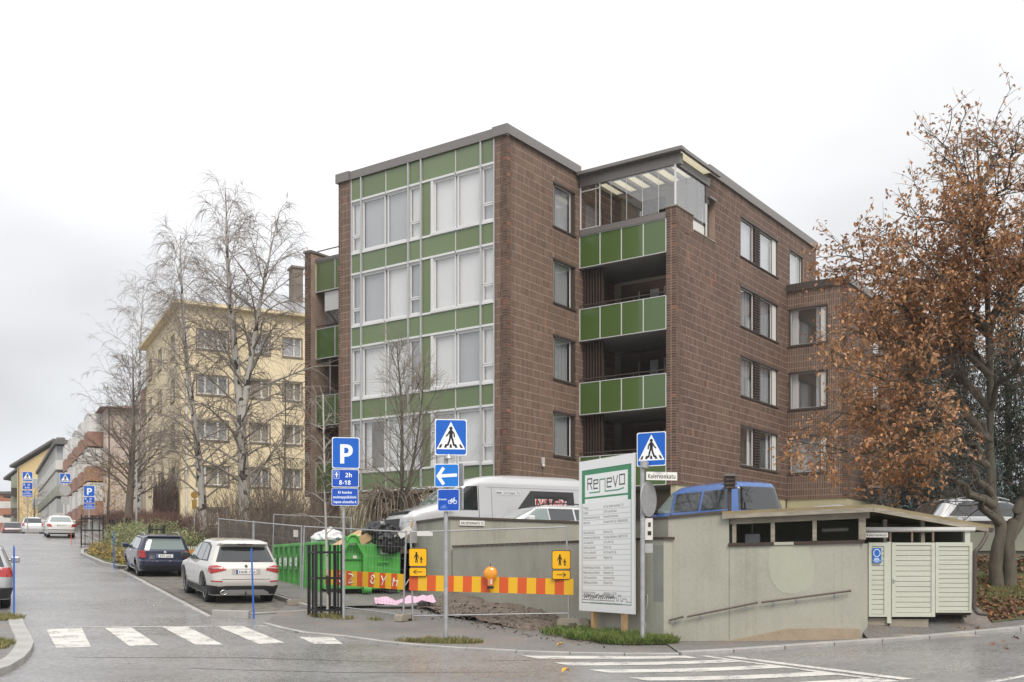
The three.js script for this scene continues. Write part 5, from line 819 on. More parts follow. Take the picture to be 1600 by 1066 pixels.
{ // blue van, rear towards the shed
  const paint = paintOf(0.055, 0.155, 0.44, 0.15, 0.4);
  const c = { L: 4.8, y0: 0.28, h: 1.93, n: 8, wr: 0.32, wheels: [0.85, 3.75], paint, crown: 0.025,
    xr: [[0.28, 0.06], [0.6, 0.0], [1.0, 0.03], [1.75, 0.24], [1.87, 0.32], [1.93, 0.55]], xf: [[0.28, 4.7], [0.6, 4.8], [0.9, 4.7], [1.08, 4.35], [1.15, 4.1], [1.75, 3.35], [1.88, 3.0], [1.93, 2.6]],
    hw: [[0.28, 0.88], [0.7, 0.92], [1.05, 0.92], [1.2, 0.89], [1.75, 0.75], [1.87, 0.68], [1.93, 0.5]] };
  const k = car('passenger_van', 'blue passenger van with dark rear window parked behind the painted wall', c, 6.05, 32.3, STREET, { y: 2.02, category: 'van' });
  k.end('rear_window', mirrorPoly([[-0.76, 1.12], [-0.64, 1.76]]), M.carGlass, -1, 0.012); k.end('rear_wiper', [[-0.1, 1.0], [0.0, 1.02], [-0.12, 1.14], [-0.17, 1.12]], M.black, -1, 0.02); k.end('windscreen', mirrorPoly([[-0.74, 1.18], [-0.64, 1.74]]), M.carGlassPale, 1, 0.012);
  k.side('side_window', [[0.45, 1.16], [1.6, 1.16], [1.6, 1.7], [0.6, 1.7]], M.carGlass, 0.01); k.side('side_window', [[1.72, 1.16], [2.9, 1.16], [2.9, 1.7], [1.72, 1.7]], M.carGlass, 0.01); k.side('side_window', [[3.02, 1.16], [3.95, 1.16], [3.45, 1.68], [3.02, 1.7]], M.carGlassPale, 0.01);
  k.side('door_handle', [[2.96, 0.98], [3.02, 0.98], [3.02, 1.12], [2.96, 1.12]], M.black, 0.02); for (const s of [1, -1]) k.end('tail_light', [[0.76, 0.6], [0.9, 0.6], [0.86, 1.05], [0.78, 1.05]].map(([z, y]) => [s * z, y]), M.tail, -1, 0.012); mirrors(k, 3.75, 1.2, M.black); plate(k, 'CGO-371', 0.6); k.t.scale.setScalar(1.06);
}
{ // silver car with roof box behind the lawn wall, and a white one behind the shed
  const paint = paintOf(0.45, 0.46, 0.47, 0.4, 0.35);
  const c = { L: 4.6, y0: 0.24, h: 1.48, n: 9, wr: 0.33, wheels: [0.9, 3.65], paint,
    xr: [[0.24, 0.1], [0.5, 0.0], [0.8, 0.05], [0.98, 0.12], [1.4, 0.48], [1.48, 0.9]], xf: [[0.24, 4.5], [0.5, 4.6], [0.8, 4.4], [0.97, 3.5], [1.4, 2.55], [1.48, 2.1]],
    hw: [[0.24, 0.84], [0.5, 0.9], [0.8, 0.91], [0.97, 0.87], [1.4, 0.67], [1.48, 0.45]] };
  const k = car('parked_estate_car', 'silver estate car parked behind the lawn wall', c, 13.75, 30.2, 0.12, { y: 2.0 });
  k.side('side_window', [[0.55, 1.0], [3.2, 0.98], [2.6, 1.4], [1.0, 1.42]], M.carGlass, 0.008); k.end('windscreen', mirrorPoly([[-0.7, 1.0], [-0.6, 1.4]]), M.carGlassPale, 1, 0.01); k.end('rear_window', mirrorPoly([[-0.7, 1.0], [-0.6, 1.4]]), M.carGlass, -1, 0.01);
  for (const s of [1, -1]) k.add('roof_rail', tubeOf([[0.9, 1.47, s * 0.6], [1.1, 1.53, s * 0.6], [2.2, 1.53, s * 0.6], [2.5, 1.46, s * 0.6]], 0.018, 20, 6), M.galv); mirrors(k, 3.0, 1.0, paint);
  const w = { ...c, paint: paintOf(0.72, 0.73, 0.74, 0.1, 0.35) };
  const k2 = car('parked_saloon_car', 'white car whose roof shows above the shed roof', w, 9.75, 33.4, STREET, { y: 2.0 }); k2.side('side_window', [[0.75, 1.0], [3.2, 0.98], [2.6, 1.33], [1.0, 1.34]], M.carGlass, 0.008); k2.end('rear_window', mirrorPoly([[-0.7, 1.0], [-0.6, 1.34]]), M.carGlass, -1, 0.01);
  const v = { ...c, h: 1.95, y0: 0.3, n: 8, paint: paintOf(0.70, 0.71, 0.72, 0.1, 0.35), xr: [[0.3, 0.05], [0.6, 0], [1.8, 0.2], [1.95, 0.5]], xf: [[0.3, 4.5], [0.6, 4.6], [1.0, 4.3], [1.15, 4.0], [1.8, 3.2], [1.95, 2.6]], hw: [[0.3, 0.9], [0.7, 0.93], [1.1, 0.92], [1.8, 0.76], [1.95, 0.5]] };
  const k3 = car('passenger_van', 'white van parked farther back behind the oak', v, 17.8, 33.5, Math.PI + 0.1, { y: 2.06, category: 'van' }); k3.side('side_window', [[0.5, 1.2], [3.9, 1.2], [3.3, 1.72], [0.6, 1.72]], M.carGlass, 0.01); k3.end('windscreen', mirrorPoly([[-0.74, 1.18], [-0.64, 1.74]]), M.carGlassPale, 1, 0.012);
}
{ // parked cars beyond the crest
  const base = { L: 4.4, y0: 0.24, h: 1.5, n: 9, wr: 0.32, wheels: [0.85, 3.5], xr: [[0.24, 0.1], [0.5, 0.0], [0.8, 0.05], [0.95, 0.12], [1.4, 0.48], [1.5, 0.9]], xf: [[0.24, 4.3], [0.5, 4.4], [0.8, 4.2], [0.97, 3.3], [1.4, 2.5], [1.5, 2.1]], hw: [[0.24, 0.82], [0.5, 0.88], [0.8, 0.89], [0.97, 0.86], [1.4, 0.67], [1.5, 0.45]] };
  for (const [u, v, col, lab] of [[3.9, 96, [0.62, 0.63, 0.64], 'silver estate car parked beyond the white saloon at the crest'], [2.6, 104, [0.05, 0.03, 0.035], 'dark red car parked at the crest beside a silver estate car'], [-3.4, 108, [0.55, 0.56, 0.57], 'pale grey car parked at the crest below the orange house'], [-5.8, 112, [0.06, 0.06, 0.07], 'dark car parked at the crest below the orange house']]) {
    const [X, Z] = uv2(u, v), k = car('parked_car', lab, { ...base, paint: paintOf(...col, 0.2, 0.35) }, X, Z, STREET, { y: H(X, Z), group: 'cars parked at the crest of the street' }); k.end('rear_window', mirrorPoly([[-0.7, 1.0], [-0.6, 1.38]]), M.carGlass, -1, 0.012); k.side('side_window', [[0.6, 1.0], [3.1, 0.98], [2.5, 1.38], [0.95, 1.38]], M.carGlass, 0.01); for (const s of [1, -1]) k.end('tail_light', [[0.6, 0.75], [0.86, 0.75], [0.84, 0.97], [0.64, 0.97]].map(([z, y]) => [s * z, y]), M.tail, -1, 0.012);
  }
}
// ================================================================ signs
const prints = new Map();
const BLUE = '#0a5fc4', BLUE2 = '#0f4fb8';
function rrect(x, a, b, w, h, r) { x.beginPath(); x.moveTo(a + r, b); x.arcTo(a + w, b, a + w, b + h, r); x.arcTo(a + w, b + h, a, b + h, r); x.arcTo(a, b + h, a, b, r); x.arcTo(a, b, a + w, b, r); x.closePath(); }
function panelSign(parent, name, w, h, draw, pos, turn = 0, { px = 320, back = M.galv, thick = 0.018, r = 0.04, rough = 0.35 } = {}) {
  const ph = Math.round(px * h / w), m = prints.get(draw) ?? printOf(px, ph, draw, rough); prints.set(draw, m);
  const q = new THREE.Group();
  const pl = mesh(name, new THREE.ExtrudeGeometry(rrShape(w, h, r), { depth: thick, bevelEnabled: false }).translate(0, 0, -thick), back, parent);
  pl.position.set(...pos); pl.rotation.y = turn;
  const g = new THREE.ShapeGeometry(rrShape(w - 0.004, h - 0.004, r)); const p = g.attributes.position, uv = g.attributes.uv; for (let i = 0; i < p.count; i++) uv.setXY(i, p.getX(i) / w + 0.5, p.getY(i) / h + 0.5);
  mesh('sign_face', g.translate(0, 0, 0.003), m, pl, true); return pl;
}
const border = (x, w, h, col, bw = 10, r = 26) => { x.fillStyle = '#f4f6f8'; x.fillRect(0, 0, w, h); x.fillStyle = col; rrect(x, bw, bw, w - 2 * bw, h - 2 * bw, r); x.fill(); };
function walker(x, cx, cy, s, flip = 1) { // striding figure
  x.save(); x.translate(cx, cy); x.scale(s * flip, s); x.fillStyle = x.strokeStyle = '#16181b'; x.lineCap = 'round'; x.lineJoin = 'round';
  x.beginPath(); x.arc(0, -62, 11, 0, 7); x.fill(); x.lineWidth = 22; x.beginPath(); x.moveTo(1, -42); x.lineTo(0, -8); x.stroke();
  x.lineWidth = 9; x.beginPath(); x.moveTo(-8, -44); x.lineTo(-20, -22); x.lineTo(-30, -12); x.stroke(); x.beginPath(); x.moveTo(9, -44); x.lineTo(21, -26); x.lineTo(22, -8); x.stroke();
  x.lineWidth = 12; x.beginPath(); x.moveTo(-4, -6); x.lineTo(-10, 18); x.lineTo(-20, 44); x.lineTo(-27, 46); x.stroke(); x.beginPath(); x.moveTo(5, -6); x.lineTo(12, 16); x.lineTo(18, 44); x.lineTo(25, 48); x.stroke(); x.restore();
}
const drawCross = flip => (x, w, h) => { border(x, w, h, BLUE, 9, 22); x.fillStyle = '#f4f6f8'; x.beginPath(); x.moveTo(w / 2, h * 0.07); x.lineTo(w * 0.95, h * 0.83); x.lineTo(w * 0.05, h * 0.83); x.closePath(); x.fill(); x.fillStyle = '#16181b'; for (let i = -2; i <= 2; i++) { const a = w / 2 + i * w * 0.15; x.beginPath(); x.moveTo(a - 11 - i * 2, h * 0.69); x.lineTo(a + 6 - i * 2, h * 0.69); x.lineTo(a + 12 + i * 7, h * 0.79); x.lineTo(a - 14 + i * 7, h * 0.79); x.fill(); } walker(x, w / 2, h * 0.52, w / 320 * 1.55, flip); };
const CROSS = drawCross(1);
const drawP = (x, w, h) => { border(x, w, h, BLUE, 9, 22); x.fillStyle = '#f4f6f8'; x.font = `bold ${Math.round(h * 0.86)}px sans-serif`; x.textAlign = 'center'; x.textBaseline = 'middle'; x.fillText('P', w / 2, h * 0.54); };
const drawTime = (x, w, h) => { border(x, w, h, BLUE2, 7, 18); x.fillStyle = '#f4f6f8'; x.font = `bold ${Math.round(h * 0.33)}px sans-serif`; x.textAlign = 'center'; x.textBaseline = 'middle'; x.fillText('2h', w * 0.62, h * 0.33); x.fillText('8-18', w * 0.48, h * 0.74); x.strokeStyle = '#f4f6f8'; x.lineWidth = 4; rrect(x, w * 0.08, h * 0.1, w * 0.19, h * 0.42, 8); x.stroke(); x.fillRect(w * 0.155, h * 0.16, w * 0.04, h * 0.3); x.fillRect(w * 0.12, h * 0.26, w * 0.11, h * 0.06); };
const drawPermit = (x, w, h) => { border(x, w, h, BLUE2, 7, 18); x.fillStyle = '#f4f6f8'; x.font = `bold ${Math.round(h * 0.2)}px sans-serif`; x.textAlign = 'center'; x.textBaseline = 'middle'; x.fillText('Ei koske', w / 2, h * 0.25); x.fillText('asukaspysäköinti-', w / 2, h * 0.52, w * 0.9); x.fillText('lupaa alueella A', w / 2, h * 0.79, w * 0.86); };
const drawArrow = (x, w, h) => { border(x, w, h, '#1678d6', 9, 22); x.strokeStyle = '#f4f6f8'; x.lineWidth = h * 0.14; x.beginPath(); x.moveTo(w * 0.92, h * 0.48); x.lineTo(w * 0.14, h * 0.52); x.stroke(); x.beginPath(); x.moveTo(w * 0.38, h * 0.16); x.lineTo(w * 0.15, h * 0.52); x.lineTo(w * 0.38, h * 0.88); x.stroke(); };
const drawBike = (x, w, h) => { border(x, w, h, BLUE2, 9, 22); x.strokeStyle = '#f4f6f8'; x.lineWidth = 8; const b = (cx, cy, s, lw, col) => { x.strokeStyle = col; x.lineWidth = lw; for (const d of [-1, 1]) { x.beginPath(); x.arc(cx + d * 34 * s, cy, 24 * s, 0, 7); x.stroke(); } x.beginPath(); x.moveTo(cx - 34 * s, cy); x.lineTo(cx - 12 * s, cy - 38 * s); x.lineTo(cx + 24 * s, cy - 38 * s); x.lineTo(cx, cy); x.lineTo(cx - 34 * s, cy); x.moveTo(cx, cy); x.lineTo(cx - 14 * s, cy - 48 * s); x.moveTo(cx + 34 * s, cy); x.lineTo(cx + 20 * s, cy - 55 * s); x.lineTo(cx + 36 * s, cy - 58 * s); x.stroke(); }; b(w * 0.68, h * 0.58, 1.05, 8, '#f4f6f8'); b(w * 0.28, h * 0.84, 0.8, 3, '#9fc0ea'); x.fillStyle = '#f4f6f8'; x.font = 'bold 34px sans-serif'; x.fillText('Ei koske', w * 0.06, h * 0.5, w * 0.36); };
const drawFamily = (x, w, h) => { x.fillStyle = '#1a1712'; x.fillRect(0, 0, w, h); x.fillStyle = '#f2b707'; rrect(x, 10, 10, w - 20, h - 20, 26); x.fill(); const man = (cx, cy, s) => { x.save(); x.translate(cx, cy); x.scale(s, s); x.fillStyle = x.strokeStyle = '#1a1712'; x.lineCap = 'round'; x.beginPath(); x.arc(0, -58, 11, 0, 7); x.fill(); x.lineWidth = 20; x.beginPath(); x.moveTo(0, -38); x.lineTo(0, -8); x.stroke(); x.lineWidth = 9; x.beginPath(); x.moveTo(-10, -40); x.lineTo(-24, -6); x.moveTo(10, -40); x.lineTo(24, -6); x.stroke(); x.lineWidth = 11; x.beginPath(); x.moveTo(-4, -4); x.lineTo(-8, 44); x.moveTo(5, -4); x.lineTo(10, 44); x.stroke(); x.restore(); }; man(w * 0.42, h * 0.55, w / 320 * 1.6); man(w * 0.68, h * 0.66, w / 320 * 1.0); };
const drawYArrow = s => (x, w, h) => { x.fillStyle = '#1a1712'; x.fillRect(0, 0, w, h); x.fillStyle = '#f2b707'; rrect(x, 10, 10, w - 20, h - 20, 24); x.fill(); x.strokeStyle = '#1a1712'; x.lineWidth = 13; x.beginPath(); x.moveTo(w / 2 - s * w * 0.25, h / 2); x.lineTo(w / 2 + s * w * 0.22, h / 2); x.moveTo(w / 2 + s * w * 0.08, h * 0.26); x.lineTo(w / 2 + s * w * 0.24, h / 2); x.lineTo(w / 2 + s * w * 0.08, h * 0.74); x.stroke(); };
const drawName = (txt, font = 'sans-serif', pad = 0.9) => (x, w, h) => { x.fillStyle = '#e9e8e2'; x.fillRect(0, 0, w, h); x.strokeStyle = '#555'; x.lineWidth = 3; x.strokeRect(2, 2, w - 4, h - 4); x.fillStyle = '#191919'; x.font = `bold ${Math.round(h * 0.72)}px ${font}`; x.textAlign = 'center'; x.textBaseline = 'middle'; x.fillText(txt, w / 2, h * 0.54, w * pad); };
function pole(t, h, r = 0.032, cap = true) { const p = mesh('pole', [bar([0, -0.1, 0], [0, h, 0], r, r, 14), ...(cap ? [new THREE.SphereGeometry(r * 1.1, 10, 6).translate(0, h, 0)] : [])], M.galv, t); return p; }
function clamps(t, ys) { for (const y of ys) mesh('clamp', [bar([0, y - 0.015, 0], [0, y + 0.015, 0], 0.042, 0.042, 12), box(-0.05, 0.05, y - 0.012, y + 0.012, 0.025, 0.046)], M.steel, t); }
{
  const X = -3.83, Z = 23.9, h0 = H(X, Z), t = thing('parking_sign', 'blue parking sign with two text panels on a grey pole by the tree guard', 'sign', [X, h0, Z], 0), f = 0.06, turn = 0.16;
  pole(t, 4.1); panelSign(t, 'parking_panel', 0.62, 0.71, drawP, [0.06, 4.17 - h0, f], turn); panelSign(t, 'time_panel', 0.61, 0.41, drawTime, [0.05, 3.595 - h0, f], turn); panelSign(t, 'text_panel', 0.60, 0.40, drawPermit, [0.04, 3.175 - h0, f], turn, { px: 420 }); clamps(t, [3.95 - h0, 3.6 - h0, 3.15 - h0]);
}
{
  const X = -1.28, Z = 20.36, h0 = H(X, Z), t = thing('crossing_sign', 'pedestrian crossing sign above arrow and bicycle panels on a grey pole', 'sign', [X, h0, Z], 0), f = 0.06;
  pole(t, 3.75, 0.042); panelSign(t, 'crossing_panel', 0.62, 0.70, CROSS, [0.1, 4.09 - h0, f], 0.14); mesh('bracket', bar([0.05, 3.68 - h0, 0.03], [0.05, 3.76 - h0, 0.03], 0.09, 0.06, 14), M.galv, t);
  panelSign(t, 'arrow_panel', 0.48, 0.45, drawArrow, [0.02, 3.35 - h0, f + 0.02], -0.12); panelSign(t, 'bicycle_panel', 0.43, 0.43, drawBike, [0.055, 2.875 - h0, f + 0.02], -0.1);
  for (const [y, w] of [[3.37, 0.5], [2.9, 0.46]]) mesh('panel_back', new THREE.ExtrudeGeometry(rrShape(w, 0.44, 0.04), { depth: 0.02, bevelEnabled: false }).rotateY(-1.1).translate(0.24, y - h0, -0.12), M.galv, t);
  clamps(t, [3.4 - h0, 2.9 - h0]); mesh('base_collar', bar([0, -0.02, 0], [0, 0.04, 0], 0.06, 0.055, 12), M.whiteFrame, t);
}
{
  const X = 2.53, Z = 20.35, h0 = H(X, Z), t = thing('crossing_sign', 'pedestrian crossing sign with street name and round sign back at the wall corner', 'sign', [X, h0, Z], 0), f = 0.07;
  pole(t, 3.55, 0.045); panelSign(t, 'crossing_panel', 0.60, 0.66, drawCross(-1), [0.16, 3.86 - h0, f], -0.5); mesh('bracket', bar([0.03, 3.5 - h0, 0.05], [0.05, 3.62 - h0, 0.05], 0.075, 0.075, 14), M.galv, t);
  panelSign(t, 'street_name', 0.64, 0.165, drawName('Kalervonkatu'), [0.37, 3.345 - h0, 0.0], 0.22, { px: 640, r: 0.005 });
  const d = mesh('round_sign', [new THREE.CylinderGeometry(0.34, 0.34, 0.015, 40).rotateX(Math.PI / 2), new THREE.TorusGeometry(0.335, 0.01, 6, 40)], M.galv, t); d.rotation.y = 0.98; d.position.set(0.12, 2.9 - h0, -0.05); d.userData.label = 'bare grey back of a round sign';
  for (const [y, h] of [[2.32, 0.42], [1.95, 0.18]]) mesh('sticker_plate', box(0.05, 0.2, y - h / 2 - h0, y + h / 2 - h0, -0.03, -0.02), y > 2 ? M.whiteFrame : M.galv, t);
  mesh('sticker', box(0.11, 0.16, 2.36 - h0, 2.45 - h0, -0.019, -0.016), M.slat, t); mesh('sticker', box(0.1, 0.17, 2.2 - h0, 2.28 - h0, -0.019, -0.016), M.black, t); clamps(t, [3.1 - h0, 2.65 - h0, 2.5 - h0, 2.15 - h0]);
}
{ // site billboard
  const A = [1.47, 23.0], B = [2.467, 21.1], W = Math.hypot(B[0] - A[0], B[1] - A[1]), t = thing('site_billboard', 'white site billboard with green framed title and lists of contractors on wooden posts', 'billboard', [(A[0] + B[0]) / 2, 0, (A[1] + B[1]) / 2], ang(B[0] - A[0], B[1] - A[1]));
  const y0 = 0.63, y1 = 3.88, hh = y1 - y0; mesh('board', box(-W / 2, W / 2, y0, y1, -0.02, 0), M.whiteFrame, t);
  const rowsT = [['Tilaaja', 'As Oy Kalervonkatu 13'], ['Hanke', 'LVIS-saneeraus'], ['Rakennuttaminen ja', 'Insinööritoimisto'], ['valvonta', 'Komposiitti Oy, 0406436050'], null, ['Pääurakoitsija', 'Renevo Oy'], ['vastaava työnjohtaja', 'Tuomas Käkönen, 0405757767'], ['LVI-urakointi', 'LVI LaPe Oy'], ['Sähköurakointi', 'Kiitos Oy'], ['Purku-urakointi', 'AS-Timantti Oy'], ['Sukitusurakointi', 'Hidpex Oy'], null, ['Arkkitehtisuunnittelu', 'Sitowise Oy'], ['Rakennesuunnittelu', 'Sitowise Oy'], ['LVIA suunnittelu', 'Granlund Oy'], ['Sähkösuunnittelu', 'Elexent Oy'], null, ['Valmistuminen', 'Helmikuu 2026']];
  const m = printOf(720, 1090, (x, w, h) => {
    x.fillStyle = '#f1f3f2'; x.fillRect(0, 0, w, h); x.fillStyle = '#3f8d66'; x.fillRect(42, 70, w - 84, 240); x.fillStyle = '#f6f8f7'; x.fillRect(82, 104, w - 164, 160); x.fillRect(82, 278, w - 164, 34); x.strokeStyle = '#2c6a4a'; x.lineWidth = 5; x.strokeRect(42, 70, w - 84, h - 130);
    x.strokeStyle = '#26292b'; x.lineWidth = 9; x.lineJoin = 'miter'; const y = 134, b = 208; // angular title letters
    const L = s => { x.beginPath(); s.forEach(([a, c], i) => i ? x.lineTo(a, c) : x.moveTo(a, c)); x.stroke(); };
    L([[120, b + 4], [120, y], [176, y], [176, 168], [120, 168]]); L([[150, 168], [180, b + 4]]); L([[258, 174], [202, 174], [202, y + 14], [258, y + 14], [258, 174]].slice(0, 5)); L([[202, 174], [202, b], [258, b]]);
    x.strokeStyle = '#3f8d66'; L([[140, 236], [282, 236], [282, y + 14], [352, y + 14], [352, 236], [520, 236], [590, 226]]); x.strokeStyle = '#26292b'; L([[378, 174], [434, 174], [434, y + 14], [378, y + 14], [378, b], [434, b]]); L([[454, y], [484, b], [514, y]]); L([[536, y], [598, y], [598, b - 8], [536, b - 8], [536, y - 3]]);
    x.fillStyle = '#33373a'; x.textBaseline = 'alphabetic'; rowsT.forEach((r, i) => { const yy = 352 + i * 36; x.strokeStyle = '#8b9092'; x.lineWidth = 2; x.beginPath(); x.moveTo(50, yy + 10); x.lineTo(w - 50, yy + 10); x.stroke(); if (!r) return; x.font = '25px sans-serif'; x.fillText(r[0], 56, yy, 250); x.fillText(r[1], 330, yy, 310); });
    x.strokeStyle = '#26292b'; x.lineWidth = 4; x.beginPath(); x.moveTo(46, 1008); x.lineTo(470, 1008); for (const [a, c] of [[470, 986], [500, 986], [500, 1006], [520, 1006], [520, 966], [550, 966], [550, 1006], [576, 1006], [576, 990], [620, 990], [620, 1010], [674, 1010]]) x.lineTo(a, c); x.stroke();
    x.lineWidth = 5; x.beginPath(); let s = 7; const q = () => (s = (s * 16807) % 2147483647) / 2147483647; x.moveTo(60, 990); for (let i = 0; i < 15; i++) { const a = 70 + i * 27; x.bezierCurveTo(a, 945 + q() * 20, a + 30, 950 + q() * 30, a + 8, 1000 - q() * 12); x.bezierCurveTo(a - 10, 1004, a + 6, 960 + q() * 20, a + 26, 972 + q() * 20); } x.stroke();
    x.font = '19px sans-serif'; x.textAlign = 'center'; x.fillText('vaihde 020 7348 919 · asiakaspalvelu@renevo.fi', w / 2, 1034);
  }, 0.4);
  mesh('board_print', facePlane(W - 0.006, hh - 0.006).translate(0, (y0 + y1) / 2, 0.003), m, t, true);
  for (const x of [-W / 2 + 0.5, W / 2 - 0.48]) mesh('post', box(x - 0.05, x + 0.05, -0.2, y1 - 0.3, -0.12, -0.022), M.woodRaw, t);
}
{ // plates fixed to walls
  const p1 = thing('house_number_sign', 'white plate lettered with street name and number 13 on the wall', 'sign', [-1.72 + 0.892 * 0.62 - 0.0, 2.82, 29.5 + 0.452 * 0.62 - 0.03], A_E); panelSign(p1, 'plate', 0.78, 0.15, drawName('KALERVONKATU 13'), [0.04, 0, 0.012], 0, { px: 640, r: 0.005, back: M.whiteFrame });
  const p2 = thing('street_name_sign', 'small white street name plate on the waste shed rail', 'sign', [6.90 - 0.02, 2.2, 20.21], 0); panelSign(p2, 'plate', 0.44, 0.095, drawName('Kalervonkatu'), [0.13, 0, 0.01], 0, { px: 512, r: 0.004, back: M.whiteFrame });
  const p3 = thing('notice', 'blue notice with white ring sticker on the board gate', 'notice', [6.90 + 0.12, 1.805, 20.25 - 0.02], 0); panelSign(p3, 'plate', 0.17, 0.29, (x, w, h) => { x.fillStyle = '#1f63b8'; x.fillRect(0, 0, w, h); x.strokeStyle = '#e8eef5'; x.lineWidth = 14; x.beginPath(); x.ellipse(w / 2, h * 0.33, w * 0.36, h * 0.24, 0, 0, 7); x.stroke(); x.fillStyle = '#e8eef5'; x.fillRect(w * 0.22, h * 0.66, w * 0.5, 14); x.fillRect(w * 0.18, h * 0.74, w * 0.6, 14); x.fillRect(w * 0.05, h * 0.82, w * 0.9, 8); x.fillRect(w * 0.2, h * 0.9, w * 0.56, 12); }, [0, 0, 0.012], 0, { px: 200, r: 0.004 });
}
// far signs up the street
function farSign(label, u, v, panels, h) { const [X, Z] = uv2(u, v), t = thing('street_sign', label, 'sign', [X, H(X, Z), Z], 0.42); pole(t, h, 0.04); panels.forEach(([n, w, hh, d, y]) => panelSign(t, n, w, hh, d, [0, y, 0.06], 0, { px: 160 })); return t; }
farSign('blue parking sign on a pole beside the planted bed', 5.65, 65.2, [['parking_panel', 0.6, 0.62, drawP, 3.05], ['time_panel', 0.6, 0.36, drawTime, 2.54], ['text_panel', 0.6, 0.34, drawPermit, 2.16]], 3.3);
farSign('crossing sign with blue text panels beyond the white saloon', 3.4, 92, [['crossing_panel', 0.75, 0.75, CROSS, 4.6], ['time_panel', 0.75, 0.55, drawTime, 3.85], ['text_panel', 0.75, 0.5, drawPermit, 3.25]], 4.8);
{ const t = farSign('crossing sign above a round grey sign back by the white saloon', 5.9, 88, [['crossing_panel', 0.78, 0.75, CROSS, 4.3]], 4.5); mesh('round_sign', new THREE.CylinderGeometry(0.42, 0.42, 0.02, 28).rotateX(Math.PI / 2).translate(0, 3.4, 0.05), M.galv, t); mesh('plate_back', box(-0.3, 0.3, 2.3, 2.9, 0.04, 0.06), M.galv, t); }
farSign('distant blue parking sign below the orange house', -6.0, 104, [['parking_panel', 0.75, 0.8, drawP, 3.3], ['time_panel', 0.7, 0.5, drawTime, 2.6]], 3.7);
{ const [X, Z] = uv2(7.2, 56), t = thing('no_stopping_sign', 'faded yellow sign on a thin pole by the yellow block', 'sign', [-13.6, H(-13.6, 45) + 0.05, 45], 0.3); pole(t, 3.05, 0.03); mesh('sign_disc', new THREE.CylinderGeometry(0.15, 0.15, 0.015, 28).rotateX(Math.PI / 2).translate(0, 2.8, 0.05), std(lin(0.34, 0.2, 0.04), 0.6), t); mesh('sign_panel', box(-0.1, 0.1, 2.2, 2.6, 0.04, 0.055), std(lin(0.36, 0.22, 0.05), 0.6), t); }
// ================================================================ mesh fence, barrier boards, site lamp
function fencePanel(label, A, B, hA = null, hB = null, group = null) {
  const L = Math.hypot(B[0] - A[0], B[1] - A[1]), ya = hA ?? H(...A), yb = hB ?? H(...B), t = thing('mesh_fence_panel', label, 'fence', [A[0], ya, A[1]], 0, group); t.rotation.set(0, ang(B[0] - A[0], B[1] - A[1]), Math.atan2(yb - ya, L), 'YXZ');
  const b = 0.14, h = 2.05, r = 0.021; for (const x of [0.04, L - 0.04]) mesh('post', bar([x, 0.02, 0], [x, h + 0.03, 0], r, r, 8), M.galv, t); mesh('top_tube', bar([0.04, h, 0], [L - 0.04, h, 0], 0.016, 0.016, 8), M.galv, t); mesh('bottom_tube', bar([0.04, b, 0], [L - 0.04, b, 0], 0.016, 0.016, 8), M.galv, t);
  const w = []; for (let x = 0.15; x < L - 0.1; x += 0.115) w.push(bar([x, b, 0], [x, h, 0], 0.0022, 0.0022, 3, false)); for (let y = b + 0.26; y < h - 0.1; y += 0.26) w.push(bar([0.04, y, 0.003], [L - 0.04, y, 0.003], 0.0022, 0.0022, 3, false)); const o = mesh('wire_mesh', w, M.steel, t); o.userData.kind = 'stuff';
}
const F0 = [-10.02, 35.76], F1 = [-5.41, 26.92], F2 = [-2.46, 24.0], F3 = [1.3, 23.25], FM = [-7.75, 31.4];
fencePanel('mesh fence panel behind the white SUV', FM, F1); fencePanel('mesh fence panel running uphill from the white SUV to the blue estate car', F0, FM); fencePanel('mesh fence panel in front of the green skip', F1, F2); fencePanel('mesh fence panel in front of the soil heap', [F2[0] + 0.16, F2[1] - 0.03], F3, null, 0.42);
fencePanel('mesh fence panel along the back of the skip', [-8.6, 37.6], [-5.2, 33.8], 1.4, 1.1);
function foot(label, X, Z, turn, y = null) { const t = thing('fence_foot', label, 'fence foot', [X, y ?? H(X, Z) + 0.03, Z], turn); mesh('block', prism([[-0.36, 0], [-0.1, 0], [-0.08, 0.05], [0.08, 0.05], [0.1, 0], [0.36, 0], [0.34, 0.12], [0.3, 0.15], [-0.3, 0.15], [-0.34, 0.12]], 0.22).translate(0, 0, -0.11), M.concrete, t); mesh('tube_socket', bar([0, 0.15, 0], [0, 0.19, 0], 0.03), M.steel, t); }
foot('concrete fence foot in front of the two grey posts by the skip', F2[0] + 0.05, F2[1] - 0.02, 1.1); foot('concrete fence foot behind the white SUV', F1[0], F1[1], 0.4); foot('concrete fence foot beside the billboard post', F3[0] + 0.05, F3[1] - 0.05, -0.1, 0.3);
function stripeBoard(label, A, B, ya, yb, h, lean, draw) {
  const L = Math.hypot(B[0] - A[0], B[1] - A[1]), t = thing('barrier_board', label, 'barrier', [A[0], ya, A[1]], 0); t.rotation.set(0, ang(B[0] - A[0], B[1] - A[1]), Math.atan2(yb - ya, L), 'YXZ');
  const n = Math.round(L / 0.21), w = L / n, Y = std(lin(0.80, 0.46, 0.015), 0.5), O = std(lin(0.66, 0.10, 0.018), 0.5);
  for (let i = 0; i < n; i++) mesh('stripe', prism([[i * w, 0], [(i + 1) * w, 0], [(i + 1) * w, h], [i * w, h]], 0.012).translate(0, 0, 0.024), i % 2 ? Y : O, t).rotation.x = 0;
  if (draw) draw(t, L, h);
}
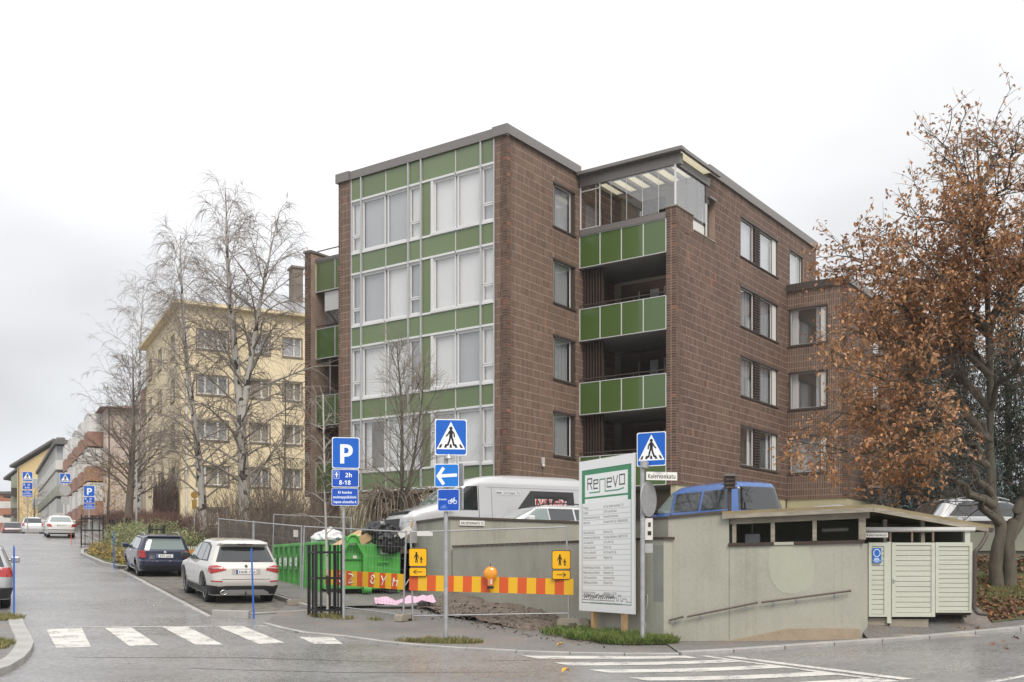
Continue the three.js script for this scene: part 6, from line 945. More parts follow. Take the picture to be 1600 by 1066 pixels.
stripeBoard('orange and yellow striped barrier board with white scrawl in front of the skip', [-4.62, 26.12], F2, 1.16, 1.06, 0.36, 0, (t, L, h) => {
  const m = std(lin(0.8, 0.8, 0.78), 0.5); const gl = [[[0, 0.8], [0.5, 1], [0.9, 0.7], [0.1, 0.3], [0.6, 0], [1, 0.3]], [[0, 1], [0.9, 0.8], [0.5, 0.5], [0, 0], [1, 0.1]], [[0.5, 0.5], [0.55, 0.55]], [[0.9, 0.5], [0.5, 0.1], [0.1, 0.4], [0.4, 0.6], [0.2, 0.85], [0.6, 1], [0.8, 0.75]], [[0, 1], [0.4, 0.5], [0.9, 1], [0.4, 0.5], [0.1, 0]], [[0, 0], [0.2, 0.9], [0.3, 0.5], [0.8, 0.6], [0.7, 0]], [[0.2, 0.2], [0.8, 0.8]], [[0.5, 0.5], [0.55, 0.52]]];
  gl.forEach((p, i) => mesh('scrawl', tubeOf(p.map(([a, b]) => [0.55 + i * 0.42 + a * 0.2, 0.07 + b * 0.22, 0.037]), 0.014, 30, 4), m, t));
});
stripeBoard('orange and yellow striped barrier board in front of the soil heap', [F2[0] + 0.12, F2[1] - 0.02], [1.36, 23.24], 1.05, 0.965, 0.355, 0);
function yellowSign(label, X, Z, y, turn, s) { const t = thing('yellow_sign', label, 'sign', [X, y, Z], turn); panelSign(t, 'walking_panel', 0.42, 0.42, drawFamily, [0, 0.42, 0.06], 0.02, { back: M.black }); panelSign(t, 'arrow_panel', 0.41, 0.21, drawYArrow(s), [0, 0.09, 0.06], -0.02, { back: M.black }); }
yellowSign('yellow walking sign with arrow pointing to the skip', -2.13, 23.92, 1.38, -0.1, -1); yellowSign('yellow walking sign with arrow pointing to the billboard', 1.09, 23.28, 1.32, 0.0, 1);
{ const t = thing('warning_lamp', 'orange round site lamp hung on the striped barrier board', 'lamp', [-0.48, 1.2, 23.52], 0.0); mesh('lens', [new THREE.SphereGeometry(0.14, 24, 12).scale(1, 1, 0.42).translate(0, 0.24, 0.06)], new THREE.MeshPhysicalMaterial({ color: lin(0.85, 0.33, 0.015), roughness: 0.2, clearcoat: 1 }), t); mesh('rim', new THREE.TorusGeometry(0.14, 0.016, 8, 32).translate(0, 0.24, 0.06), std(lin(0.75, 0.27, 0.02), 0.5), t); mesh('case', rbox(-0.065, 0.065, -0.04, 0.12, 0.04, 0.12, 0.015), std(lin(0.62, 0.2, 0.08), 0.5), t); mesh('battery', rbox(-0.075, 0.075, -0.1, -0.045, 0.035, 0.125, 0.01), M.black, t); mesh('hook', bar([0, 0.38, 0.06], [0, 0.46, 0.05], 0.008), M.black, t); mesh('label', box(0.0, 0.035, 0.0, 0.1, 0.121, 0.123), M.whiteFrame, t); }
{ const t = thing('notice', 'small white board tied to the mesh fence by the yellow signs', 'notice', [-1.98, 1.6 + 51 / 1642 * 23.9, 23.88], -0.05); mesh('plate', box(-0.18, 0.18, -0.055, 0.055, 0, 0.006), M.whiteFrame, t); }
{ const t = thing('notice', 'small white tag on the mesh fence behind the white SUV', 'notice', [-5.62, 2.45, 27.3], 1.1); mesh('plate', box(-0.09, 0.09, -0.09, 0.09, 0, 0.006), M.whiteFrame, t); }
// ================================================================ skip and rubbish
{
  const Gm = surf([0.075, 0.37, 0.06], 0.35, 2, 0.5), C = [-5.45, 30.4], y = 0.95, t = thing('waste_skip', 'bright green roll-off skip with white letters behind the mesh fence', 'skip', [C[0], 0.80, C[1]], 0); t.rotation.set(0, A_E, 0, 'YXZ'); // local x across its end, -z along its side
  const W = 2.35, Ls = 5.6, h0 = 0.16, h1 = 1.42;
  mesh('side', box(0, 0.06, h0, h1, -Ls, 0), Gm, t); mesh('side', box(W - 0.06, W, h0, h1, -Ls, 0), Gm, t); mesh('floor', box(0.06, W - 0.06, h0, h0 + 0.1, -Ls, 0), Gm, t); mesh('end', box(0.06, W - 0.06, h0, h1, -0.06, 0), Gm, t); mesh('end', box(0.06, W - 0.06, h0, h1, -Ls, -Ls + 0.06), Gm, t);
  mesh('rim', [rbox(-0.08, 0.1, h1, h1 + 0.1, -Ls, 0.05, 0.02), rbox(W - 0.1, W + 0.08, h1, h1 + 0.1, -Ls, 0.05, 0.02), rbox(0.1, W - 0.1, h1, h1 + 0.1, -Ls, -Ls + 0.1, 0.02)], Gm, t);
  for (let i = 0; i < 9; i++) { const z = -0.25 - i * 0.64; for (const x of [-0.09, W]) mesh('rib', prism([[0, 0.02], [0.09, 0.02], [0.09, h1], [0, h1]], 0.1).translate(x, 0, z - 0.1), Gm, t); }
  for (let i = 0; i < 4; i++) mesh('end_rib', box(1.28 + i * 0.27, 1.34 + i * 0.27, h0 + 0.05, h1 - 0.02, 0.001, 0.035), Gm, t);
  mesh('frame', [box(0.2, 0.4, 0, h0, -Ls, 0.1), box(W - 0.4, W - 0.2, 0, h0, -Ls, 0.1)], M.black, t); mesh('end_rail', [box(0.5, 1.15, h1 - 0.42, h1 - 0.3, 0.001, 0.06), box(0.0, W, h0 - 0.02, h0 + 0.1, 0.001, 0.07)], Gm, t);
  mesh('lifting_frame', [beam([0.42, h0, 0.16], [0.42, h1 - 0.25, 0.16], 0.1, 0.12), beam([1.18, h0, 0.16], [1.18, h1 - 0.25, 0.16], 0.1, 0.12), beam([0.42, h1 - 0.27, 0.16], [0.68, h1 + 0.12, 0.2], 0.12, 0.12), beam([1.18, h1 - 0.27, 0.16], [0.92, h1 + 0.12, 0.2], 0.12, 0.12), box(0.6, 1.0, h1 + 0.05, h1 + 0.26, 0.1, 0.26)], Gm, t); mesh('hook_bar', new THREE.TorusGeometry(0.18, 0.03, 8, 20, Math.PI).translate(0.8, h1 + 0.1, 0.28), Gm, t);
  mesh('roller', bar([1.12, 0.12, 0.2], [1.36, 0.12, 0.2], 0.12, 0.12, 16), Gm, t); mesh('handle', bar([1.62, 0.92, 0.08], [2.0, 0.92, 0.08], 0.02), Gm, t);
  mesh('label', box(1.72, 2.0, 1.16, 1.3, 0.036, 0.042), M.whiteFrame, t); mesh('label', box(0.86, 0.98, 1.03, 1.11, 0.061, 0.066), M.whiteFrame, t);
  'remeo'.split('').forEach((ch, i) => { const m = prints.get('l' + ch) ?? new THREE.MeshStandardMaterial({ color: 0xffffff, roughness: 0.5, map: canvasTex(96, 96, (x, w, h) => { x.fillStyle = '#4a9440'; x.fillRect(0, 0, w, h); x.fillStyle = '#f0f2ee'; x.font = 'bold 100px sans-serif'; x.textAlign = 'center'; x.textBaseline = 'middle'; x.fillText(ch, w / 2, h * 0.42); }) }); prints.set('l' + ch, m); mesh('letter', facePlane(0.46, 0.46).rotateY(-Math.PI / 2).translate(-0.094, 0.94, -4.9 + i * 0.64 - 0.3), m, t, true); });
}
function crumple(g, a, f, s) { const p = g.attributes.position; for (let i = 0; i < p.count; i++) { const x = p.getX(i), y = p.getY(i), z = p.getZ(i), n = PN.noise(x * f + s, y * f, z * f) + 0.5 * PN.noise(x * f * 2.3, y * f * 2.3 + s, z * f * 2.3), k = 1 + a * n; p.setXYZ(i, x * k, y * k, z * k); } g.computeVertexNormals(); return g; }
{
  const plast = std(lin(0.018, 0.018, 0.02), 0.28), bag = (label, X, y, Z, sx, sy, sz, m, s) => { const t = thing('rubbish_bag', label, 'rubbish', [X, y, Z], s); mesh('sack', crumple(new THREE.IcosahedronGeometry(1, 4), 0.32, 2.6, s).scale(sx, sy, sz), m, t); mesh('knot', crumple(new THREE.IcosahedronGeometry(0.12, 1), 0.4, 6, s).translate(sx * 0.3, sy * 0.95, 0), m, t); };
  bag('black rubbish sack heaped on the skip', -3.95, 2.62, 31.6, 0.62, 0.34, 0.5, plast, 1.3); bag('black rubbish sack hanging over the end of the skip', -3.62, 2.33, 31.25, 0.46, 0.32, 0.3, plast, 4.1); bag('white plastic bundle on the skip', -5.6, 2.4, 32.1, 0.55, 0.3, 0.5, std(lin(0.68, 0.69, 0.7), 0.5), 7.7);
  const plank = (label, a, b, w, h, m) => { const t = thing('scrap_board', label, 'scrap', [0, 0, 0], 0); mesh('board', beam(a, b, w, h), m, t); };
  plank('slanting brown board on the skip', [-5.2, 2.2, -31.0], [-4.5, 2.7, -31.9], 0.35, 0.05, M.woodRaw); plank('cream foam sheet on the skip', [-4.75, 2.42, -31.4], [-4.25, 2.72, -31.9], 0.5, 0.12, std(lin(0.62, 0.5, 0.27), 0.8)); plank('cardboard box flap on the skip', [-4.55, 2.3, -31.2], [-4.2, 2.55, -31.3], 0.3, 0.25, M.woodRaw); plank('white board end standing out of the skip', [-3.35, 2.5, -31.2], [-3.0, 2.72, -31.3], 0.02, 0.2, M.whiteFrame); plank('thin wooden lath beside the black sack', [-3.1, 2.4, -31.5], [-2.98, 2.95, -31.5], 0.05, 0.05, M.woodRaw);
  const g = new THREE.PlaneGeometry(1.5, 0.7, 40, 22).rotateX(-Math.PI / 2), p = g.attributes.position; for (let i = 0; i < p.count; i++) { const x = p.getX(i), z = p.getZ(i); p.setY(i, 0.12 + 0.18 * Math.max(0, PN.noise(x * 2, 1, z * 2) + 0.15) + 0.05 * PN.noise(x * 7, 3, z * 7) - 0.12 * z + 0.06 * x); } g.computeVertexNormals();
  const t = thing('plastic_sheet', 'crumpled pink plastic sheet lying at the edge of the soil heap', 'sheet', [-2.75, H(-2.75, 27.2) + 0.06, 27.0], 0.25); mesh('sheet', g, std(lin(0.62, 0.40, 0.52), 0.6, { side: THREE.DoubleSide }), t);
}
// ================================================================ tree guards, marker poles, lamps
function treeGuard(label, X, Z, w, h, turn, lean = 0) {
  const t = thing('tree_guard', label, 'tree guard', [X, H(X, Z) + 0.03, Z], 0); t.rotation.set(0, turn, lean, 'YXZ'); const a = w / 2;
  for (const [x, z] of [[-a, a], [a, a], [a, -a], [-a, -a]]) mesh('corner_post', [box(x - 0.03, x + 0.03, 0, h, z - 0.03, z + 0.03)], M.black, t);
  for (const y of [0.12, 0.86, h - 0.2]) mesh('ring', [box(-a, a, y, y + 0.045, a - 0.012, a + 0.012), box(-a, a, y, y + 0.045, -a - 0.012, -a + 0.012), box(-a - 0.012, -a + 0.012, y + 0.001, y + 0.044, -a, a), box(a - 0.012, a + 0.012, y + 0.001, y + 0.044, -a, a)], M.black, t);
  for (const s of [-0.33, 0.0, 0.33]) for (const [x, z] of [[s * w, a], [a, s * w], [s * w, -a], [-a, s * w]]) mesh('bar', bar([x, 0, z], [x, h, z], 0.014, 0.014, 6), M.black, t);
}
treeGuard('black steel tree guard round the young birch by the parking sign', -4.35, 24.5, 0.62, 1.66, 0.45);
treeGuard('black steel tree guard behind the dark blue estate car', -14.2, 42.0, 0.55, 1.6, 0.4);
treeGuard('black steel tree guard by the parking sign up the street', ...uv2(5.4, 60.5), 1.1, 1.7, 0.4); treeGuard('leaning black steel tree guard in the planted bed', ...uv2(6.6, 57.2), 0.8, 1.6, 0.6, 0.12);
function marker(label, X, Z, h, m, lean = 0) { const t = thing('marker_pole', label, 'marker pole', [X, H(X, Z), Z], 0); t.rotation.z = lean; mesh('pole', bar([0, -0.05, 0], [0, h, 0], 0.022, 0.02, 8), m, t); mesh('tip', bar([0, h, 0], [0, h + 0.05, 0], 0.018, 0.008, 8), m, t); return t; }
marker('leaning blue snow marker pole at the end of the parking bay', -5.86, 23.85, 1.55, M.bluePole, 0.035); marker('blue snow marker pole beside the silver hatchback', -10.74, 22.66, 1.52, M.bluePole); marker('blue snow marker pole at the planted bed', -15.13, 39.94, 1.36, M.bluePole); marker('short orange marker pole behind the white saloon', ...uv2(4.6, 64), 0.7, M.orangePole);
{ // small closing barrier
  const t = thing('roadwork_barrier', 'white slatted barrier with an orange striped board behind the blue estate car', 'barrier', [-11.75, H(-11.75, 38.2) + 0.06, 38.2], -0.12);
  for (let i = 0; i < 8; i++) mesh('slat', box(-0.3 + i * 0.08, -0.262 + i * 0.08, 0.0, 0.92, 0, 0.03), M.whiteFrame, t); mesh('cross_bar', [box(-0.31, 0.31, 0.2, 0.24, -0.02, -0.001), box(-0.31, 0.31, 0.5, 0.54, -0.02, -0.001)], M.whiteFrame, t);
  for (let i = 0; i < 6; i++) mesh('stripe', box(-0.3 + i * 0.1, -0.2 + i * 0.1, 0.58, 0.8, 0.031, 0.04), i % 2 ? std(lin(0.45, 0.3, 0.12), 0.6) : std(lin(0.72, 0.27, 0.02), 0.5), t);
}
function bollardLamp(label, X, Z, y, h) { const t = thing('lamp_post', label, 'lamp', [X, y, Z], 0.3); mesh('post', bar([0, 0, 0], [0, h - 0.3, 0], 0.045), M.brownMetal, t); mesh('louvre', Array.from({ length: 3 }, (_, i) => new THREE.CylinderGeometry(0.14, 0.19, 0.05, 4).rotateY(Math.PI / 4).translate(0, h - 0.28 + i * 0.09, 0)), M.brownMetal, t); mesh('lantern', box(-0.09, 0.09, h - 0.3, h - 0.02, -0.09, 0.09), M.brownMetal, t); mesh('cap', new THREE.CylinderGeometry(0.13, 0.21, 0.06, 4).rotateY(Math.PI / 4).translate(0, h, 0), M.brownMetal, t); }
bollardLamp('low dark lamp post with louvred head in front of the blue van', 4.95, 23.9, 2.05, 1.62); bollardLamp('low dark lamp post beyond the shed roof below the oak branches', 10.1, 29.2, 2.05, 1.75);
{ const t = thing('street_lamp', 'street lamp with thin curved arm beside the linden tree', 'street lamp', [-21.3, H(-21.3, 59.6), 59.6], 0.4); mesh('pole', [bar([0, 0, 0], [0, 4.5, 0], 0.06, 0.045, 8)], M.galv, t); mesh('lamp_head', [bar([0, 4.5, 0], [-0.1, 4.6, 0], 0.04), new THREE.ConeGeometry(0.22, 0.3, 12).rotateX(Math.PI).translate(-0.12, 4.7, 0)], M.fascia, t); }
{ const t = thing('hanging_lamp', 'grey lamp hanging over the street on a wire', 'lamp', [-21.5, 9.8, 59.5], 0); mesh('wire', bar([0, 0.3, 0], [0.02, 5, 0], 0.012, 0.012, 5), M.fascia, t); mesh('shade', new THREE.CylinderGeometry(0.05, 0.17, 0.6, 16).rotateX(Math.PI), M.fascia, t); }
{ // low board fence in the garden
  const a = uv2(9.9, 42.5), b = [-9.2, 41.5], t = thing('board_fence', 'low weathered board fence in the garden below the birches', 'fence', [-14.4, 2.0, 43.2], ang(5.6, -2.4)); const m = surf([0.13, 0.095, 0.07], 0.5, [0.6, 2], 0.9);
  for (let i = 0; i < 42; i++) mesh('board', box(i * 0.145, i * 0.145 + 0.135, -0.4, 0.92 + rr(-0.02, 0.02), 0, 0.025), m, t); mesh('rail', box(0, 6.1, 0.6, 0.68, -0.05, -0.001), m, t);
}
// ================================================================ trees and shrubs
class TB { // many tapered branches in one mesh
  constructor() { this.p = []; this.n = []; this.u = []; this.i = []; }
  path(pts, radii, k) {
    const up = new THREE.Vector3(0, 1, 0), t = new THREE.Vector3(), a = new THREE.Vector3(), b = new THREE.Vector3(); let base = this.p.length / 3, len = 0;
    for (let j = 0; j < pts.length; j++) {
      t.copy(pts[Math.min(j + 1, pts.length - 1)]).sub(pts[Math.max(j - 1, 0)]).normalize(); a.crossVectors(t, Math.abs(t.y) > 0.95 ? new THREE.Vector3(1, 0, 0) : up).normalize(); b.crossVectors(a, t); if (j) len += pts[j].distanceTo(pts[j - 1]);
      for (let q = 0; q <= k; q++) { const w = q / k * Math.PI * 2, c = Math.cos(w), s = Math.sin(w), nx = a.x * c + b.x * s, ny = a.y * c + b.y * s, nz = a.z * c + b.z * s; this.p.push(pts[j].x + nx * radii[j], pts[j].y + ny * radii[j], pts[j].z + nz * radii[j]); this.n.push(nx, ny, nz); this.u.push(q / k * Math.max(0.2, 6.28 * radii[0]), len); }
    }
    for (let j = 0; j < pts.length - 1; j++) for (let q = 0; q < k; q++) { const o = base + j * (k + 1) + q; this.i.push(o, o + k + 1, o + 1, o + 1, o + k + 1, o + k + 2); }
  }
  geo() { const g = new THREE.BufferGeometry(); g.setAttribute('position', new THREE.Float32BufferAttribute(this.p, 3)); g.setAttribute('normal', new THREE.Float32BufferAttribute(this.n, 3)); g.setAttribute('uv', new THREE.Float32BufferAttribute(this.u, 2)); g.setIndex(this.i); return g; }
  mesh(name, m, parent) { const o = SHADOW(new THREE.Mesh(this.geo(), m)); o.name = name; parent.add(o); return o; }
}
const V3 = (x, y, z) => new THREE.Vector3(x, y, z);
function limb(p, d, len, r0, r1, seg, wob, grav, rise = 0) { const pts = [p.clone()], rad = [r0], c = d.clone().normalize(), q = p.clone(); for (let i = 1; i <= seg; i++) { c.x += rr(-wob, wob); c.y += rr(-wob, wob) - grav * (i / seg) + rise; c.z += rr(-wob, wob); c.normalize(); q.addScaledVector(c, len / seg); pts.push(q.clone()); rad.push(r0 + (r1 - r0) * i / seg); } return [pts, rad, c.clone()]; }
const sideDir = (d, tilt) => { const a = V3(rr(-1, 1), rr(-1, 1), rr(-1, 1)).cross(d).normalize(); return d.clone().multiplyScalar(Math.cos(tilt)).addScaledVector(a, Math.sin(tilt)); };
const along = (pts, t) => { const f = t * (pts.length - 1), i = Math.min(pts.length - 2, Math.floor(f)); return pts[i].clone().lerp(pts[i + 1], f - i); };
function birchTree(label, X, Z, y, h, r, spread, sd, group, mats = [M.birch, M.birchTwig, std(lin(0.32, 0.285, 0.25), 0.9)], opt = {}) {
  seed = sd; const t = thing(opt.name ?? 'birch_tree', label, 'tree', [X, y, Z], 0, group), tr = new TB(), tw = new TB();
  const [tp, trr] = limb(V3(0, -0.3, 0), V3(opt.lean ?? 0, 1, 0), h + 0.3, r, 0.015, 16, opt.wob ?? 0.035, 0, 0.02); tr.path(tp, trr, 10); const bt = new TB();
  if (opt.fork) { const b = along(tp, opt.fork), [fp, fr] = limb(b, V3(opt.forkLean ?? 0.16, 1, 0.1), h * (1 - opt.fork) * 0.93, r * 0.6, 0.012, 12, 0.05, 0, 0.02); tr.path(fp, fr, 8); branches(fp, 0.15, 0.6); }
  branches(tp, opt.from ?? 0.2, 1);
  function branches(path, from, q) {
    const n = Math.round((opt.n ?? 46) * q); for (let i = 0; i < n; i++) {
      const f = from + (0.97 - from) * (i + rnd()) / n, p = along(path, f), az = i * 2.4 + rr(-0.5, 0.5), el = rr(0.45, 0.95) + f * 0.25, len = spread * (1.15 - f * 0.85) * rr(0.65, 1.15) * (f < 0.3 ? 0.9 : 1);
      const rb = Math.max(0.012, r * (opt.rb ?? 0.27) * (1.05 - f)), [bp, bd] = limb(p, V3(Math.cos(az) * Math.cos(el), Math.sin(el), Math.sin(az) * Math.cos(el)), len, rb, 0.008, 7, 0.12, opt.droop ?? 0.16); bt.path(bp, bd, 5);
      const m = Math.round((opt.m ?? 9) * (0.6 + len / spread)); for (let j = 0; j < m; j++) {
        const g = 0.2 + 0.8 * (j + rnd()) / m, s = along(bp, g), dir = along(bp, Math.min(1, g + 0.1)).sub(along(bp, Math.max(0, g - 0.1))).normalize(), [sp, sr] = limb(s, sideDir(dir, rr(0.4, 0.9)), len * rr(0.22, 0.42), Math.max(0.006, rb * 0.4), 0.004, 5, 0.16, opt.weep ?? 0.25); tw.path(sp, sr, 3);
        for (let k = 0; k < (opt.k ?? 5); k++) { const a = along(sp, rr(0.25, 1)), [xp, xr] = limb(a, sideDir(sp[4].clone().sub(sp[2]).normalize(), rr(0.3, 0.8)), rr(0.35, 0.9) * (opt.twig ?? 1), opt.tr ?? 0.006, 0.0035, 4, 0.15, opt.weep2 ?? 0.45); tw.path(xp, xr, 3); }
      }
    }
  }
  tr.mesh('trunk', mats[0], t); bt.mesh('branches', mats[2] ?? mats[0], t).userData.kind = 'stuff'; const c = tw.mesh('crown', mats[1], t); c.userData.kind = 'stuff'; return t;
}
birchTree('tall bare birch with forked white trunk in front of the yellow block', -11.71, 46, 2.4, 15.6, 0.30, 4.6, 11, 'bare birches in the garden', undefined, { fork: 0.34, forkLean: 0.14, n: 50, from: 0.17, m: 10, k: 5 });
birchTree('slimmer bare birch beside the corner of the yellow block', -13.5, 46.3, 2.4, 13.8, 0.2, 3.9, 23, 'bare birches in the garden', undefined, { n: 58, from: 0.16, lean: -0.02, m: 10, k: 5 });
birchTree('bare birch rising behind the left wall of the yellow block', -31.2, 88, 4, 21.5, 0.24, 6.4, 37, 'bare birches in the garden', undefined, { n: 48, m: 9, k: 5, tr: 0.009, wob: 0.02 });
birchTree('bare dark linden with knobbly trunk beside the street lamp', -24.2, 66.2, 3.5, 10.8, 0.3, 4.6, 41, null, [M.bark, M.twig], { name: 'linden_tree', n: 46, m: 10, k: 5, tr: 0.008, from: 0.22, droop: 0.05, weep: 0.05, weep2: 0.02, twig: 0.8 });
birchTree('small bare tree with upright stems in front of the green facade', -3.75, 35.8, 2.6, 6.6, 0.1, 2.3, 53, null, [M.barkOak, M.twigPale], { name: 'small_tree', fork: 0.12, wob: 0.03, n: 26, from: 0.12, droop: -0.05, weep: -0.03, weep2: -0.02, k: 4, m: 8, twig: 0.8 });
birchTree('slender young birch inside the black tree guard', -4.3, 24.5, 0.4, 5.2, 0.035, 1.3, 59, null, undefined, { name: 'birch_sapling', wob: 0.008, n: 16, m: 4, k: 2, from: 0.4, twig: 0.5 });
birchTree('thin bare young tree behind the skip', -8.4, 38.5, 2.0, 6.5, 0.05, 2.2, 61, null, [M.barkOak, M.twigPale], { name: 'small_tree', n: 22, m: 5, k: 3, from: 0.25, droop: 0, weep: 0, weep2: 0 });
birchTree('bare spreading bush tree near the distant yellow gabled house', -61, 134, 3, 8.5, 0.2, 4.5, 67, null, [M.bark, M.twigPale], { name: 'small_tree', n: 30, from: 0.1, weep2: 0.05, m: 8 });
function leafGeo(w, l, lobed) { const s = new THREE.Shape(); if (lobed) { s.moveTo(0, 0); for (const [x, y] of [[0.18, 0.22], [0.1, 0.3], [0.42, 0.48], [0.24, 0.58], [0.4, 0.8], [0.12, 1], [-0.12, 1], [-0.4, 0.8], [-0.24, 0.58], [-0.42, 0.48], [-0.1, 0.3], [-0.18, 0.22]]) s.lineTo(x * w, y * l); } else { s.moveTo(0, 0); s.quadraticCurveTo(w * 0.6, l * 0.5, 0, l); s.quadraticCurveTo(-w * 0.6, l * 0.5, 0, 0); } const g = new THREE.ShapeGeometry(s, 2), p = g.attributes.position; for (let i = 0; i < p.count; i++) p.setZ(i, 1.1 * Math.abs(p.getX(i)) - 0.9 * p.getY(i) * p.getY(i) / l * 0.6); g.computeVertexNormals(); return norm(g); }
function leafCloud(name, parent, geo, m, list, cols, label) { const im = new THREE.InstancedMesh(geo, m, list.length), d = new THREE.Object3D(), c = new THREE.Color(); list.forEach(([p, s], i) => { d.position.copy(p); d.rotation.set(rr(-2.4, 0.4), rr(0, 6.28), rr(-1, 1), 'YXZ'); d.scale.setScalar(s * rr(0.7, 1.2)); d.updateMatrix(); im.setMatrixAt(i, d.matrix); const k = cols[Math.floor(rnd() * cols.length)], f = rr(0.7, 1.25); im.setColorAt(i, c.setRGB(k[0] * f, k[1] * f, k[2] * f)); }); im.name = name; im.userData.kind = 'stuff'; if (label) im.userData.label = label; parent.add(SHADOW(im)); return im; }
const leafMat = () => new THREE.MeshPhysicalMaterial({ color: 0xffffff, roughness: 0.8, transmission: 0.25, thickness: 0, side: THREE.DoubleSide });
{ // oak holding its brown leaves
  seed = 777; const base = V3(11.44, 1.0, -24.5), t = thing('oak_tree', 'oak with thick forked trunk and dry brown leaves beside the waste shed', 'tree', [11.44, 1.0, 24.5], 0), tr = new TB(), tw = new TB(), L = (X, y, Z) => V3(X, y, -Z).sub(base);
  const pth = (pts, r0, r1, k = 12) => { const c = new THREE.CatmullRomCurve3(pts), n = 22, P0 = c.getPoints(n); for (let i = 1; i < n; i++) P0[i].add(V3(rr(-0.02, 0.02), 0, rr(-0.02, 0.02))); tr.path(P0, P0.map((_, i) => (r0 + (r1 - r0) * i / n) * (1 + 0.05 * Math.sin(i * 2.3)) * (i === 0 && r0 > 0.25 ? 1.25 : 1)), k); return P0; };
  const m1 = pth([L(11.33, 0.85, 24.5), L(11.3, 1.8, 24.5), L(11.4, 2.45, 24.5), L(11.22, 3.05, 24.52), L(11.15, 3.9, 24.5), L(11.1, 5.8, 24.4), L(10.95, 8.3, 24.2), L(10.8, 9.9, 24.2), L(10.65, 11.5, 24.1)], 0.175, 0.018), m2 = pth([L(11.58, 0.85, 24.42), L(11.56, 1.8, 24.45), L(11.6, 2.5, 24.45), L(11.87, 3.2, 24.4), L(11.98, 4.3, 24.2), L(12.0, 6.4, 24.3), L(12.2, 8.8, 24.6), L(12.3, 11.6, 24.9)], 0.165, 0.018), m3 = pth([L(11.6, 2.2, 24.5), L(12.1, 2.95, 24.7), L(12.5, 3.6, 24.9), L(13.2, 5.4, 25.2), L(14.2, 8.4, 25.4), L(14.6, 11, 25.3)], 0.12, 0.018);
  const targets = [[6.03, 4.21, 22], [7.6, 8.91, 24], [6.55, 5.72, 21.5], [9.14, 10.51, 25], [9.72, 11.98, 24], [11.27, 12.79, 25], [11.07, 11.34, 23], [13.09, 10.81, 25], [13.15, 7.96, 24], [9.34, 7.85, 26], [7.64, 3.9, 22], [11.3, 9.1, 26.5], [8.36, 4.6, 20.9], [13.45, 5.03, 24], [10.48, 8.74, 21.5], [12.27, 6.85, 26.5], [8.22, 5.33, 25], [8.57, 5.95, 22], [8.63, 8.38, 22.5], [9.65, 9.57, 22], [10.6, 6.6, 21.6], [14.8, 7.6, 22.6], [8.4, 7.0, 24.4], [9.9, 6.6, 24.9], [12.6, 11.6, 23], [10.1, 10.2, 23.2], [15.4, 9.6, 24.4], [7.3, 6.9, 23.2], [13.9, 9.6, 27], [8.0, 7.6, 23], [7.9, 9.0, 24.5], [9.0, 9.2, 23.8], [7.3, 5.1, 23.8], [8.9, 5.4, 25.5], [10.4, 7.6, 25.6], [11.6, 8.4, 22.6], [12.6, 9.4, 23.6]].map(([x, y, z]) => [x, y > 7.5 ? 7.5 + (y - 7.5) * 0.84 : y, z]);
  const leaves = [], mains = [m1, m2, m3];
  for (const q of targets) {
    const e = L(...q); let best = null; for (const mp of mains) for (let i = 4; i < mp.length - 2; i++) { const p = mp[i], dd = p.distanceTo(e) + Math.max(0, p.y - e.y + 1.2) * 2.2; if (!best || dd < best[0]) best = [dd, p]; }
    const s = best[1], mid = s.clone().lerp(e, 0.5).add(V3(rr(-0.3, 0.3), e.distanceTo(s) * 0.07, rr(-0.3, 0.3))), len = s.distanceTo(e), P0 = new THREE.CatmullRomCurve3([s, s.clone().lerp(mid, 0.5).add(V3(0, 0.12, 0)), mid, e]).getPoints(12); for (let i = 2; i < 12; i++) P0[i].add(V3(rr(-0.1, 0.1), rr(-0.1, 0.1), rr(-0.1, 0.1)));
    const r0 = 0.028 + len * 0.016; tr.path(P0, P0.map((_, i) => r0 + (0.009 - r0) * i / 12), 7);
    const nb = Math.round(8 + len * 4.5); for (let b = 0; b < nb; b++) {
      const g = 0.22 + 0.78 * (b + rnd()) / nb, p = along(P0, g), d = along(P0, Math.min(1, g + 0.08)).sub(along(P0, Math.max(0, g - 0.08))).normalize(), [sp, sr] = limb(p, sideDir(d, rr(0.4, 1.1)), rr(0.6, 1.6) * (1.15 - 0.4 * g), 0.014, 0.006, 6, 0.2, -0.02); tr.path(sp, sr, 4);
      for (let k = 0; k < 6; k++) { const a = along(sp, rr(0.2, 1)), [xp, xr] = limb(a, sideDir(sp[5].clone().sub(sp[3]).normalize(), rr(0.3, 1.1)), rr(0.3, 0.75), 0.006, 0.003, 4, 0.22, 0.02); tw.path(xp, xr, 3); const dens = (xp[4].y + 1 > 10.2 ? 3 : 7) - Math.max(0, (8.6 - (xp[4].x + 11.44)) * 0.8) - (xp[4].x > -2.4 && xp[4].y < 5.6 ? 7 : 0); for (let l = 0; l < dens; l++) { const c = along(xp, rr(0.3, 1)); leaves.push([c.add(V3(rr(-0.09, 0.09), rr(-0.1, 0.07), rr(-0.09, 0.09))), 1]); } }
    }
  }
  tr.mesh('trunk', M.barkOak, t); const c = tw.mesh('twigs', M.twig, t); c.userData.kind = 'stuff';
  leafCloud('leaves', t, leafGeo(0.078, 0.098, true), leafMat(), leaves, [[0.47, 0.235, 0.095], [0.40, 0.19, 0.08], [0.55, 0.30, 0.13], [0.33, 0.165, 0.08], [0.46, 0.275, 0.15]], 'dry lobed brown leaves');
}
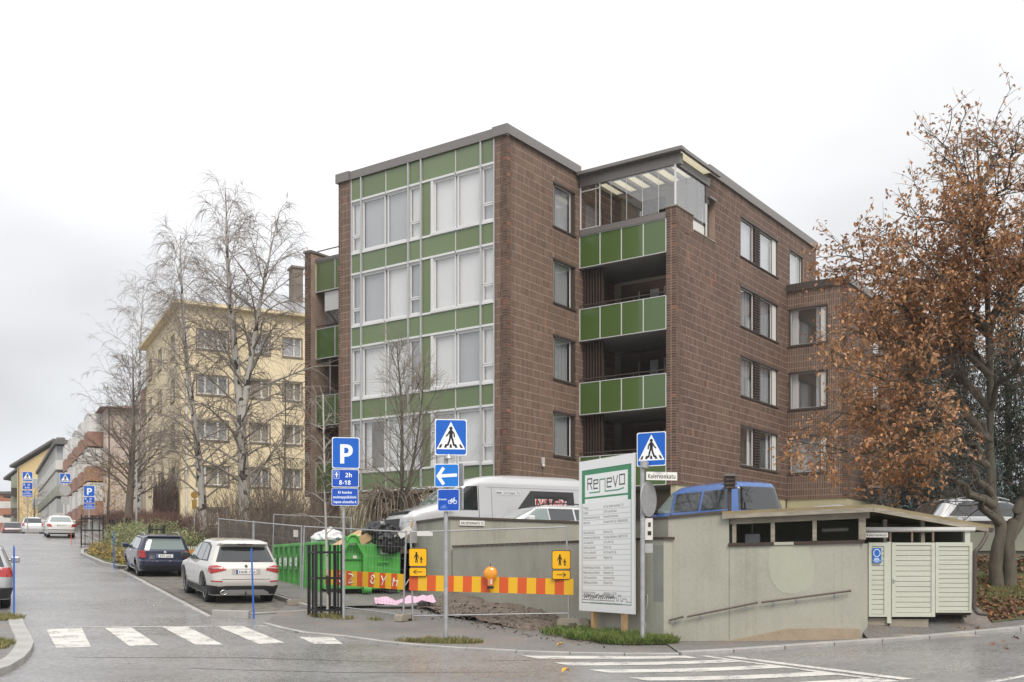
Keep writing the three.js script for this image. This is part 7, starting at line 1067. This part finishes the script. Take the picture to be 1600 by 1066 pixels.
function spruce(label, X, Z, y, h, w, sd, cols, group) { // conifer: whorls of drooping sprays
  seed = sd; const t = thing('spruce_tree', label, 'tree', [X, y, Z], 0, group), tr = new TB(), list = [], p0 = limb(V3(0, 0, 0), V3(0, 1, 0), h, 0.05 + h * 0.016, 0.02, 10, 0.01, 0); tr.path(p0[0], p0[1], 7);
  for (let yy = h * 0.03; yy < h * 0.98; yy += 0.32 + 0.1 * rnd()) { const R = w * Math.pow(1 - yy / h, 0.8) * rr(0.85, 1.1) + 0.1, n = 7; for (let k = 0; k < n; k++) { const az = k / n * 6.283 + rr(-0.4, 0.4) + yy * 3, [bp, br] = limb(V3(0, yy, 0), V3(Math.cos(az), rr(-0.05, 0.25), Math.sin(az)), R * rr(0.75, 1.15), 0.03, 0.008, 6, 0.06, 0.14); tr.path(bp, br, 3); const m = Math.round(14 + R * 16); for (let j = 0; j < m; j++) { const p = along(bp, 0.12 + 0.88 * rnd()); p.add(V3(rr(-0.22, 0.22), rr(-0.2, 0.08), rr(-0.22, 0.22))); list.push([p, 1]); } } }
  tr.mesh('trunk', M.bark, t); leafCloud('needles', t, leafGeo(0.1, 0.42, false), std(0xffffff, 0.85, { side: THREE.DoubleSide }), list, cols);
}
const BLUEGREEN = [[0.055, 0.085, 0.08], [0.085, 0.12, 0.115], [0.035, 0.055, 0.05]], DARK = [[0.02, 0.032, 0.016], [0.035, 0.05, 0.02], [0.014, 0.022, 0.012]];
spruce('blue grey spruce between the brick block and the oak', 18.6, 48.5, 2.4, 9.2, 2.9, 91, BLUEGREEN); spruce('dark green spruce behind the oak trunk', 23.6, 50, 2.4, 12.5, 3.4, 93, DARK, 'dark conifers behind the oak'); spruce('dark green spruce behind the oak trunk', 27.8, 54, 2.4, 14, 3.6, 95, DARK, 'dark conifers behind the oak'); spruce('dark green spruce behind the oak trunk', 21.6, 57, 2.4, 15, 3.4, 97, DARK, 'dark conifers behind the oak'); spruce('dark green spruce behind the oak trunk', 25.2, 60, 2.4, 16.5, 3.8, 99, DARK, 'dark conifers behind the oak');
spruce('low blue spruce tips just above the shed roof end', 19.9, 44.5, 2.2, 4.6, 2.4, 103, BLUEGREEN);
// bare shrubs: many thin stems from the ground
function thicket(name, label, X, Z, y, rx, rz, h, n, m, sd, group, weep = 0) {
  seed = sd; const t = thing(name, label, name === 'hedge' ? 'hedge' : 'shrub', [X, y, Z], 0.3, group), tb = new TB();
  for (let i = 0; i < n; i++) { const a = rr(0, 6.283), q = Math.sqrt(rnd()), p = V3(Math.cos(a) * q * rx, -0.1, Math.sin(a) * q * rz), hh = h * rr(0.55, 1.08), [sp, sr] = limb(p, V3(Math.cos(a) * 0.35 * q + rr(-0.2, 0.2), 1, Math.sin(a) * 0.35 * q + rr(-0.2, 0.2)), hh, 0.014, 0.005, 6, 0.12, weep); tb.path(sp, sr, 3); for (let k = 0; k < 6; k++) { const b = along(sp, rr(0.3, 1)), [xp, xr] = limb(b, sideDir(V3(0, 1, 0), rr(0.3, 0.9)), hh * rr(0.15, 0.4), 0.007, 0.003, 4, 0.2, weep); tb.path(xp, xr, 3); } }
  const o = tb.mesh('stems', m, t); o.userData.kind = 'stuff'; return t;
}
const redTwig = std(lin(0.17, 0.095, 0.078), 0.9), greyTwig = std(lin(0.18, 0.14, 0.11), 0.9);
[[9.2, 82], [9.1, 78.5], [9.2, 75], [9.2, 71.5], [9.3, 68], [9.3, 64.5], [9.4, 61], [9.6, 57.5]].map(([u, v]) => { const [X, Z] = uv2(u, v); return [X, Z, H(X, Z) + 0.1, 1.1, 2.0, 1.5]; }).forEach(([X, Z, y, rx, rz, h], i) => thicket('hedge', 'reddish brown bare hedge below the linden', X, Z, y, rx, rz, h, 260, redTwig, 200 + i, 'hedge below the linden'));
[[-11.4, 42.6, 2.1, 2.2], [-9.6, 40.6, 2.0, 2.3], [-7.9, 39.2, 1.9, 2.2], [-6.3, 37.8, 1.8, 1.9], [-9.0, 43.5, 2.3, 3.0], [-11.6, 47.5, 2.4, 3.2]].forEach(([X, Z, y, h], i) => thicket('bare_shrub', 'bare brown shrub in the thicket behind the mesh fence', X, Z, y, 1.25, 0.9, h, 150, greyTwig, 300 + i, 'bare shrubs behind the mesh fence'));
{ // pruned weeping tree: thick stump with hanging stems
  seed = 401; const t = thing('weeping_tree', 'pruned weeping tree with tangled hanging stems beside the delivery van', 'tree', [-4.0, 2.0, 36.6], 0), tr = new TB(), tw = new TB(), [tp, r] = limb(V3(0.25, -0.2, 0), V3(0.05, 1, 0), 2.2, 0.26, 0.2, 8, 0.06, 0); tr.path(tp, r, 10); const top = tp[tp.length - 1];
  for (let i = 0; i < 16; i++) { const a = rr(0, 6.28), [bp, br] = limb(top, V3(Math.cos(a) - 0.35, rr(0.15, 0.5), Math.sin(a)), rr(0.8, 2.0), 0.07, 0.03, 7, 0.15, 0.16); tr.path(bp, br, 6); for (let k = 0; k < 24; k++) { const p = along(bp, rr(0.2, 1)), [sp, sr] = limb(p, V3(rr(-0.7, 0.5), rr(-0.3, 0.3), rr(-0.6, 0.6)), rr(0.9, 2.2), 0.02, 0.009, 8, 0.13, 1.3); tw.path(sp, sr, 4); } }
  tr.mesh('trunk', M.bark, t); tw.mesh('crown', std(lin(0.22, 0.175, 0.135), 0.9), t).userData.kind = 'stuff';
}
// low green and straw coloured shrubs in the planted bed
function leafyShrub(label, X, Z, rx, ry, rz, n, cols, sd, group) { seed = sd; const t = thing('leafy_shrub', label, 'shrub', [X, H(X, Z) + 0.08, Z], 0, group), tb = new TB(), list = []; for (let i = 0; i < 60; i++) { const a = rr(0, 6.28), [sp, sr] = limb(V3(Math.cos(a) * rx * 0.4 * rnd(), 0, Math.sin(a) * rz * 0.4 * rnd()), V3(Math.cos(a) * rr(0.1, 1.2), rr(0.5, 1.2), Math.sin(a) * rr(0.1, 1.2)), Math.max(rx, ry) * rr(0.7, 1.1), 0.01, 0.004, 5, 0.1, 0.12); tb.path(sp, sr, 3); } for (let i = 0; i < n; i++) { const a = rr(0, 6.28), e = Math.asin(rnd()), q = Math.cbrt(rr(0.25, 1)) * (0.85 + 0.25 * PN.noise(Math.cos(a) * 2 + sd, e * 3, Math.sin(a) * 2)); list.push([V3(Math.cos(a) * Math.cos(e) * rx * q, Math.sin(e) * ry * q, Math.sin(a) * Math.cos(e) * rz * q), 1]); } tb.mesh('stems', greyTwig, t).userData.kind = 'stuff'; leafCloud('leaves', t, leafGeo(0.05, 0.16, false), std(0xffffff, 0.85, { side: THREE.DoubleSide }), list, cols); }
const SAGE = [[0.27, 0.31, 0.16], [0.34, 0.37, 0.20], [0.20, 0.25, 0.11], [0.38, 0.36, 0.16]], STRAW = [[0.46, 0.35, 0.11], [0.52, 0.40, 0.13], [0.36, 0.29, 0.09], [0.31, 0.27, 0.09]];
[[6.3, 45.5, 1.5, 1.5], [7.2, 47.5, 1.7, 1.9], [6.6, 50.2, 1.7, 1.8], [6.3, 53, 1.7, 1.7], [7.5, 43.2, 1.3, 1.6], [7.0, 56, 1.6, 1.6]].forEach(([u, v, r, h], i) => leafyShrub('grey green spreading shrub in the planted bed', ...uv2(u, v), r, h, r, 4200, SAGE, 500 + i, 'grey green shrubs in the planted bed'));
[[5.5, 42.9, 0.75, 0.8], [5.4, 44.6, 0.75, 0.65], [5.2, 47.2, 0.8, 0.55], [5.1, 50.5, 0.9, 0.6], [5.3, 53.6, 0.9, 0.55], [6.2, 55.6, 0.9, 0.5], [6.4, 42.4, 0.8, 0.9]].forEach(([u, v, r, h], i) => leafyShrub('straw yellow tuft of dry foliage along the kerb of the planted bed', ...uv2(u, v), r, h, r * 0.9, 1500, STRAW, 520 + i, 'straw yellow tufts at the planted bed'));
{ seed = 560; const t = birchTree('young tree with last yellow leaves by the brick bays', -26.6, 69, 3.4, 5.6, 0.07, 1.7, 563, null, [M.bark, M.twig], { name: 'yellow_leaf_tree', n: 20, m: 5, k: 2, droop: 0, weep: 0, weep2: 0, from: 0.3 }); const l = []; for (let i = 0; i < 700; i++) { const a = rr(0, 6.28), q = Math.sqrt(rnd()) * 1.8; l.push([V3(Math.cos(a) * q, rr(1.8, 5.2), Math.sin(a) * q), 1]); } leafCloud('leaves', t, leafGeo(0.13, 0.16, false), leafMat(), l, [[0.55, 0.36, 0.05], [0.48, 0.27, 0.04]]); }
// ================================================================ grass tufts, leaf litter
function grass(label, spots, hmin, hmax, cols, sd, hf) {
  seed = sd; const s = new THREE.Shape([[-0.5, 0], [0.5, 0], [0.25, 0.6], [0, 1]].map(p => new THREE.Vector2(...p))), g = new THREE.ShapeGeometry(s), p = g.attributes.position; for (let i = 0; i < p.count; i++) p.setZ(i, p.getY(i) * p.getY(i) * 0.45); g.computeVertexNormals(); let n = 0; spots.forEach(q => n += q[4]);
  const im = new THREE.InstancedMesh(norm(g), std(0xffffff, 0.85, { side: THREE.DoubleSide }), n), d = new THREE.Object3D(), c = new THREE.Color(); let k = 0;
  for (const [X, Z, rx, rz, cnt] of spots) for (let i = 0; i < cnt; i++) { const a = rr(0, 6.28), q = Math.sqrt(rnd()), x = X + Math.cos(a) * q * rx, z = Z + Math.sin(a) * q * rz, f = 0.55 + 0.45 * PN.noise(x * 3, 1, z * 3) + 0.25; d.position.copy(P(x, (hf ? hf(x, z) : H(x, z) + 0.02), z)); d.rotation.set(rr(-0.5, 0.5), rr(0, 6.28), rr(-0.5, 0.5)); const h = rr(hmin, hmax) * f; d.scale.set(rr(0.006, 0.012), h, h); d.updateMatrix(); im.setMatrixAt(k, d.matrix); const o = cols[Math.floor(rnd() * cols.length)], w = rr(0.7, 1.3); im.setColorAt(k++, c.setRGB(o[0] * w, o[1] * w, o[2] * w)); }
  im.name = numbered('grass'); tag(im, label, 'grass', null, 'stuff'); scene.add(SHADOW(im));
}
const GREEN = [[0.10, 0.17, 0.03], [0.14, 0.21, 0.045], [0.075, 0.12, 0.022], [0.2, 0.2, 0.07]], MIX = [[0.14, 0.16, 0.04], [0.24, 0.2, 0.08], [0.1, 0.13, 0.03], [0.3, 0.24, 0.12]];
grass('fresh green grass below the billboard at the wall corner', [[2.35, 20.75, 0.75, 0.55, 5200], [1.75, 21.4, 0.7, 0.6, 3600], [2.95, 20.5, 0.3, 0.25, 1200], [1.2, 22.0, 0.6, 0.5, 900]], 0.08, 0.24, GREEN, 601, (x, z) => H(x, z) + 0.05);
grass('small ragged patch of grass round the crossing sign pole', [[-1.25, 20.25, 0.7, 0.3, 2400], [-1.75, 20.2, 0.5, 0.16, 700]], 0.04, 0.13, MIX, 603, (x, z) => H(x, z) + 0.03);
grass('grass tufts on the pavement corner by the zebra crossing', [[-9.2, 17.9, 0.7, 0.5, 3200], [-11.0, 21.7, 0.9, 0.6, 3600], [-10.1, 18.1, 0.9, 0.5, 2600], [-8.7, 17.5, 0.3, 0.3, 700]], 0.04, 0.13, MIX, 605, (x, z) => H(x, z) + 0.09);
grass('grass and weeds round the foot of the tree guard', [[-4.3, 24.4, 0.4, 0.4, 900], [-3.9, 24.0, 0.3, 0.25, 350], [-3.1, 23.9, 0.2, 0.12, 120]], 0.04, 0.14, MIX, 607, (x, z) => H(x, z) + 0.03);
grass('short lawn grass beside the waste shed', [[11.5, 24.2, 2.4, 1.4, 9000], [15, 24.5, 2.2, 1.4, 4000]], 0.04, 0.1, MIX, 609, (x, z) => H(x, z) + 0.06);
grass('weeds at the corner of the waste shed gate', [[6.85, 20.15, 0.22, 0.12, 500]], 0.05, 0.16, MIX, 611, (x, z) => H(x, z) + 0.05);
{ seed = 640; const l = [], add = (X, Z, off = 0.075) => l.push([P(X, H(X, Z) + off + rr(0, 0.02), Z), 1]); for (let i = 0; i < 5200; i++) { const X = rr(9.35, 17), Z = rr(21.0, 27.2); if (Z < 21 + (X - 9.3) * 0.24) continue; const band = Z > 26.0 ? 1 : Z < 23.2 ? 0.95 : 0.22; if (rnd() < band) add(X, Z, Z > 26.3 ? 0.08 + rr(0, 0.2) : 0.075); } for (let i = 0; i < 60; i++) add(rr(7.2, 9.3), rr(20.3, 21.3), 0.06); for (let i = 0; i < 14; i++) { const X = rr(5.5, 13), Z = rr(16.5, 20); add(X, Z, 0.015); }
  const g = leafGeo(0.11, 0.14, true), im = new THREE.InstancedMesh(g, leafMat(), l.length), d = new THREE.Object3D(), c = new THREE.Color(), cols = [[0.26, 0.105, 0.04], [0.2, 0.085, 0.04], [0.33, 0.16, 0.06], [0.15, 0.07, 0.04]]; l.forEach(([p], i) => { d.position.copy(p); d.rotation.set(-Math.PI / 2 + rr(-0.6, 0.6), rr(-0.5, 0.5), rr(0, 6.28), 'YXZ'); d.scale.setScalar(rr(0.7, 1.25)); d.updateMatrix(); im.setMatrixAt(i, d.matrix); const k = cols[Math.floor(rnd() * 4)], f = rr(0.7, 1.3); im.setColorAt(i, c.setRGB(k[0] * f, k[1] * f, k[2] * f)); }); im.name = 'fallen_leaves'; tag(im, 'fallen brown oak leaves on the lawn and pavement', 'leaves', null, 'stuff'); scene.add(SHADOW(im)); }
{ seed = 660; const yl = std(lin(0.65, 0.34, 0.03), 0.7, { side: THREE.DoubleSide }); for (const [X, Z, lab] of [[0.98, 19.9, 'single yellow leaf on the site entrance asphalt'], [0.85, 15.6, 'single yellow leaf on the wet road near the zebra stripes']]) { const t = thing('fallen_leaf', lab, 'leaf', [X, H(X, Z) + 0.045, Z], rr(0, 6)); mesh('blade', leafGeo(0.13, 0.13, true).rotateX(-1.2), yl, t, true); } }
renderer.render(scene, camera);
